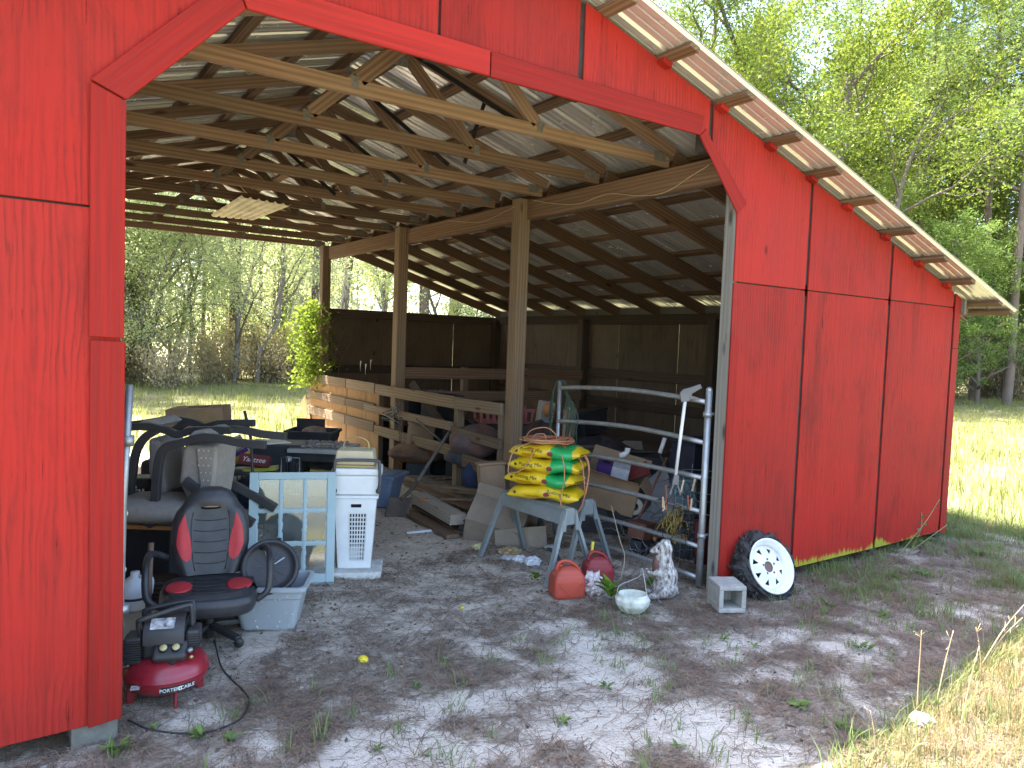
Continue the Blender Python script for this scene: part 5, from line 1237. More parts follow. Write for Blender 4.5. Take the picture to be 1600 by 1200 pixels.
# ================================================================ things on the right of the doorway
# --- pipe gate along the post line
pg = thing('pipe_gate', 'long galvanised six rail pipe gate closing the stall beside the right doorway post', 'gate', (4.43, 3.79, 0), 0)
GX, GY = -.16, 1.60                                  # far end relative to the hinge
def gp(t, z): return Vector((GX * t + .03 * math.sin(t * 3.1), GY * t, z))
MB().tube([(0.0, 0, .03), (.005, 0, .6), (.01, 0, 1.53)], .026, 12).build('upright', GALV, pg)
MB().ball((.01, 0, 1.53), .0265, 12, 6).build('end_cap', GALV, pg)
MB().tube([(GX, GY, .10), (GX, GY, 1.50)], .019, 10).build('upright', GALV, pg)
for z in (1.44, 1.13, .86, .60, .33, .09):
    pts = [Vector((0.004, .02, z)) + gp(t, 0) - Vector((0, 0, 0)) + Vector((0, 0, (.035 * math.sin(math.pi * min(1, (t) * 1.0)) if z > 1.0 else .01 * math.sin(3 * t)))) for t in [i / 10 for i in range(10)]]
    pts.append(Vector((GX, GY - .005, z + (.0 if z > 1 else 0))))
    MB().tube(pts, .0195, 10).build('rail', GALV, pg)
    for t in (.22, .55, .8):
        MB().lathe([(0, 0), (.0055, 0), (.0055, .006), (0, .006)], 8, rot=Matrix.Rotation(-1.57, 3, 'Y'), at=(pts[int(t * 10)].x - .0185, pts[int(t * 10)].y, pts[int(t * 10)].z)).build('rivet', GALV, pg)
for z in (1.33, .40):
    hg_ = MB().lathe([(.0265, 0), (.034, 0), (.034, .035), (.0265, .035)], 14, at=(.005, 0, z)).build('hinge', GALV, pg)
    MB().tube([(.03, 0, z + .018), (.10, -.01, z + .018)], .012, 8).build('pin', GALV, hg_)
# --- reacher hanging on the gate with clothes pegs below
rc_ = thing('reacher_grabber', 'white reacher grabber with grey pistol grip hooked over the top gate rail', 'grabber', (4.33, 3.93, 0.0), -.7)
MB().tube([(-.045, -.03, .86), (0, -.03, 1.45)], .013, 10).build('shaft', M('white_metal', (.72, .72, .70), rough=.4, dirt=.1), rc_)
GRP = M('grey_grip', (.14, .14, .145), (.10, .10, .10), scale=8, rough=.5)
MB().prism([(-.03, 1.43), (.03, 1.44), (.05, 1.50), (.12, 1.545), (.105, 1.575), (.03, 1.545), (-.02, 1.53), (-.045, 1.50)], -.045, -.015).build('grip', GRP, rc_, bev=.006)
MB().prism([(.03, 1.46), (.10, 1.455), (.105, 1.468), (.04, 1.485)], -.04, -.02).build('trigger', GRP, rc_)
jw = MB().prism([(-.07, .80), (-.02, .80), (-.02, .87), (-.055, .875)], -.05, -.01)
jw.bar((-.08, -.03, .72), (-.055, -.03, .81), .02, .012); jw.bar((.0, -.03, .72), (-.03, -.03, .81), .02, .012)
jw.build('jaw', GRP, rc_)
pegs = thing('peg_hanger', 'tangle of clothes pegs and wire hanging from the third gate rail', 'peg hanger', (4.36, 3.98, 0), -.6)
random.seed(4)
PEGW = M('peg_wood', (.50, .36, .22), (.38, .26, .15), scale=8); PEGR = M('rust_red_wire', (.25, .06, .035), (.15, .05, .03), scale=8)
for k in range(9):
    x = random.uniform(-.17, .13); z = random.uniform(.62, .84); a = random.uniform(-.5, .5)
    MB().bar((x - .03 * math.sin(a), -.05, z - .05), (x + .03 * math.sin(a), -.05, z + .05), .012, .012).build('peg', PEGW if k % 3 else PEGR, pegs)
tw = MB()
for k in range(34):
    x = random.uniform(-.2, .16); z = random.uniform(.40, .82); p = [Vector((x, random.uniform(-.07, .07), z))]
    for q in range(3): p.append(p[-1] + Vector((random.uniform(-.09, .09), random.uniform(-.04, .04), random.uniform(-.10, .04))))
    tw.tube(cr(p, 4), .0035, 4)
o = tw.build('wire_tangle', BLACKM, pegs, fix=False); o['kind'] = 'stuff'
# --- green hose or wire hung over the gate's far corner
hs = MB(); random.seed(6); e0 = Vector((4.27, 5.39, 0))
for k in range(13):
    r = random.uniform(.0, .05); l = random.uniform(.35, .72); o1 = random.uniform(-.12, .18)
    hs.tube(cr([e0 + Vector((-.03, o1 * .3 + .05, 1.49 - l * .8)), e0 + Vector((-.035, .06 + r, 1.2)), e0 + Vector((-.03, .03, 1.47)), e0 + Vector((0, -.02, 1.49 + r * .4)), e0 + Vector((.03, -.05 + o1 * .3, 1.45)), e0 + Vector((.03, -.10 - o1 * .8, 1.45 - l * .5)), e0 + Vector((.02, -.05 - o1, 1.45 - l))], 5), .0045, 5)
tag(hs.build('garden_line', M('dark_green_cord', (.035, .075, .05), (.03, .055, .04), scale=6, rough=.6), fix=False), 'dark green cord looped over the far top corner of the pipe gate', 'cord', kind=None)
# --- sawhorses
SAWM = M('grey_steel', (.30, .345, .36), (.235, .27, .285), scale=7, rough=.42, metal=.45, dirt=.35, dcol=(.20, .18, .15), bump=.05)
def sawhorse(x, y, rz, label):
    t = thing('sawhorse', label, 'sawhorse', (x, y, 0), rz, 'grey steel sawhorses')
    MB().prism([(-.045, .57), (.045, .57), (.045, .535), (.062, .44), (-.062, .44), (-.045, .535)], -.42, .42).build('crossbar', SAWM, t, bev=.005)
    MB().prism([(-.035, .505), (.035, .505), (.042, .47), (-.042, .47)], -.30, .30).build('stiffener', SAWM, t)
    for sx in (-1, 1):
        for sy in (-1, 1):
            lg2 = MB(); a = Vector((sx * .04, sy * .40, .555)); c = Vector((sx * .235, sy * .455, 0))
            d = (c - a).normalized(); out = Vector((sx, 0, .4)).normalized(); sd = Vector((0, 1, 0))
            for off in (-.019, .019): lg2.bar(a + sd * off, c + sd * off, .006, .026, up=(sx, 0, 0))
            lg2.bar(a + Vector((sx * .012, 0, 0)), c + Vector((sx * .012, 0, 0)), .036, .006, up=(sx, 0, .4))
            lg2.build('leg', SAWM, t)
        MB().prism([(sx * .046, .56), (sx * .05, .40), (sx * .10, .40), (sx * .05, .56)], -.437, -.425).build('end_plate', SAWM, t)
    return t
sawhorse(3.65, 4.85, 0.03, 'grey steel sawhorse nearer the open doorway under the potting soil bags')
sawhorse(4.03, 5.06, 0.0, 'second grey steel sawhorse behind the first, next to the pipe gate')
# --- bags of potting soil
def bagmat(green):
    m, nt, bs, out = newmat('soil_bag_film'); b = NB(nt); v = b.coords((1, 1, 1)); tc = b.n('TexCoord'); sx = b.n('SeparateXYZ'); b.l(tc.outputs['Object'], sx.inputs[0])
    col = b.mix(b.ramp(b.noise(v, 9, 5), [(.4, 0.), (.6, 1.)]), (.66, .46, .015), (.56, .37, .012))
    # printed bands (flat print on the film)
    w = b.ramp(b.noise(b.coords((7, 7, 26)), 1.0, 3, .5, .4), [(.60, 0.), (.63, 1.)])
    zb = b.ramp(b.noise(b.coords((1.2, 1.2, 22)), 1.0, 1), [(.50, 0.), (.53, 1.)])
    mm = b.n('Math', operation='MULTIPLY'); b.l(w, mm.inputs[0]); b.l(zb, mm.inputs[1])
    col = b.mix(mm.outputs[0], col, (.42, .11, .02))
    if green:
        ad = b.n('Math', operation='ADD'); b.l(sx.outputs[0], ad.inputs[0]); q = b.n('Math', operation='MULTIPLY'); q.inputs[1].default_value = .05; b.l(b.noise(v, 14, 3), q.inputs[0]); b.l(q.outputs[0], ad.inputs[1])
        g = b.ramp(ad.outputs[0], [(.085, 0.), (.09, 1.), (.262, 1.), (.268, 0.)])
        col = b.mix(g, col, (.015, .30, .075))
    b.l(col, bs.inputs['Base Color']); bs.inputs['Roughness'].default_value = .28; bs.inputs['Specular IOR Level'].default_value = .5
    b.l(b.bump(b.noise(b.coords((1, 1, 1)), 22, 5, .65, .8), .55, .010), bs.inputs['Normal']); return m
BGREEN, BYEL = bagmat(True), bagmat(False)
INKD = M('dark_green_ink', (.02, .04, .015), bump=0, dirt=0); INKR = M('maroon_ink', (.20, .03, .03), (.14, .03, .03), bump=0, dirt=0)
INKO = M('orange_ink', (.55, .12, .02), bump=0, dirt=0)
def soilbag(i, x, y, z, rz, green, label, droop=0.0):
    random.seed(60 + i); ph = random.random() * 6
    t = thing('soil_bag', label, 'soil bag', (x, y, z), rz, 'stacked bags of potting soil')
    def f(u, v):
        a = 2 * math.pi * v; s = 2 * u - 1; e = max(0, 1 - abs(s) ** 3.2) ** .55
        wy = .19 * (1 - .12 * abs(s) ** 3); cy = math.cos(a); cz = math.sin(a)
        yy = math.copysign(abs(cy) ** .75, cy) * wy * (1 + .02 * math.sin(9 * s + ph)); hz = .061 * e + .004
        zz = math.copysign(abs(cz) ** .8, cz) * hz + .010 * math.sin(5 * s + ph) * e - droop * s * s * .03 + .008 * math.sin(7 * s + 3 * cy + ph)
        if abs(s) > .94: yy *= 1.02
        return (s * .30, yy, .066 + zz)
    MB().grid(f, 44, 26).build('bag', BGREEN if green else BYEL, t)
    def onface(xx, zz, push=.004):                   # a point on the bag's front side
        s = xx / .30; e = max(0, 1 - abs(s) ** 3.2) ** .55; hz = .061 * e + .004; q = max(-.98, min(.98, (zz - .066) / hz))
        sa = math.copysign(abs(q) ** (1 / .8), q); ca = -max(.02, 1 - sa * sa) ** .5
        return Vector((xx, -(abs(ca) ** .75) * .19 * (1 - .12 * abs(s) ** 3) * (1 + .02 * math.sin(9 * s + ph)) - push, zz + .010 * math.sin(5 * s + ph) * e + .008 * math.sin(7 * s - 3 * abs(ca) ** .75 + ph) * 1.0))
    def print_text(s, size, x0, z0, m):
        me = text_mesh(s, size, .0006)
        for vtx in me.vertices:
            p = onface(vtx.co.x + x0, z0 + vtx.co.y); vtx.co = p
        me.materials.append(m); o = bpy.data.objects.new('lettering', me); C.objects.link(o); o.parent = t
    def dot(x0, z0, r, m, name='logo', sx=1.3):
        MB().add([onface(x0 + r * sx * math.cos(k * .3927), z0 + r * math.sin(k * .3927), .0035) for k in range(16)], [tuple(range(16))]).build(name, m, t)
    if green or i != 9:
        print_text('Potting Mix', .042, -.10 if green else .14, .080, INKD); print_text('Potting Mix', .028, -.11 if green else -.08, .040, INKO)
        dot(.06 if green else .04, .06, .019, INKR); dot(-.225, .07, .012, INKD, sx=1)
    return t
bx_, by_ = 3.72, 4.83
rzb = -.97
lbs = ['yellow soil bag with no green end, bottom of the stack on the sawhorses', 'yellow soil bag with a green end, second from the bottom of the stack', 'yellow soil bag with a green end, second from the top of the stack', 'yellow soil bag with a bright green end, topmost under the coiled cord']
for i in range(4):
    soilbag(i, bx_ + [.02, 0, .01, .03][i], by_ + [0, .01, -.01, 0][i], .571 + i * .109, rzb + [.05, -.03, .04, .0][i], i > 0, lbs[i], droop=.8 if i == 0 else .25)
# orange extension cord heaped on the bags and hanging over the end
xc = MB(); random.seed(14)
zt = .571 + 4 * .109 + .012
pts = []
for k in range(150):
    a = k * .55; r = .155 + .055 * math.sin(k * .21) + random.uniform(-.02, .02)
    pts.append((bx_ + .01 + r * 1.25 * math.cos(a) * .9, by_ + r * math.sin(a) * .9, zt + .012 + .022 * abs(math.sin(k * .37)) + random.uniform(0, .02)))
xc.tube(cr(pts, 3), .0048, 5)
c0 = Vector((bx_, by_, 0)); rx_ = Vector((math.cos(rzb), math.sin(rzb), 0)); ry_ = Vector((-math.sin(rzb), math.cos(rzb), 0))
def bl(a, q, z): return c0 + rx_ * a + ry_ * q + Vector((0, 0, z))
for L in ([(.05, -.05, zt + .02), (.18, -.17, .95), (.22, -.215, .80), (.20, -.225, .60), (.25, -.22, .50), (.34, -.18, .54), (.37, -.10, .70), (.36, -.02, .90), (.25, .02, zt)],
          [(-.1, -.08, zt + .02), (-.22, -.17, .97), (-.25, -.215, .84), (-.24, -.2, .78), (-.12, -.22, .84), (-.05, -.18, .98)],
          [(.1, 0, zt + .02), (.30, -.08, .93), (.345, -.10, .80), (.36, -.08, .66), (.35, .03, .80), (.30, .05, .94), (.1, .06, zt + .02)],
          [(-.2, .0, zt + .02), (-.15, .02, zt + .10), (-.02, .02, zt + .13), (.06, .02, zt + .08), (.08, .0, zt + .02)], [(-.12, -.03, zt + .02), (-.1, -.03, zt + .07), (-.02, -.03, zt + .08), (.0, -.03, zt + .03)]):
    xc.tube(cr([bl(*p) for p in L], 6), .0048, 5)
tag(xc.build('extension_cord', M('rusty_orange_cord', (.38, .11, .05), (.44, .24, .12), scale=3, rough=.6, dirt=.3), fix=False), 'long orange and tan cord coiled on the soil bags and draped over their end', 'cord')
# --- cardboard boxes
def openbox(name, label, loc, rot, w, d, h, m=CARD, flaps=True):
    t = thing(name, label, 'box', loc, rot=rot)
    T = .005
    MB().box(-w, w, -d, -d + T, 0, h).build('side_panel', m, t); MB().box(-w, w, d - T, d, 0, h).build('side_panel', m, t)
    for s in (-1, 1): MB().box(s * w - T / 2, s * w + T / 2, -d + T + .001, d - T - .001, 0, h).build('side_panel', m, t)
    MB().box(-w + T, w - T, -d + T, d - T, .001, T).build('bottom_panel', m, t)
    if flaps:
        MB().bar((0, -d - .002, h + .002), (0, -d - .10, h + .05), 2 * w, T, up=(0, 0, 1)).build('flap', m, t)
        MB().bar((0, d + .002, h + .002), (0, d + .08, h + .09), 2 * w, T, up=(0, 0, 1)).build('flap', m, t)
        MB().bar((w + .004, 0, h), (w + .10, 0, h - .08), 2 * d, T).build('flap', m, t)
    return t
openbox('cardboard_box', 'open pale cardboard box tipped over behind the left sawhorse legs', (3.72, 5.62, .02), (R_(-58), R_(12), -.75), .26, .20, .34, CARD2)
openbox('cardboard_box', 'flattened pale cardboard box on the sand under the sawhorses', (3.98, 5.52, .0), (R_(4), R_(-6), -.55), .23, .18, .20, CARD2, flaps=False)
b2 = openbox('cardboard_box', 'brown cardboard box holding a purple carton behind the gate', (5.02, 5.50, .30), (R_(10), R_(12), -.95), .30, .21, .34, CARD)
pu = thing('tissue_box', 'purple and white tissue carton standing in the brown box', 'box', (5.0, 5.45, .56), rot=(R_(12), R_(10), -.8))
MB().box(-.15, .0, -.08, .08, 0, .13).build('purple_end', M('purple_card', (.10, .04, .22), bump=0), pu)
MB().box(.001, .17, -.08, .08, 0, .13).build('white_end', M('white_print_card', (.62, .64, .66), (.45, .46, .48), scale=22, bump=0), pu)
MB().ball((-.07, -.0, .131), .04, 12, 5, sc=(1.2, .6, .05)).build('opening', _mc['painted_hole_dark'], pu)  # flat black oval painted as the dark inside the carton
tag(MB().prism([(-.14, 0), (.15, 0), (.15, .012), (-.14, .012)], -.1, .1).build('book', M('maroon_book', (.18, .03, .03)), None, (5.2, 5.33, .60), (R_(30), R_(-20), -.7)), 'maroon hardback book leaning beside the purple carton', 'book')
tag(MB().tube(cr([D(968, 712, 7.3), D(975, 710, 7.3), D(980, 706, 7.3), D(981, 700, 7.3)], 4), .028, 8).build('white_bottle_neck', WHTP), 'curved white plastic spout above the brown box', 'spout')
sup = thing('storage_crate', 'dark crate supporting the brown cardboard box', 'crate', (5.05, 5.52, 0), -.9)
MB().box(-.28, .28, -.2, .2, 0, .29).build('body', BLKP, sup, bev=.01)
tl = openbox('cardboard_box', 'tall pale carton with a raised flap standing behind the brown box', (6.05, 6.35, 0), (0, 0, -.5), .26, .2, .62, CARD2)
# --- navy trunk with foam ended rack
tr_ = thing('trunk', 'navy trunk with worn dark lid behind the gate', 'trunk', (6.25, 5.85, .0), -.72)
MB().box(-.55, .55, -.28, .28, 0, .56).build('body', NAVY, tr_, bev=.015); MB().box(-.57, .57, -.3, .3, .561, .64).build('lid', DBLK, tr_, bev=.01)
for x in (-.3, 0, .3): MB().box(x - .03, x + .03, -.31, -.3005, .5, .6).build('latch', GALV, tr_)
rk = thing('bike_rack', 'black folding rack with three white foam tips in front of the navy trunk', 'rack', (5.55, 5.05, 0), 0)
for (u, v, du) in ((1037, 690, 10), (1056, 687, 6), (1061, 706, 4)):
    a = D(u - 6, v + 18, 7.3) - Vector((5.55, 5.05, 0)); c = D(u + 2, v - 6, 7.3) - Vector((5.55, 5.05, 0)); MB().tube([a, c], .021, 10).build('foam_tip', WHTP, rk)
    MB().tube([a, D(1045, 740, 7.35) - Vector((5.55, 5.05, 0)), D(1052, 860, 7.2) - Vector((5.55, 5.05, 0))], .014, 7).build('arm', BLKM, rk)
# --- grey metal sheet / folded panel and rake, drum, straw broom, wire cages
gs = thing('folded_sheet', 'folded grey panel leaning in a point behind the gate', 'panel', (5.35, 5.30, 0), 0)
A = [D(u, v, d) - Vector((5.35, 5.30, 0)) for u, v, d in ((948, 800, 7.4), (1040, 728, 7.3), (1062, 800, 7.0), (1010, 830, 7.0))]
MB().add(A + [p + Vector((.03, .05, -.01)) for p in A], [(0, 1, 2, 3), (7, 6, 5, 4), (0, 3, 7, 4), (3, 2, 6, 7), (2, 1, 5, 6), (1, 0, 4, 5)]).build('panel', M('grey_sheet', (.20, .21, .22), (.16, .165, .17), scale=3, rough=.6, dirt=.4), gs)
tag(MB().tube([D(1042, 715, 7.0), D(1012, 780, 6.9), D(992, 822, 6.8)], .011, 8).build('broom_handle', M('red_brown_handle', (.20, .07, .04), (.15, .055, .035), scale=6)), 'red brown broom handle slanting across the grey panel', 'handle')
dm_ = thing('black_drum', 'black rounded tank with a round white and chrome cap facing out through the gate', 'drum', (5.18, 5.32, .26), rot=(R_(82), 0, CAMR - .1))
MB().lathe([(0, -.25), (.16, -.25), (.22, -.2), (.235, 0), (.22, .14), (.15, .2), (0, .215)], 28, sx=1.15).build('tank', BLKP, dm_)
MB().lathe([(0, .20), (.082, .20), (.085, .222), (.075, .23), (.05, .232), (0, .232)], 24, at=(.01, .02, 0)).build('white_ring', M('dirty_white', (.55, .50, .40), (.45, .40, .32), scale=9, dirt=.4), dm_)
MB().ball((.01, .02, .225), .042, 18, 9, sc=(1, 1, .7)).build('chrome_knob', M('chrome', (.6, .6, .62), rough=.15, metal=1, dirt=.1), dm_)
br1 = thing('straw_broom', 'worn straw broom lying behind the lower gate rails', 'broom', (5.0, 4.75, .12), rot=(R_(-6), R_(10), .62))
random.seed(21); sw = MB()
for k in range(150):
    y = random.gauss(0, .03); sp = y * 4 + random.gauss(0, .05); sw.tube([(.0, y, random.gauss(.02, .02)), (.22, y + sp * .5, random.gauss(.04, .03)), (.46 + random.uniform(-.08, .1), y + sp, random.gauss(.03, .05))], .0028, 3, cap=False)
o = sw.build('bristles', M('straw', (.42, .33, .17), (.30, .22, .11), scale=4), br1, fix=False); o['kind'] = 'stuff'
MB().tube([(-.35, 0, 0), (.05, 0, .02)], .016, 8).build('handle', M('red_brown_handle'.replace('_handle', '_stick'), (.24, .09, .05)), br1)
MB().ball((.0, 0, .02), .04, 10, 6, sc=(1.2, 1.2, .7)).build('ferrule', M('brick_red', (.30, .07, .045)), br1)
bb2 = MB(); random.seed(22)
for k in range(60):
    p = D(1055 + random.gauss(0, 11), 800 + random.uniform(-10, 38), 6.3); bb2.bar(p, p + Vector((random.gauss(0, .02), random.gauss(0, .02), -.07)), .008, .008)
o = bb2.build('push_broom_head', M('yellow_bristle', (.42, .30, .07), (.30, .20, .05), scale=5), fix=False); tag(o, 'yellow bristled broom head hanging behind the gate beside the wire cages', 'broom')
cg = thing('tomato_cage', 'round wire plant cages stacked behind the right end of the gate', 'wire cage', (4.85, 4.2, 0), 0)
for z in (.10, .25, .42, .60, .80): MB().tube([(.19 * math.cos(a * .2618), .19 * math.sin(a * .2618), z) for a in range(25)], .0032, 4, cap=False).build('ring', GALV, cg)
for k in range(6): MB().tube([(.19 * math.cos(k * 1.047), .19 * math.sin(k * 1.047), 0), (.19 * math.cos(k * 1.047), .19 * math.sin(k * 1.047), .85)], .003, 4).build('upright_wire', GALV, cg)
cw = MB(); random.seed(23)
for k in range(26):
    p = G(random.uniform(965, 1090), random.uniform(862, 905)); p.y += .4; p.x += .15; r = random.uniform(.05, .15); tz = random.uniform(.0, 1.2)
    cw.tube([p + Vector((r * math.cos(a * .2618), r * .7 * math.sin(a * .2618), .05 + random.uniform(0, .02) + r * tz * (1 + math.sin(a * .2618)) * .7)) for a in range(25)], .003, 4, cap=False)
tag(cw.build('coiled_wire', GALV, fix=False), 'loops of loose fence wire heaped behind the bottom gate rails', 'wire', kind=None)
tag(MB().tube([D(1095, 812, 6.0), D(1095, 880, 6.0)], .05, 12).build('red_bucket', M('dark_red_plastic', (.12, .02, .025))), 'dark red bucket behind the gate beside the hinge pipe', 'bucket')
# timber stub with a white cap
p_ = D(890, 640, 7.6); sb2 = thing('timber_stub', 'sawn timber post stub with a white knob behind the gate', 'post', (p_.x, p_.y, 0), .4)
plank('stub', (0, 0, 0), (0, 0, p_.z), .10, .10, POSTW, sb2, up=(1, 0, 0)); MB().lathe([(0, p_.z), (.03, p_.z), (.035, p_.z + .02), (.01, p_.z + .03), (0, p_.z + .03)], 12).build('knob', WHTP, sb2)
# --- heaps inside the dark stall
def heap(name, label, cat, u, v, d, sx, sy, sz, m, rz=0, bz=None, lum=.25):
    p = D(u, v, d); random.seed(hash(label) % 1000 if False else len(label) * 7 + int(u)); ph = random.random() * 9
    def f(a, q):
        t = 2 * math.pi * a; s = math.pi * q; k = 1 + lum * mnoise.noise(Vector((math.cos(t) * 1.5 + ph, math.sin(t) * 1.5, math.cos(s) * 1.8)))
        return (math.cos(t) * math.sin(s) * sx * k, math.sin(t) * math.sin(s) * sy * k, -math.cos(s) * sz * k)
    return tag(MB().grid(f, 24, 12).build(name, m, None, (p.x, p.y, max(p.z, sz * .9)), (0, 0, rz)), label, cat)
CL = lambda n, c, c2=None: M(n, c, c2, scale=7, rough=.9, bump=.5, bd=.02)
heap('clothes_heap', 'heap of dusty pink and grey clothes beyond the rail fence', 'clothes', 745, 690, 8.6, .34, .3, .20, CL('pink_grey_cloth', (.22, .11, .09), (.10, .09, .09)))
heap('clothes_heap', 'dark blue jeans bundled under the rail fence', 'clothes', 738, 745, 8.3, .13, .10, .15, CL('denim', (.035, .055, .11), (.025, .04, .08)))
heap('clothes_heap', 'blue grey bundle below the third fence rail', 'clothes', 735, 712, 8.7, .3, .25, .14, CL('slate_cloth', (.07, .08, .10), (.05, .05, .06)))
heap('stuffed_bag', 'faded floral quilt sagging beneath the rail fence', 'quilt', 665, 705, 9.6, .5, .3, .14, CL('floral_quilt', (.22, .12, .07), (.10, .07, .05)))
heap('stuffed_bag', 'dark bundle beyond the middle post', 'bag', 845, 700, 8.2, .4, .35, .28, CL('dark_red_cloth', (.08, .035, .03), (.05, .04, .04)))
heap('stuffed_bag', 'black bag heaped against the back of the stall', 'bag', 690, 680, 10.3, .5, .3, .24, CL('black_cloth', (.02, .02, .022)))
heap('stuffed_bag', 'dark bag lying behind the timber stub', 'bag', 935, 720, 8.6, .5, .4, .28, CL('purple_grey_cloth', (.06, .04, .05), (.04, .04, .04)))
kn = thing('wire_crate', 'dark blue wire crate with a white paper tag behind the rail fence', 'crate', (5.15, 9.55, 0), -.25)
MB().box(-.34, .34, -.25, .25, 0, 1.1).build('body', NAVY, kn)
wc = MB()
for k in range(9): wc.bar((-.32 + k * .08, -.262, .05), (-.32 + k * .08, -.262, 1.26), .006, .006)
for z in (.1, .7, 1.26): wc.bar((-.34, -.268, z), (.34, -.268, z), .006, .006)
o = wc.build('wire_front', BLKM, kn); o['kind'] = 'stuff'
MB().box(.05, .21, -.276, -.272, .96, 1.1).build('paper_tag', M('white_paper', (.5, .5, .52), (.2, .21, .24), scale=24, bump=0), kn)
plank('loose_board', tuple(D(643, 598, 9.4)), tuple(D(690, 660, 9.3)), .02, .10, DARKW); o = C.objects[-1]; tag(o, 'loose board slanting behind the second fence rail', 'board')
tag(MB().tube([D(650, 655, 9.2), D(690, 690, 9.0)], .012, 8).build('grey_pole', GREYW), 'thin grey pole slanting down behind the rail fence', 'pole')
pk = thing('laundry_basket', 'pink slatted plastic basket beyond the fence by the middle post', 'basket', (5.35, 7.9, .82), -.35)
PNK = M('pink_plastic', (.48, .16, .15), (.40, .13, .13), scale=6, dirt=.3)
MB().box(-.33, .33, -.2, .2, 0, .02).build('base', PNK, pk)
for y in (-.21, .21):
    MB().box(-.36, .36, y - .01, y + .01, .15, .19).build('rim', PNK, pk)
    for k in range(9): MB().bar((-.32 + k * .08, y, .02), (-.33 + k * .083, y, .15), .012, .03).build('slat', PNK, pk)
tag(MB().box(-.45, .45, -.3, .3, 0, .81).build('dark_cabinet', DBLK, None, (5.4, 7.95, 0), (0, 0, -.35)), 'dark cabinet under the pink basket', 'cabinet')
tag(MB().box(-.09, .09, -.06, .06, 0, .30).build('lamp_base', M('pale_lamp', (.35, .33, .29), (.28, .26, .22)), None, tuple(D(848, 668, 8.4)), (0, R_(8), -.3), bev=.02), 'pale box shaped lamp base in the dark stall by the green cord', 'lamp')
heap('orange_vase', 'small orange gourd shape beside the pale lamp base', 'vase', 856, 640, 8.2, .06, .06, .08, M('orange_clay', (.40, .17, .06)), lum=0)
for k, (u, v) in enumerate(((564, 572), (572, 577), (580, 570))):
    tag(MB().tube([D(u, v - 8, 11.6), D(u - 1, v, 11.6), D(u - 1, v + 8, 11.6)], [.012, .004, .003], 6).build('garden_tool', PRINTW), ['short white tipped tool leftmost on the back wall by the vine', 'white tipped tool in the middle of three on the back wall', 'white tipped tool rightmost of three on the back wall'][k], 'tool')
# --- hangers and chain on the fence
HGM = M('pale_wire', (.45, .46, .44), (.30, .31, .30), scale=8, rough=.5)
random.seed(33); hx = PX(625, 640, 4.29)
for k in range(7):
    t = thing('clothes_hanger', ['dark wire hanger sticking furthest left off the fence rail', 'pale plastic hanger tilted at the front of the cluster', 'thin pale hanger in the middle of the fence cluster', 'pale hanger swung to the right of the cluster', 'black hanger tucked behind the pale ones', 'pale hanger hanging lowest on the rail', 'grey hanger lying flat against the rail'][k], 'hanger', (4.29, hx.y + .05 + .035 * k, .88), rot=(R_(random.uniform(-35, 35)), R_(random.uniform(-20, 20)), R_(random.uniform(60, 120))), group='hangers on the fence rail')
    MB().tube(cr([(0, 0, .02), (.03, 0, .05), (0, 0, .08), (-.025, 0, .05)], 4), .0035, 5).build('hook', HGM if k % 3 else BLKM, t)
    MB().tube([(0, 0, .02), (-.19, 0, -.10), (.19, 0, -.10), (0, 0, .02)], .0055, 5).build('frame', HGM if k % 3 else BLKM, t)
chn = thing('chain', 'rusty chain with an orange hook hanging below the clothes hangers', 'chain', (4.28, hx.y - .05, 0), 0)
lk = bpy.data.meshes.new('link'); lkm = MB().tube([(0.018 * math.cos(a * .5236), 0, .028 * math.sin(a * .5236)) for a in range(13)], .006, 5, cap=False); lk = lkm.mesh('link'); lk.materials.append(M('rusty_chain', (.16, .12, .10), (.10, .08, .07)))
for k in range(14):
    o = link('link', lk, None, chn, (0, 0, .80 - k * .042), (0, 0, (k % 2) * 1.57))
MB().tube(cr([(0, 0, .40), (-.03, 0, .36), (-.02, 0, .28), (.03, 0, .24), (.05, 0, .30)], 4), .022, 7).build('hook', M('orange_paint', (.40, .13, .03), (.30, .10, .04)), chn)
# --- shovel, blue tote, stacked planks
RUST = M('rusty_steel', (.115, .085, .07), (.07, .055, .045), scale=9, rough=.75, bump=.15)
shv = thing('shovel', 'long handled shovel leaning on the rail fence, rusty blade in the sand', 'shovel', (3.47, 6.98, 0), 0)
B0 = Vector((3.47, 6.98, 0)); s0, s1, s2, s3 = D(626, 780, 7.75), D(652, 752, 7.85), D(700, 678, 8.75), D(716, 652, 9.0)
MB().tube([s1 - B0, s2 - B0, s3 - B0], .018, 8).build('handle', GREYW, shv)
MB().tube(cr([s0 - B0, D(640, 768, 7.78) - B0, s1 - B0], 4), .021, 8).build('socket', RUST, shv)
def blade(u, v):
    a = (u - .5) * 2; w = .12 * (1 if v < .6 else (1 - ((v - .6) / .4) ** 2) ** .5 + .02)
    p0 = s0 - B0; d = Vector((-.30, -.10, -1)).normalized(); sd = Vector((.82, -.56, 0)); n = d.cross(sd)
    return p0 + d * (v * .27 - .02) + sd * (a * w) + n * (.03 * a * a)
o = MB().grid(blade, 10, 8).build('blade', RUST, shv); q = o.modifiers.new('t', 'SOLIDIFY'); q.thickness = .003
BLG = M('blue_grey_plastic', (.16, .22, .32), (.13, .18, .27), scale=4, rough=.45, dirt=.3)
btt = tote('storage_tote', 'blue grey lidded tote standing behind the white cooler', (3.46, 7.55, 0), -.85, .52, .38, .33, .82, BLG)
MB().box(-.30, .30, -.225, .225, .331, .36).build('lid', BLG, btt, bev=.01); MB().box(-.24, .24, -.16, .16, .361, .375).build('lid_panel', BLG, btt, bev=.006)
PALE = wood('pale_board', (.42, .37, .30), (.34, .29, .23), weather=.6, wcol=(.40, .39, .36))
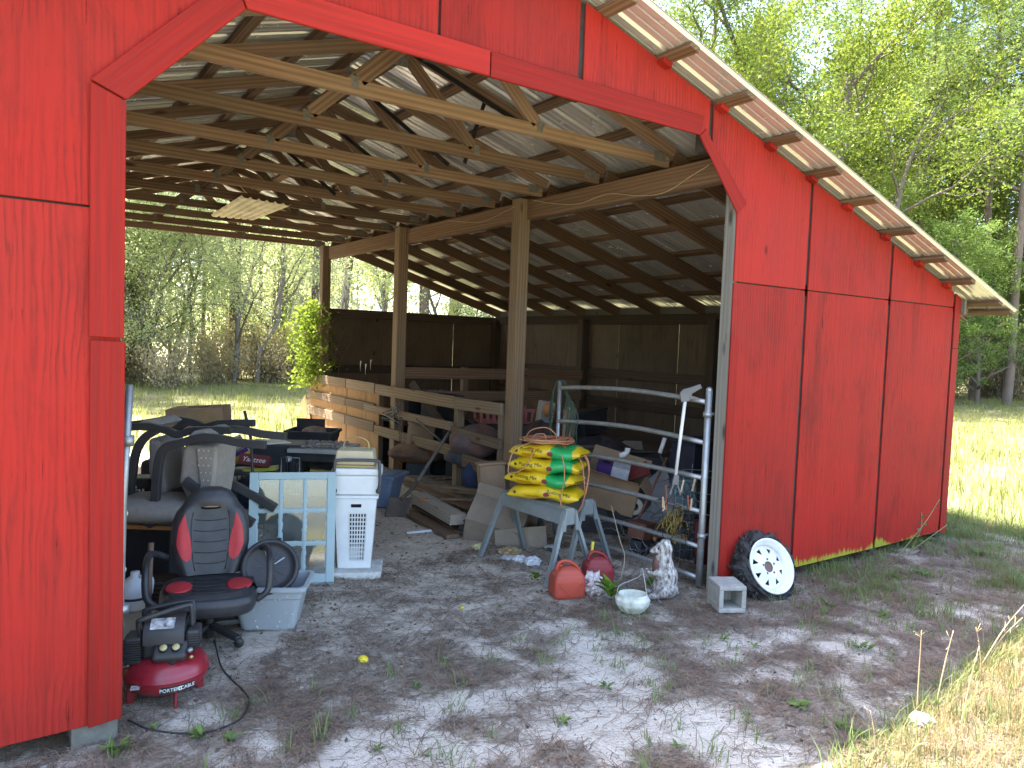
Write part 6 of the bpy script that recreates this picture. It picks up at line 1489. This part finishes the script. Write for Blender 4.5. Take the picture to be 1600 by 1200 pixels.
BRN = wood('brown_board', (.24, .155, .10), (.18, .11, .07), weather=.4, wcol=(.19, .15, .12))
def brd(a, c, w, h, m, label):
    o = plank('lumber_board', a, c, w, h, m); tag(o, label, 'board', 'loose lumber by the tote'); return o
def gz(u, v, z): return G(u, v, z)
brd(gz(638, 800, .03), gz(708, 838, .03), .13, .035, BRN, 'brown board lowest and nearest on the sand in the lumber pile')
brd(gz(650, 790, .035), gz(722, 832, .035), .10, .03, BRN, 'thin reddish board second from the front of the lumber pile')
brd(gz(668, 782, .07), gz(735, 826, .05), .11, .03, BRN, 'brown board half under the thick pale beam')
brd(gz(652, 776, .16), gz(716, 812, .16), .16, .10, PALE, 'thick pale beam with a whitewashed cut end on the lumber pile')
brd(gz(640, 742, .10), gz(800, 800, .10), .20, .03, PALE, 'wide whitish board running long behind the thick beam')
brd(gz(640, 752, .06), gz(790, 812, .06), .22, .03, BRN, 'wide brown board under the long whitish one')
brd(gz(690, 762, .20), gz(780, 772, .20), .07, .06, wood('yellow_board', (.38, .27, .16), (.30, .2, .12)), 'yellowish stud lying crosswise at the back of the lumber pile')
brd(gz(662, 740, .12), gz(755, 775, .10), .10, .03, FENW, 'weathered board under the crosswise yellowish stud')
tag(MB().tube([gz(662, 781, .20), gz(750, 780, .20)], .012, 7).build('tool_handle', BRN), 'thin tool handle with an orange tip lying over the pale beam', 'handle')
tag(MB().tube([gz(655, 781.5, .20), gz(668, 781, .20)], .02, 8).build('orange_tip', M('orange_plastic', (.45, .14, .04))), 'orange grip at the left end of the thin tool handle', 'grip')
pk2 = MB(); random.seed(41)
for k in range(9):
    a = gz(random.uniform(655, 700), random.uniform(742, 757), random.uniform(.12, .2)); pk2.bar(a, a + Vector((random.uniform(.3, .6), random.uniform(-.5, -.1), random.uniform(-.05, .05))), .02, .012)
o = pk2.build('scrap_wood', FENW); tag(o, 'splintered wood scraps heaped behind the blue grey tote', 'scrap wood', kind=None)
plank('sill_board', (4.27, 9.4, .05), (4.29, 6.5, .05), .04, .14, FENW); tag(C.objects[-1], 'long sill board lying on the ground along the rail fence', 'board')
heap('blue_rag', 'dark blue rag at the cut end of the pale beam', 'rag', 738, 822, 7.0, .10, .09, .07, CL('navy_rag', (.04, .055, .08), (.03, .04, .05)), lum=.6)
# --- fuel cans
def gascan(name, label, loc, rz, m, spout=False, sc=1.0):
    t = thing(name, label, 'fuel can', loc, rz); t.scale = (sc,) * 3
    W2, D2 = .125, .095
    def f(u, v):
        a = 2 * math.pi * u; c, s = math.cos(a), math.sin(a); e = .30
        x = math.copysign(abs(c) ** e, c); y = math.copysign(abs(s) ** e, s)
        pr = [(0, 0), (.92, 0), (1, .012), (1.0, .10), (.985, .125), (.90, .165), (.62, .205), (.30, .222), (0, .224)]
        q = v * (len(pr) - 1); i = min(int(q), len(pr) - 2); w = q - i
        r = pr[i][0] * (1 - w) + pr[i + 1][0] * w; z = pr[i][1] * (1 - w) + pr[i + 1][1] * w
        return (x * W2 * r, y * D2 * (r if z < .17 else max(r * .9, .25 * min(1, r * 2))), z)
    MB().grid(f, 40, 32).build('body', m, t)
    MB().tube(cr([(-.085, 0, .175), (-.075, 0, .235), (-.03, 0, .262), (.05, 0, .235), (.105, 0, .165), (.118, -.0, .10)], 6), .014, 8).build('handle', m, t)
    for s in (-1, 1): MB().bar((0, -D2 - .001, .02), (s * .09, -D2 - .001, .115), .008, .006, up=(0, 1, 0)).build('rib', m, t)
    MB().lathe([(0, .20), (.024, .20), (.024, .235), (0, .236)], 14, at=(-.05, .03, 0)).build('cap', BLKP if spout else m, t)
    if spout: MB().tube([(-.05, .03, .22), (-.04, .03, .34)], .013, 10).build('spout', M('yellow_spout', (.62, .50, .05), bump=0), t)
    return t
CAN1 = M('orange_red_plastic', (.40, .055, .030), (.33, .045, .026), scale=4, rough=.5, dirt=.45, dcol=(.20, .09, .06)); CAN2 = M('dark_red_can', (.27, .022, .026), (.22, .02, .024), scale=4, rough=.5, dirt=.4, dcol=(.15, .07, .06))
gascan('fuel_can', 'orange red plastic fuel can standing in front of the sawhorse leg', (3.45, 4.18, 0), -.35, CAN1, sc=.98)
gascan('fuel_can', 'darker red fuel can with a yellow spout, behind and right of the orange one', (3.85, 4.30, 0), -.45, CAN2, True, sc=.92)
# --- crumpled bag, leafy plant, planter, statue
def crumple(name, label, cat, c, r, m, seed, sz=1.0):
    def f(a, q):
        t = 2 * math.pi * a; s = math.pi * q; v = Vector((math.cos(t) * math.sin(s), math.sin(t) * math.sin(s), -math.cos(s)))
        k = .75 + .55 * mnoise.turbulence(v * 2.6 + Vector((seed, 0, 0)), 3, True)
        return v * r * k * 1.0 if sz == 1 else Vector((v.x, v.y, v.z * sz)) * r * k
    return tag(MB().grid(f, 26, 14, smooth=False).build(name, m, None, c), label, cat)
p = G(926, 927); crumple('plastic_bag', 'crumpled clear plastic bag between the fuel cans and the plant', 'bag', (p.x, p.y, .06), .085, M('clear_film', (.55, .50, .50), (.30, .20, .18), scale=14, rough=.25, spec=.7), 3, 1.1)
LEAFG = leafmat('plant_leaf', (.13, .24, .025), (.10, .19, .02), .35, scale=6)
def leafblade(l, w, bend=.3):
    mb = MB(); mb.grid(lambda u, v: ((u - .5) * 2 * w * math.sin(math.pi * min(.98, v * .9 + .08)) ** .8, l * v, .25 * l * v - bend * l * v * v + abs(u - .5) * w * .5), 4, 6)
    return mb.mesh('leaf')
LB = leafblade(.11, .03); LB.materials.append(LEAFG)
def plant(name, label, loc, n, sc, up=.6, seed=1, mesh=None, cat='plant', group=None, h=.05):
    random.seed(seed); t = thing(name, label, cat, loc, group=group); t.scale = (sc,) * 3
    for k in range(n):
        link('leaf', mesh or LB, None, t, (random.uniform(-.02, .02), random.uniform(-.02, .02), random.uniform(.005, h)), (random.uniform(.1, up), random.uniform(-.3, .3), k * 2.4 + random.uniform(-.4, .4)))
    return t
p = G(952, 940); plant('leafy_plant', 'bright green broad leaved plant growing beside the planter bowl', (p.x, p.y, .03), 13, .95, .9, 5, h=.10)
p = G(1018, 928); plant('leafy_plant', 'small broad leaved plant at the foot of the flaking statue', (p.x, p.y, .03), 6, .75, .7, 6, h=.06)
p = G(845, 912); plant('leafy_plant', 'green weed at the foot of the sawhorse leg', (p.x - .05, p.y, .03), 7, .7, .7, 7, h=.08)
MOT = M('flaking_white', (.56, .54, .50), (.08, .052, .042), scale=46, rough=.85, bump=.7, dirt=.6, dcol=(.10, .085, .08), bd=.008, stretch=(1, 1, .5))
pbw = thing('planter_bowl', 'shell shaped white planter bowl with a bent wire handle', 'planter', (3.63, 3.68, 0), -.6)
def bowl(u, v):
    a = 2 * math.pi * u; pr = [(0, 0), (.06, .0), (.085, .02), (.112, .06), (.118, .10), (.105, .115), (.10, .135), (.092, .135), (.085, .11), (.0, .08)]
    q = v * 9; i = min(int(q), 8); w = q - i; r = pr[i][0] * (1 - w) + pr[i + 1][0] * w; z = pr[i][1] * (1 - w) + pr[i + 1][1] * w
    r *= 1 + (.07 * abs(math.sin(5 * a)) - .03) * (1 if z < .112 and i < 6 else 0)
    return (r * math.cos(a), r * math.sin(a) * .85, z)
MB().grid(bowl, 60, 36).build('bowl', M('mossy_white', (.60, .60, .54), (.42, .44, .36), scale=12, rough=.8, bump=.5, dirt=.75, dcol=(.16, .17, .11)), pbw)
MB().tube(cr([(-.11, .02, .10), (-.09, .04, .17), (-.02, .06, .20), (.05, .05, .24), (.065, .04, .30), (.10, .0, .12), (.125, -.03, .06)], 5), .003, 5).build('wire_handle', GALV, pbw)
hp2 = MB().tube(cr([G(985, 930, .02), G(988, 912, .12), G(1000, 900, .22), G(1010, 899, .22), G(1022, 925, .06), G(1032, 942, .01)], 5), .003, 5); tag(hp2.build('bent_wire', GALV), 'bent wire hoop sticking up behind the planter bowl', 'wire')
tag(MB().tube(cr([D(955, 790, 5.6), D(968, 842, 5.5), D(976, 870, 5.45), D(970, 905, 5.4)], 5), .004, 5).build('dry_twig', M('dry_stem', (.22, .18, .12))), 'thin dry stem bending down beside the yellow spout', 'stem')
stt = thing('animal_statue', 'seated prairie dog garden statue with flaking white paint, looking left, paws raised', 'statue', (4.05, 3.80, 0), CAMR)
def blobs(lst, name, m, vox=.008, dec=.0):
    mb = MB()
    for c, r, s in lst: mb.ball(c, r, 18, 12, sc=s)
    o = mb.build(name, m, stt, fix=False); q = o.modifiers.new('remesh', 'REMESH'); q.mode = 'VOXEL'; q.voxel_size = vox; q.use_smooth_shade = True
    q2 = o.modifiers.new('smooth', 'SMOOTH'); q2.factor = .5; q2.iterations = 6
    tx = bpy.data.textures.new('flakes', 'CLOUDS'); tx.noise_scale = .018; q3 = o.modifiers.new('flakes', 'DISPLACE'); q3.texture = tx; q3.strength = .008; q3.mid_level = .5
    return o
blobs([((.015, 0, .07), .10, (1.0, .9, .75)), ((.02, 0, .15), .098, (.92, .85, 1.1)), ((.005, 0, .23), .078, (.9, .85, 1.1)), ((-.005, 0, .30), .062, (1, .9, 1)), ((-.005, 0, .36), .062, (1.05, .9, .95)), ((-.045, 0, .352), .042, (1.3, .8, .72)), ((-.085, 0, .343), .024, (1.1, .9, .8)),
       ((-.005, -.03, .415), .016, (1, .6, 1.1)), ((-.005, .03, .415), .016, (1, .6, 1.1)), ((.01, 0, .415), .03, (1.1, 1, .7)), ((-.05, -.055, .20), .028, (1.2, .8, 1)), ((-.085, -.045, .185), .022, (1.3, .8, .8)), ((-.115, -.03, .195), .017, (1.3, .8, .8)), ((-.05, .05, .20), .028, (1.2, .8, 1)), ((-.09, .035, .19), .022, (1.3, .8, .8)), ((-.118, .022, .20), .016, (1.2, .8, .8)),
       ((-.07, -.06, .025), .035, (1.6, .9, .7)), ((-.07, .06, .025), .035, (1.6, .9, .7)), ((-.01, -.075, .06), .05, (1.1, .7, .9)), ((.09, .03, .03), .03, (1.5, .9, .7))], 'body', MOT)
for y in (-.048, .048): MB().ball((-.052, y * .75, .372), .008, 10, 6).build('eye', BLKM, stt)
MB().ball((-.109, 0, .348), .008, 8, 5).build('nose', BLKM, stt)
BCH = M('bare_clay', (.16, .075, .055), (.11, .055, .045), scale=14, rough=.9, bump=.4)
o = blobs([((-.054, 0, .235), .042, (.75, 1.25, 1.6)), ((-.048, 0, .335), .036, (1.2, .95, .7))], 'bare_patch', BCH)
# --- cinder block
ck2 = thing('cinder_block', 'grey concrete block lying on its side beside the gate hinge post', 'concrete block', (4.30, 3.42, 0), -.50)
bw = MB(); a_, b_, c_ = .098, .115, .19; t_ = .032
bw.box(-a_, a_, -b_, b_, 0, t_); bw.build('shell_wall', CONC, ck2, bev=.006)
MB().box(-a_, a_, -b_, b_, c_ - t_, c_).build('shell_wall', CONC, ck2, bev=.006)
for s in (-1, 1): MB().box(min(s * a_, s * (a_ - t_)), max(s * a_, s * (a_ - t_)), -b_ + .001, b_ - .001, t_ + .0005, c_ - t_ - .0005).build('shell_wall', CONC, ck2, bev=.004)
MB().box(-a_ + t_ + .0005, a_ - t_ - .0005, .07, .10, t_ + .0005, c_ - t_ - .0005).build('web', CONC, ck2)
# --- trailer wheel with shredded tyre
wh = thing('trailer_wheel', 'white trailer wheel with a shredded black tyre leaning on the red wall', 'wheel', (4.80, 3.47, .205), rot=(R_(64), R_(0), -.14))
WRM = M('wheel_white', (.70, .71, .70), (.62, .63, .62), scale=6, rough=.4, dirt=.65, dcol=(.30, .19, .09), bump=.05)
R0 = .205
MB().lathe([(R0 - .02, -.075), (R0, -.07), (R0 + .003, -.06), (R0 - .02, -.045), (R0 - .035, -.02), (R0 - .035, .02), (R0 - .02, .05), (R0 + .002, .062), (R0 + .004, .075), (R0 - .004, .078), (R0 - .016, .06), (R0 - .03, .045), (R0 - .042, .035), (R0 - .045, -.02), (R0 - .03, -.05), (R0 - .02, -.075)], 56).build('rim', WRM, wh)
# disc with eight wedge openings, hub hole and lug holes, cut as polygons per 45 degrees
dk = MB(); RI, RO = .036, R0 - .043
def pz(r): return .030 + .014 * math.exp(-((r - .075) / .03) ** 2) - .010 * sm01(.11, .16, r)
def pol(r, a, dz=0): return Vector((r * math.cos(a), r * math.sin(a), pz(r) + dz))
def ringseg(r0, r1, a0, a1, n=3):
    for i in range(n):
        b0 = a0 + (a1 - a0) * i / n; b1 = a0 + (a1 - a0) * (i + 1) / n
        dk.add([pol(r0, b0), pol(r1, b0), pol(r1, b1), pol(r0, b1), pol(r0, b0, -.006), pol(r1, b0, -.006), pol(r1, b1, -.006), pol(r0, b1, -.006)], [(0, 1, 2, 3), (7, 6, 5, 4), (0, 3, 7, 4), (1, 5, 6, 2)], False)
for k in range(8):
    a0 = k * math.pi / 4; a1 = a0 + math.pi / 4; h0, h1 = .100, .140
    ringseg(RI, .060, a0, a1); ringseg(.060, .085, a0, a1); ringseg(.085, h0, a0, a1); ringseg(h1, RO, a0, a1)
    m = (a0 + a1) / 2
    # wedge hole: narrow inside, wide outside
    def quad(p, q, r, s): dk.add([p, q, r, s] + [x + Vector((0, 0, -.006)) for x in (p, q, r, s)], [(0, 1, 2, 3), (7, 6, 5, 4), (0, 4, 5, 1), (2, 6, 7, 3), (1, 5, 6, 2), (0, 3, 7, 4)])
    quad(pol(h0, a0), pol(h1, a0), pol(h1, m - .155), pol(h0, m - .03)); quad(pol(h0, m + .03), pol(h1, m + .155), pol(h1, a1), pol(h0, a1))
    dk.add([pol(h0, m - .03), pol(h0, m + .03), pol(h0 - .001, m)], [(0, 1, 2)])
dk.build('disc', WRM, wh)
for k in range(5):
    a = k * 1.2566 + .3; MB().lathe([(0, 0), (.0085, 0), (.0085, .002), (0, .002)], 12, at=(.057 * math.cos(a), .057 * math.sin(a), pz(.057) + .0002)).build('lug_hole', M('rust_hole', (.10, .045, .03), (.06, .03, .02)), wh)
MB().lathe([(RI - .001, -.0), (RI + .006, .034), (RI + .001, .036), (RI - .001, .03)], 28).build('hub_lip', M('rust_lip', (.14, .08, .06)), wh)
MB().lathe([(0, -.035), (R0 - .045, -.035)], 40).build('backing_shadow', RUST, wh)
RUB = M('old_rubber', (.014, .014, .015), (.034, .033, .032), scale=14, rough=.85, bump=.6, dirt=.5, dcol=(.10, .095, .09), bd=.01)
random.seed(50)
def tyre(u, v):
    a = 2 * math.pi * u; q = 2 * math.pi * v
    n = mnoise.noise(Vector((math.cos(a) * 4, math.sin(a) * 4, math.cos(q) * 2))) * .05 + mnoise.noise(Vector((math.cos(a) * 13, math.sin(a) * 13, math.sin(q) * 4))) * .02
    r = R0 + .022 + (.040 + n) * math.cos(q); z = -.02 + (.075 + n * .6) * math.sin(q); return (r * math.cos(a), r * math.sin(a), z)
MB().grid(tyre, 90, 14, smooth=False).build('tyre', RUB, wh)
sh2 = MB()
for k in range(260):
    a = random.uniform(0, 6.283); r = R0 + random.uniform(.02, .065); p = Vector((r * math.cos(a), r * math.sin(a), random.uniform(-.10, .045)))
    t = Vector((-math.sin(a), math.cos(a), random.uniform(-.4, .4))).normalized(); o1 = Vector((math.cos(a), math.sin(a), random.uniform(-.5, .8))).normalized(); L = random.uniform(.012, .045); wv = random.uniform(.006, .020)
    sh2.add([p - t * wv, p + t * wv, p + t * wv * .6 + o1 * L * .6, p - t * wv * .5 + o1 * L + t * .01], [(0, 1, 2, 3)])
o = sh2.build('rubber_shreds', RUB, wh, fix=False); o['kind'] = 'stuff'; q = o.modifiers.new('t', 'SOLIDIFY'); q.thickness = .004
# --- litter on the sand
yb_ = thing('practice_ball', 'bright yellow half ball lying on the sand in front of the doorway', 'ball', tuple(G(567, 1033)), 0)
MB().lathe([(.031, 0), (.031, .006), (.028, .017), (.02, .026), (.01, .031), (0, .032)], 20).build('dome', M('bright_yellow', (.72, .58, .02), (.62, .48, .02), scale=8, rough=.45, dirt=.2, bump=.05), yb_)
for k in range(5): MB().ball((.02 * math.cos(k * 1.257), .02 * math.sin(k * 1.257), .0255), .0035, 8, 4, sc=(1, 1, .3)).build('hole', BLKM, yb_)
tag(MB().lathe([(.018, 0), (.02, .008), (.01, .016), (0, .017)], 12).build('yellow_cap', M('bright_yellow2', (.65, .50, .03), bump=0), None, tuple(G(722, 951))), 'tiny yellow cap on the sand deep in the doorway', 'cap')
WPAP = M('white_litter', (.66, .68, .70), (.5, .52, .54), scale=9, rough=.5, bump=.3, dirt=.3)
for k, (u, v, w, d, h, rz, lb) in enumerate(((832, 884, .07, .05, .07, .3, 'white torn carton beside the left sawhorse leg'), (812, 878, .06, .03, .05, -.4, 'crumpled white wrapper left of the torn carton'), (796, 873, .08, .05, .02, .5, 'flat pale wrapper nearest the tipped cardboard box'), (862, 858, .07, .05, .03, -.2, 'white rag between the sawhorse legs'))):
    p = G(u, v); crumple('litter', lb, 'litter', (p.x, p.y, h * .5), w, WPAP, 11 + k, h / w * .6)
crumple('litter', 'yellowish crumpled paper on the sand under the sawhorse', 'litter', tuple(G(798, 862, .02)), .10, M('tan_litter', (.45, .34, .17), (.3, .22, .12), scale=9, bump=.4), 31, .35)
crumple('litter', 'yellow and white scrap beside the leftmost sawhorse foot', 'litter', tuple(G(748, 855, .02)), .06, M('mixed_litter', (.62, .60, .50), (.45, .36, .05), scale=20, bump=.4), 32, .5)
tag(MB().tube(cr([D(856, 858, 5.9), D(866, 862, 5.8), D(874, 875, 5.7), D(878, 884, 5.65)], 4), .016, 7).build('hose_end', BLKP), 'stub of black hose resting against the sawhorse leg', 'hose')
pl_ = MB().box(-.13, .13, -.015, .015, 0, .02); tag(pl_.build('white_lath', WPAP, None, tuple(G(655, 832)), (0, 0, -.1)), 'short white lath on the sand before the lumber', 'lath')
crumple('stone', 'pale crumpled lump half buried in the grass at lower right', 'stone', tuple(G(1440, 1128, .02)), .06, M('pale_stone', (.50, .50, .50), (.32, .33, .34), scale=12, rough=.6, bump=.4), 41, .7)
lg3 = MB(); random.seed(52)
STEMS = [(1432, 1120, 1440, 985), (1462, 1105, 1490, 985), (1535, 1060, 1525, 980), (1500, 1140, 1530, 1010), (1530, 1045, 1600, 945), (1532, 1045, 1598, 965), (1410, 1195, 1450, 1160), (1370, 1195, 1360, 1110)]
for k, (u0, v0, u1, v1) in enumerate(STEMS):
    a = G(u0, v0); d0 = (a - Vector((0, 0, CAMZ))); dep = d0.x * .569 + d0.y * .821; c = D(u1, v1, dep + .1)
    m = a.lerp(c, .55) + Vector((0, 0, .03)); mb = MB(); mb.tube(cr([a, m, c], 5), [.0035] * 6 + [.002] * 5, 5)
    for q in range(3):
        f = random.uniform(.5, .95); b0 = a.lerp(c, f); mb.tube([b0, b0 + Vector((random.uniform(-.06, .06), random.uniform(-.03, .03), random.uniform(.0, .06)))], .0015, 4)
    tag(mb.build('dry_stalk', M('dry_stalk', (.44, .32, .18), (.34, .25, .14), scale=5), fix=False), ['tall dry grass stalk above the pale lump', 'dry stalk just right of the tall one', 'dry stalk standing near the shadow edge at right', 'slanting dry stalk in the sunlit grass', 'arching dry stalk reaching the right picture edge', 'lower arching dry stalk beside the right picture edge', 'short dry stalk at the bottom right of the picture', 'bare short stalk leftmost along the shadow edge'][k], 'grass stalk', 'dry stalks at the shadow edge')
ROS = leafblade(.06, .011, .35); ROS.materials.append(leafmat('weed_leaf', (.14, .20, .05), (.10, .16, .045), .3, scale=8))
WD = [(180, 1180, 11, 1.1), (312, 1152, 9, 1.0), (362, 1160, 8, .9), (465, 1005, 5, .5), (650, 1075, 6, .7), (780, 950, 5, .5), (1010, 960, 6, .5), (1295, 945, 7, 1.0), (1290, 960, 6, .8), (1350, 1020, 8, 1.2), (1310, 1145, 8, .9), (1345, 1160, 7, .9), (1250, 1110, 9, 1.1), (950, 1075, 7, .8), (880, 1130, 7, .8), (1130, 1000, 6, .7), (1440, 900, 8, 1.3), (1400, 905, 7, 1.1), (1530, 870, 8, 1.3), (1380, 965, 7, 1.1), (590, 1170, 6, .6), (1180, 1010, 6, .7), (240, 1140, 6, .6), (1060, 1170, 6, .7)]
for k, (u, v, n, sc) in enumerate(WD):
    p = G(u, v); plant('weed', ['rosette weed in the white sand at the foot of the left trim board', 'leafy weed on the sand below the compressor cord'][k] if k < 2 else 'small green rosette weed growing in the shaded sand', (p.x, p.y, gh(p.x, p.y)), n, sc, .75, 100 + k, ROS, 'weed', 'small weeds in the sand', h=.02)
# twiggy climber at the right corner of the barn
vt = thing('climbing_weed', 'thin weed with pale green leaves growing up the right barn corner', 'weed', (7.6, 3.5, 0), 0)
random.seed(55)
for k, (u0, v0, u1, v1) in enumerate(((1400, 860, 1468, 780), (1420, 850, 1440, 800), (1410, 855, 1480, 820))):
    a = PY(u0, v0, 3.5) - Vector((7.6, 3.5, 0)); a.z = 0; c = PY(u1, v1, 3.5) - Vector((7.6, 3.5, 0)); MB().tube(cr([a, a.lerp(c, .5) + Vector((0, -.05, .05)), c], 5), .004, 5).build('stem', M('green_stem', (.18, .19, .07)), vt)
    for q in range(7):
        f = random.uniform(.25, 1); link('leaf', ROS, None, vt, a.lerp(c, f) + Vector((0, -.03, .03)), (random.uniform(-.5, .5), random.uniform(-.6, .6), random.uniform(0, 6)))

# --- more of the stall's clutter
CLT = [(622, 690, 10.6, .40, .30, .55, .2, BLKP, 'black crate just behind the fence post by the hangers'), (690, 640, 9.9, .50, .30, .36, .3, BLKP, 'low black storage box behind the second fence section'), (655, 680, 9.6, .34, .28, .30, -.5, CARD, 'brown carton behind the leftmost open fence rails'), (715, 690, 9.2, .30, .26, .26, .8, NAVY, 'navy box under the pink and grey clothes'), (770, 752, 7.6, .26, .22, .34, -.4, CARD, 'tan carton standing by the foot of the middle post'),  # the black box here is added to darken a bright gap behind the fence
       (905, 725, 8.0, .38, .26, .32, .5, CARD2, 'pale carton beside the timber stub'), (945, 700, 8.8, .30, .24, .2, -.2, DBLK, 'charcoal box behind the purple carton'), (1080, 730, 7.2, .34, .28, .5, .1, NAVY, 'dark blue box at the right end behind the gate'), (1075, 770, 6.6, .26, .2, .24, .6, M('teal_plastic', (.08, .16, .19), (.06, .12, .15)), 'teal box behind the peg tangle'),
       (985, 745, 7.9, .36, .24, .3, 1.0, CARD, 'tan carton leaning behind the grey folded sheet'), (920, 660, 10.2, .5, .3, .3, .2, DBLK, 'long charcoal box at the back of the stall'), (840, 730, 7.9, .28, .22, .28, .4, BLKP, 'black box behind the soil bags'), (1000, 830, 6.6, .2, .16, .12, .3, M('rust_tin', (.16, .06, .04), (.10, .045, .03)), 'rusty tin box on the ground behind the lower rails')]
random.seed(71)
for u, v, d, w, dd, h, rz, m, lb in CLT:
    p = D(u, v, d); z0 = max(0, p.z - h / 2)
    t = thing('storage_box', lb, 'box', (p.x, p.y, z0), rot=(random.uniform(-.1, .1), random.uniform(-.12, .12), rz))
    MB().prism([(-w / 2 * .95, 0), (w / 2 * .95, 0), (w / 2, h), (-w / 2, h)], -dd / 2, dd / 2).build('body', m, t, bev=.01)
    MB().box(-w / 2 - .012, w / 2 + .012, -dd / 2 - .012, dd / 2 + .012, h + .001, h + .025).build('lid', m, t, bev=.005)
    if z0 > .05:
        q = MB(); q.box(-w / 2 + .02, w / 2 - .02, -dd / 2 + .02, dd / 2 - .02, 0, z0 - .01); tag(q.build('filler_bin', DBLK, None, (p.x, p.y, 0), (0, 0, rz)), 'dark bin under the ' + lb.split(' ')[0] + ' ' + lb.split(' ')[1] + ' ' + lb.split(' ')[2], 'bin')
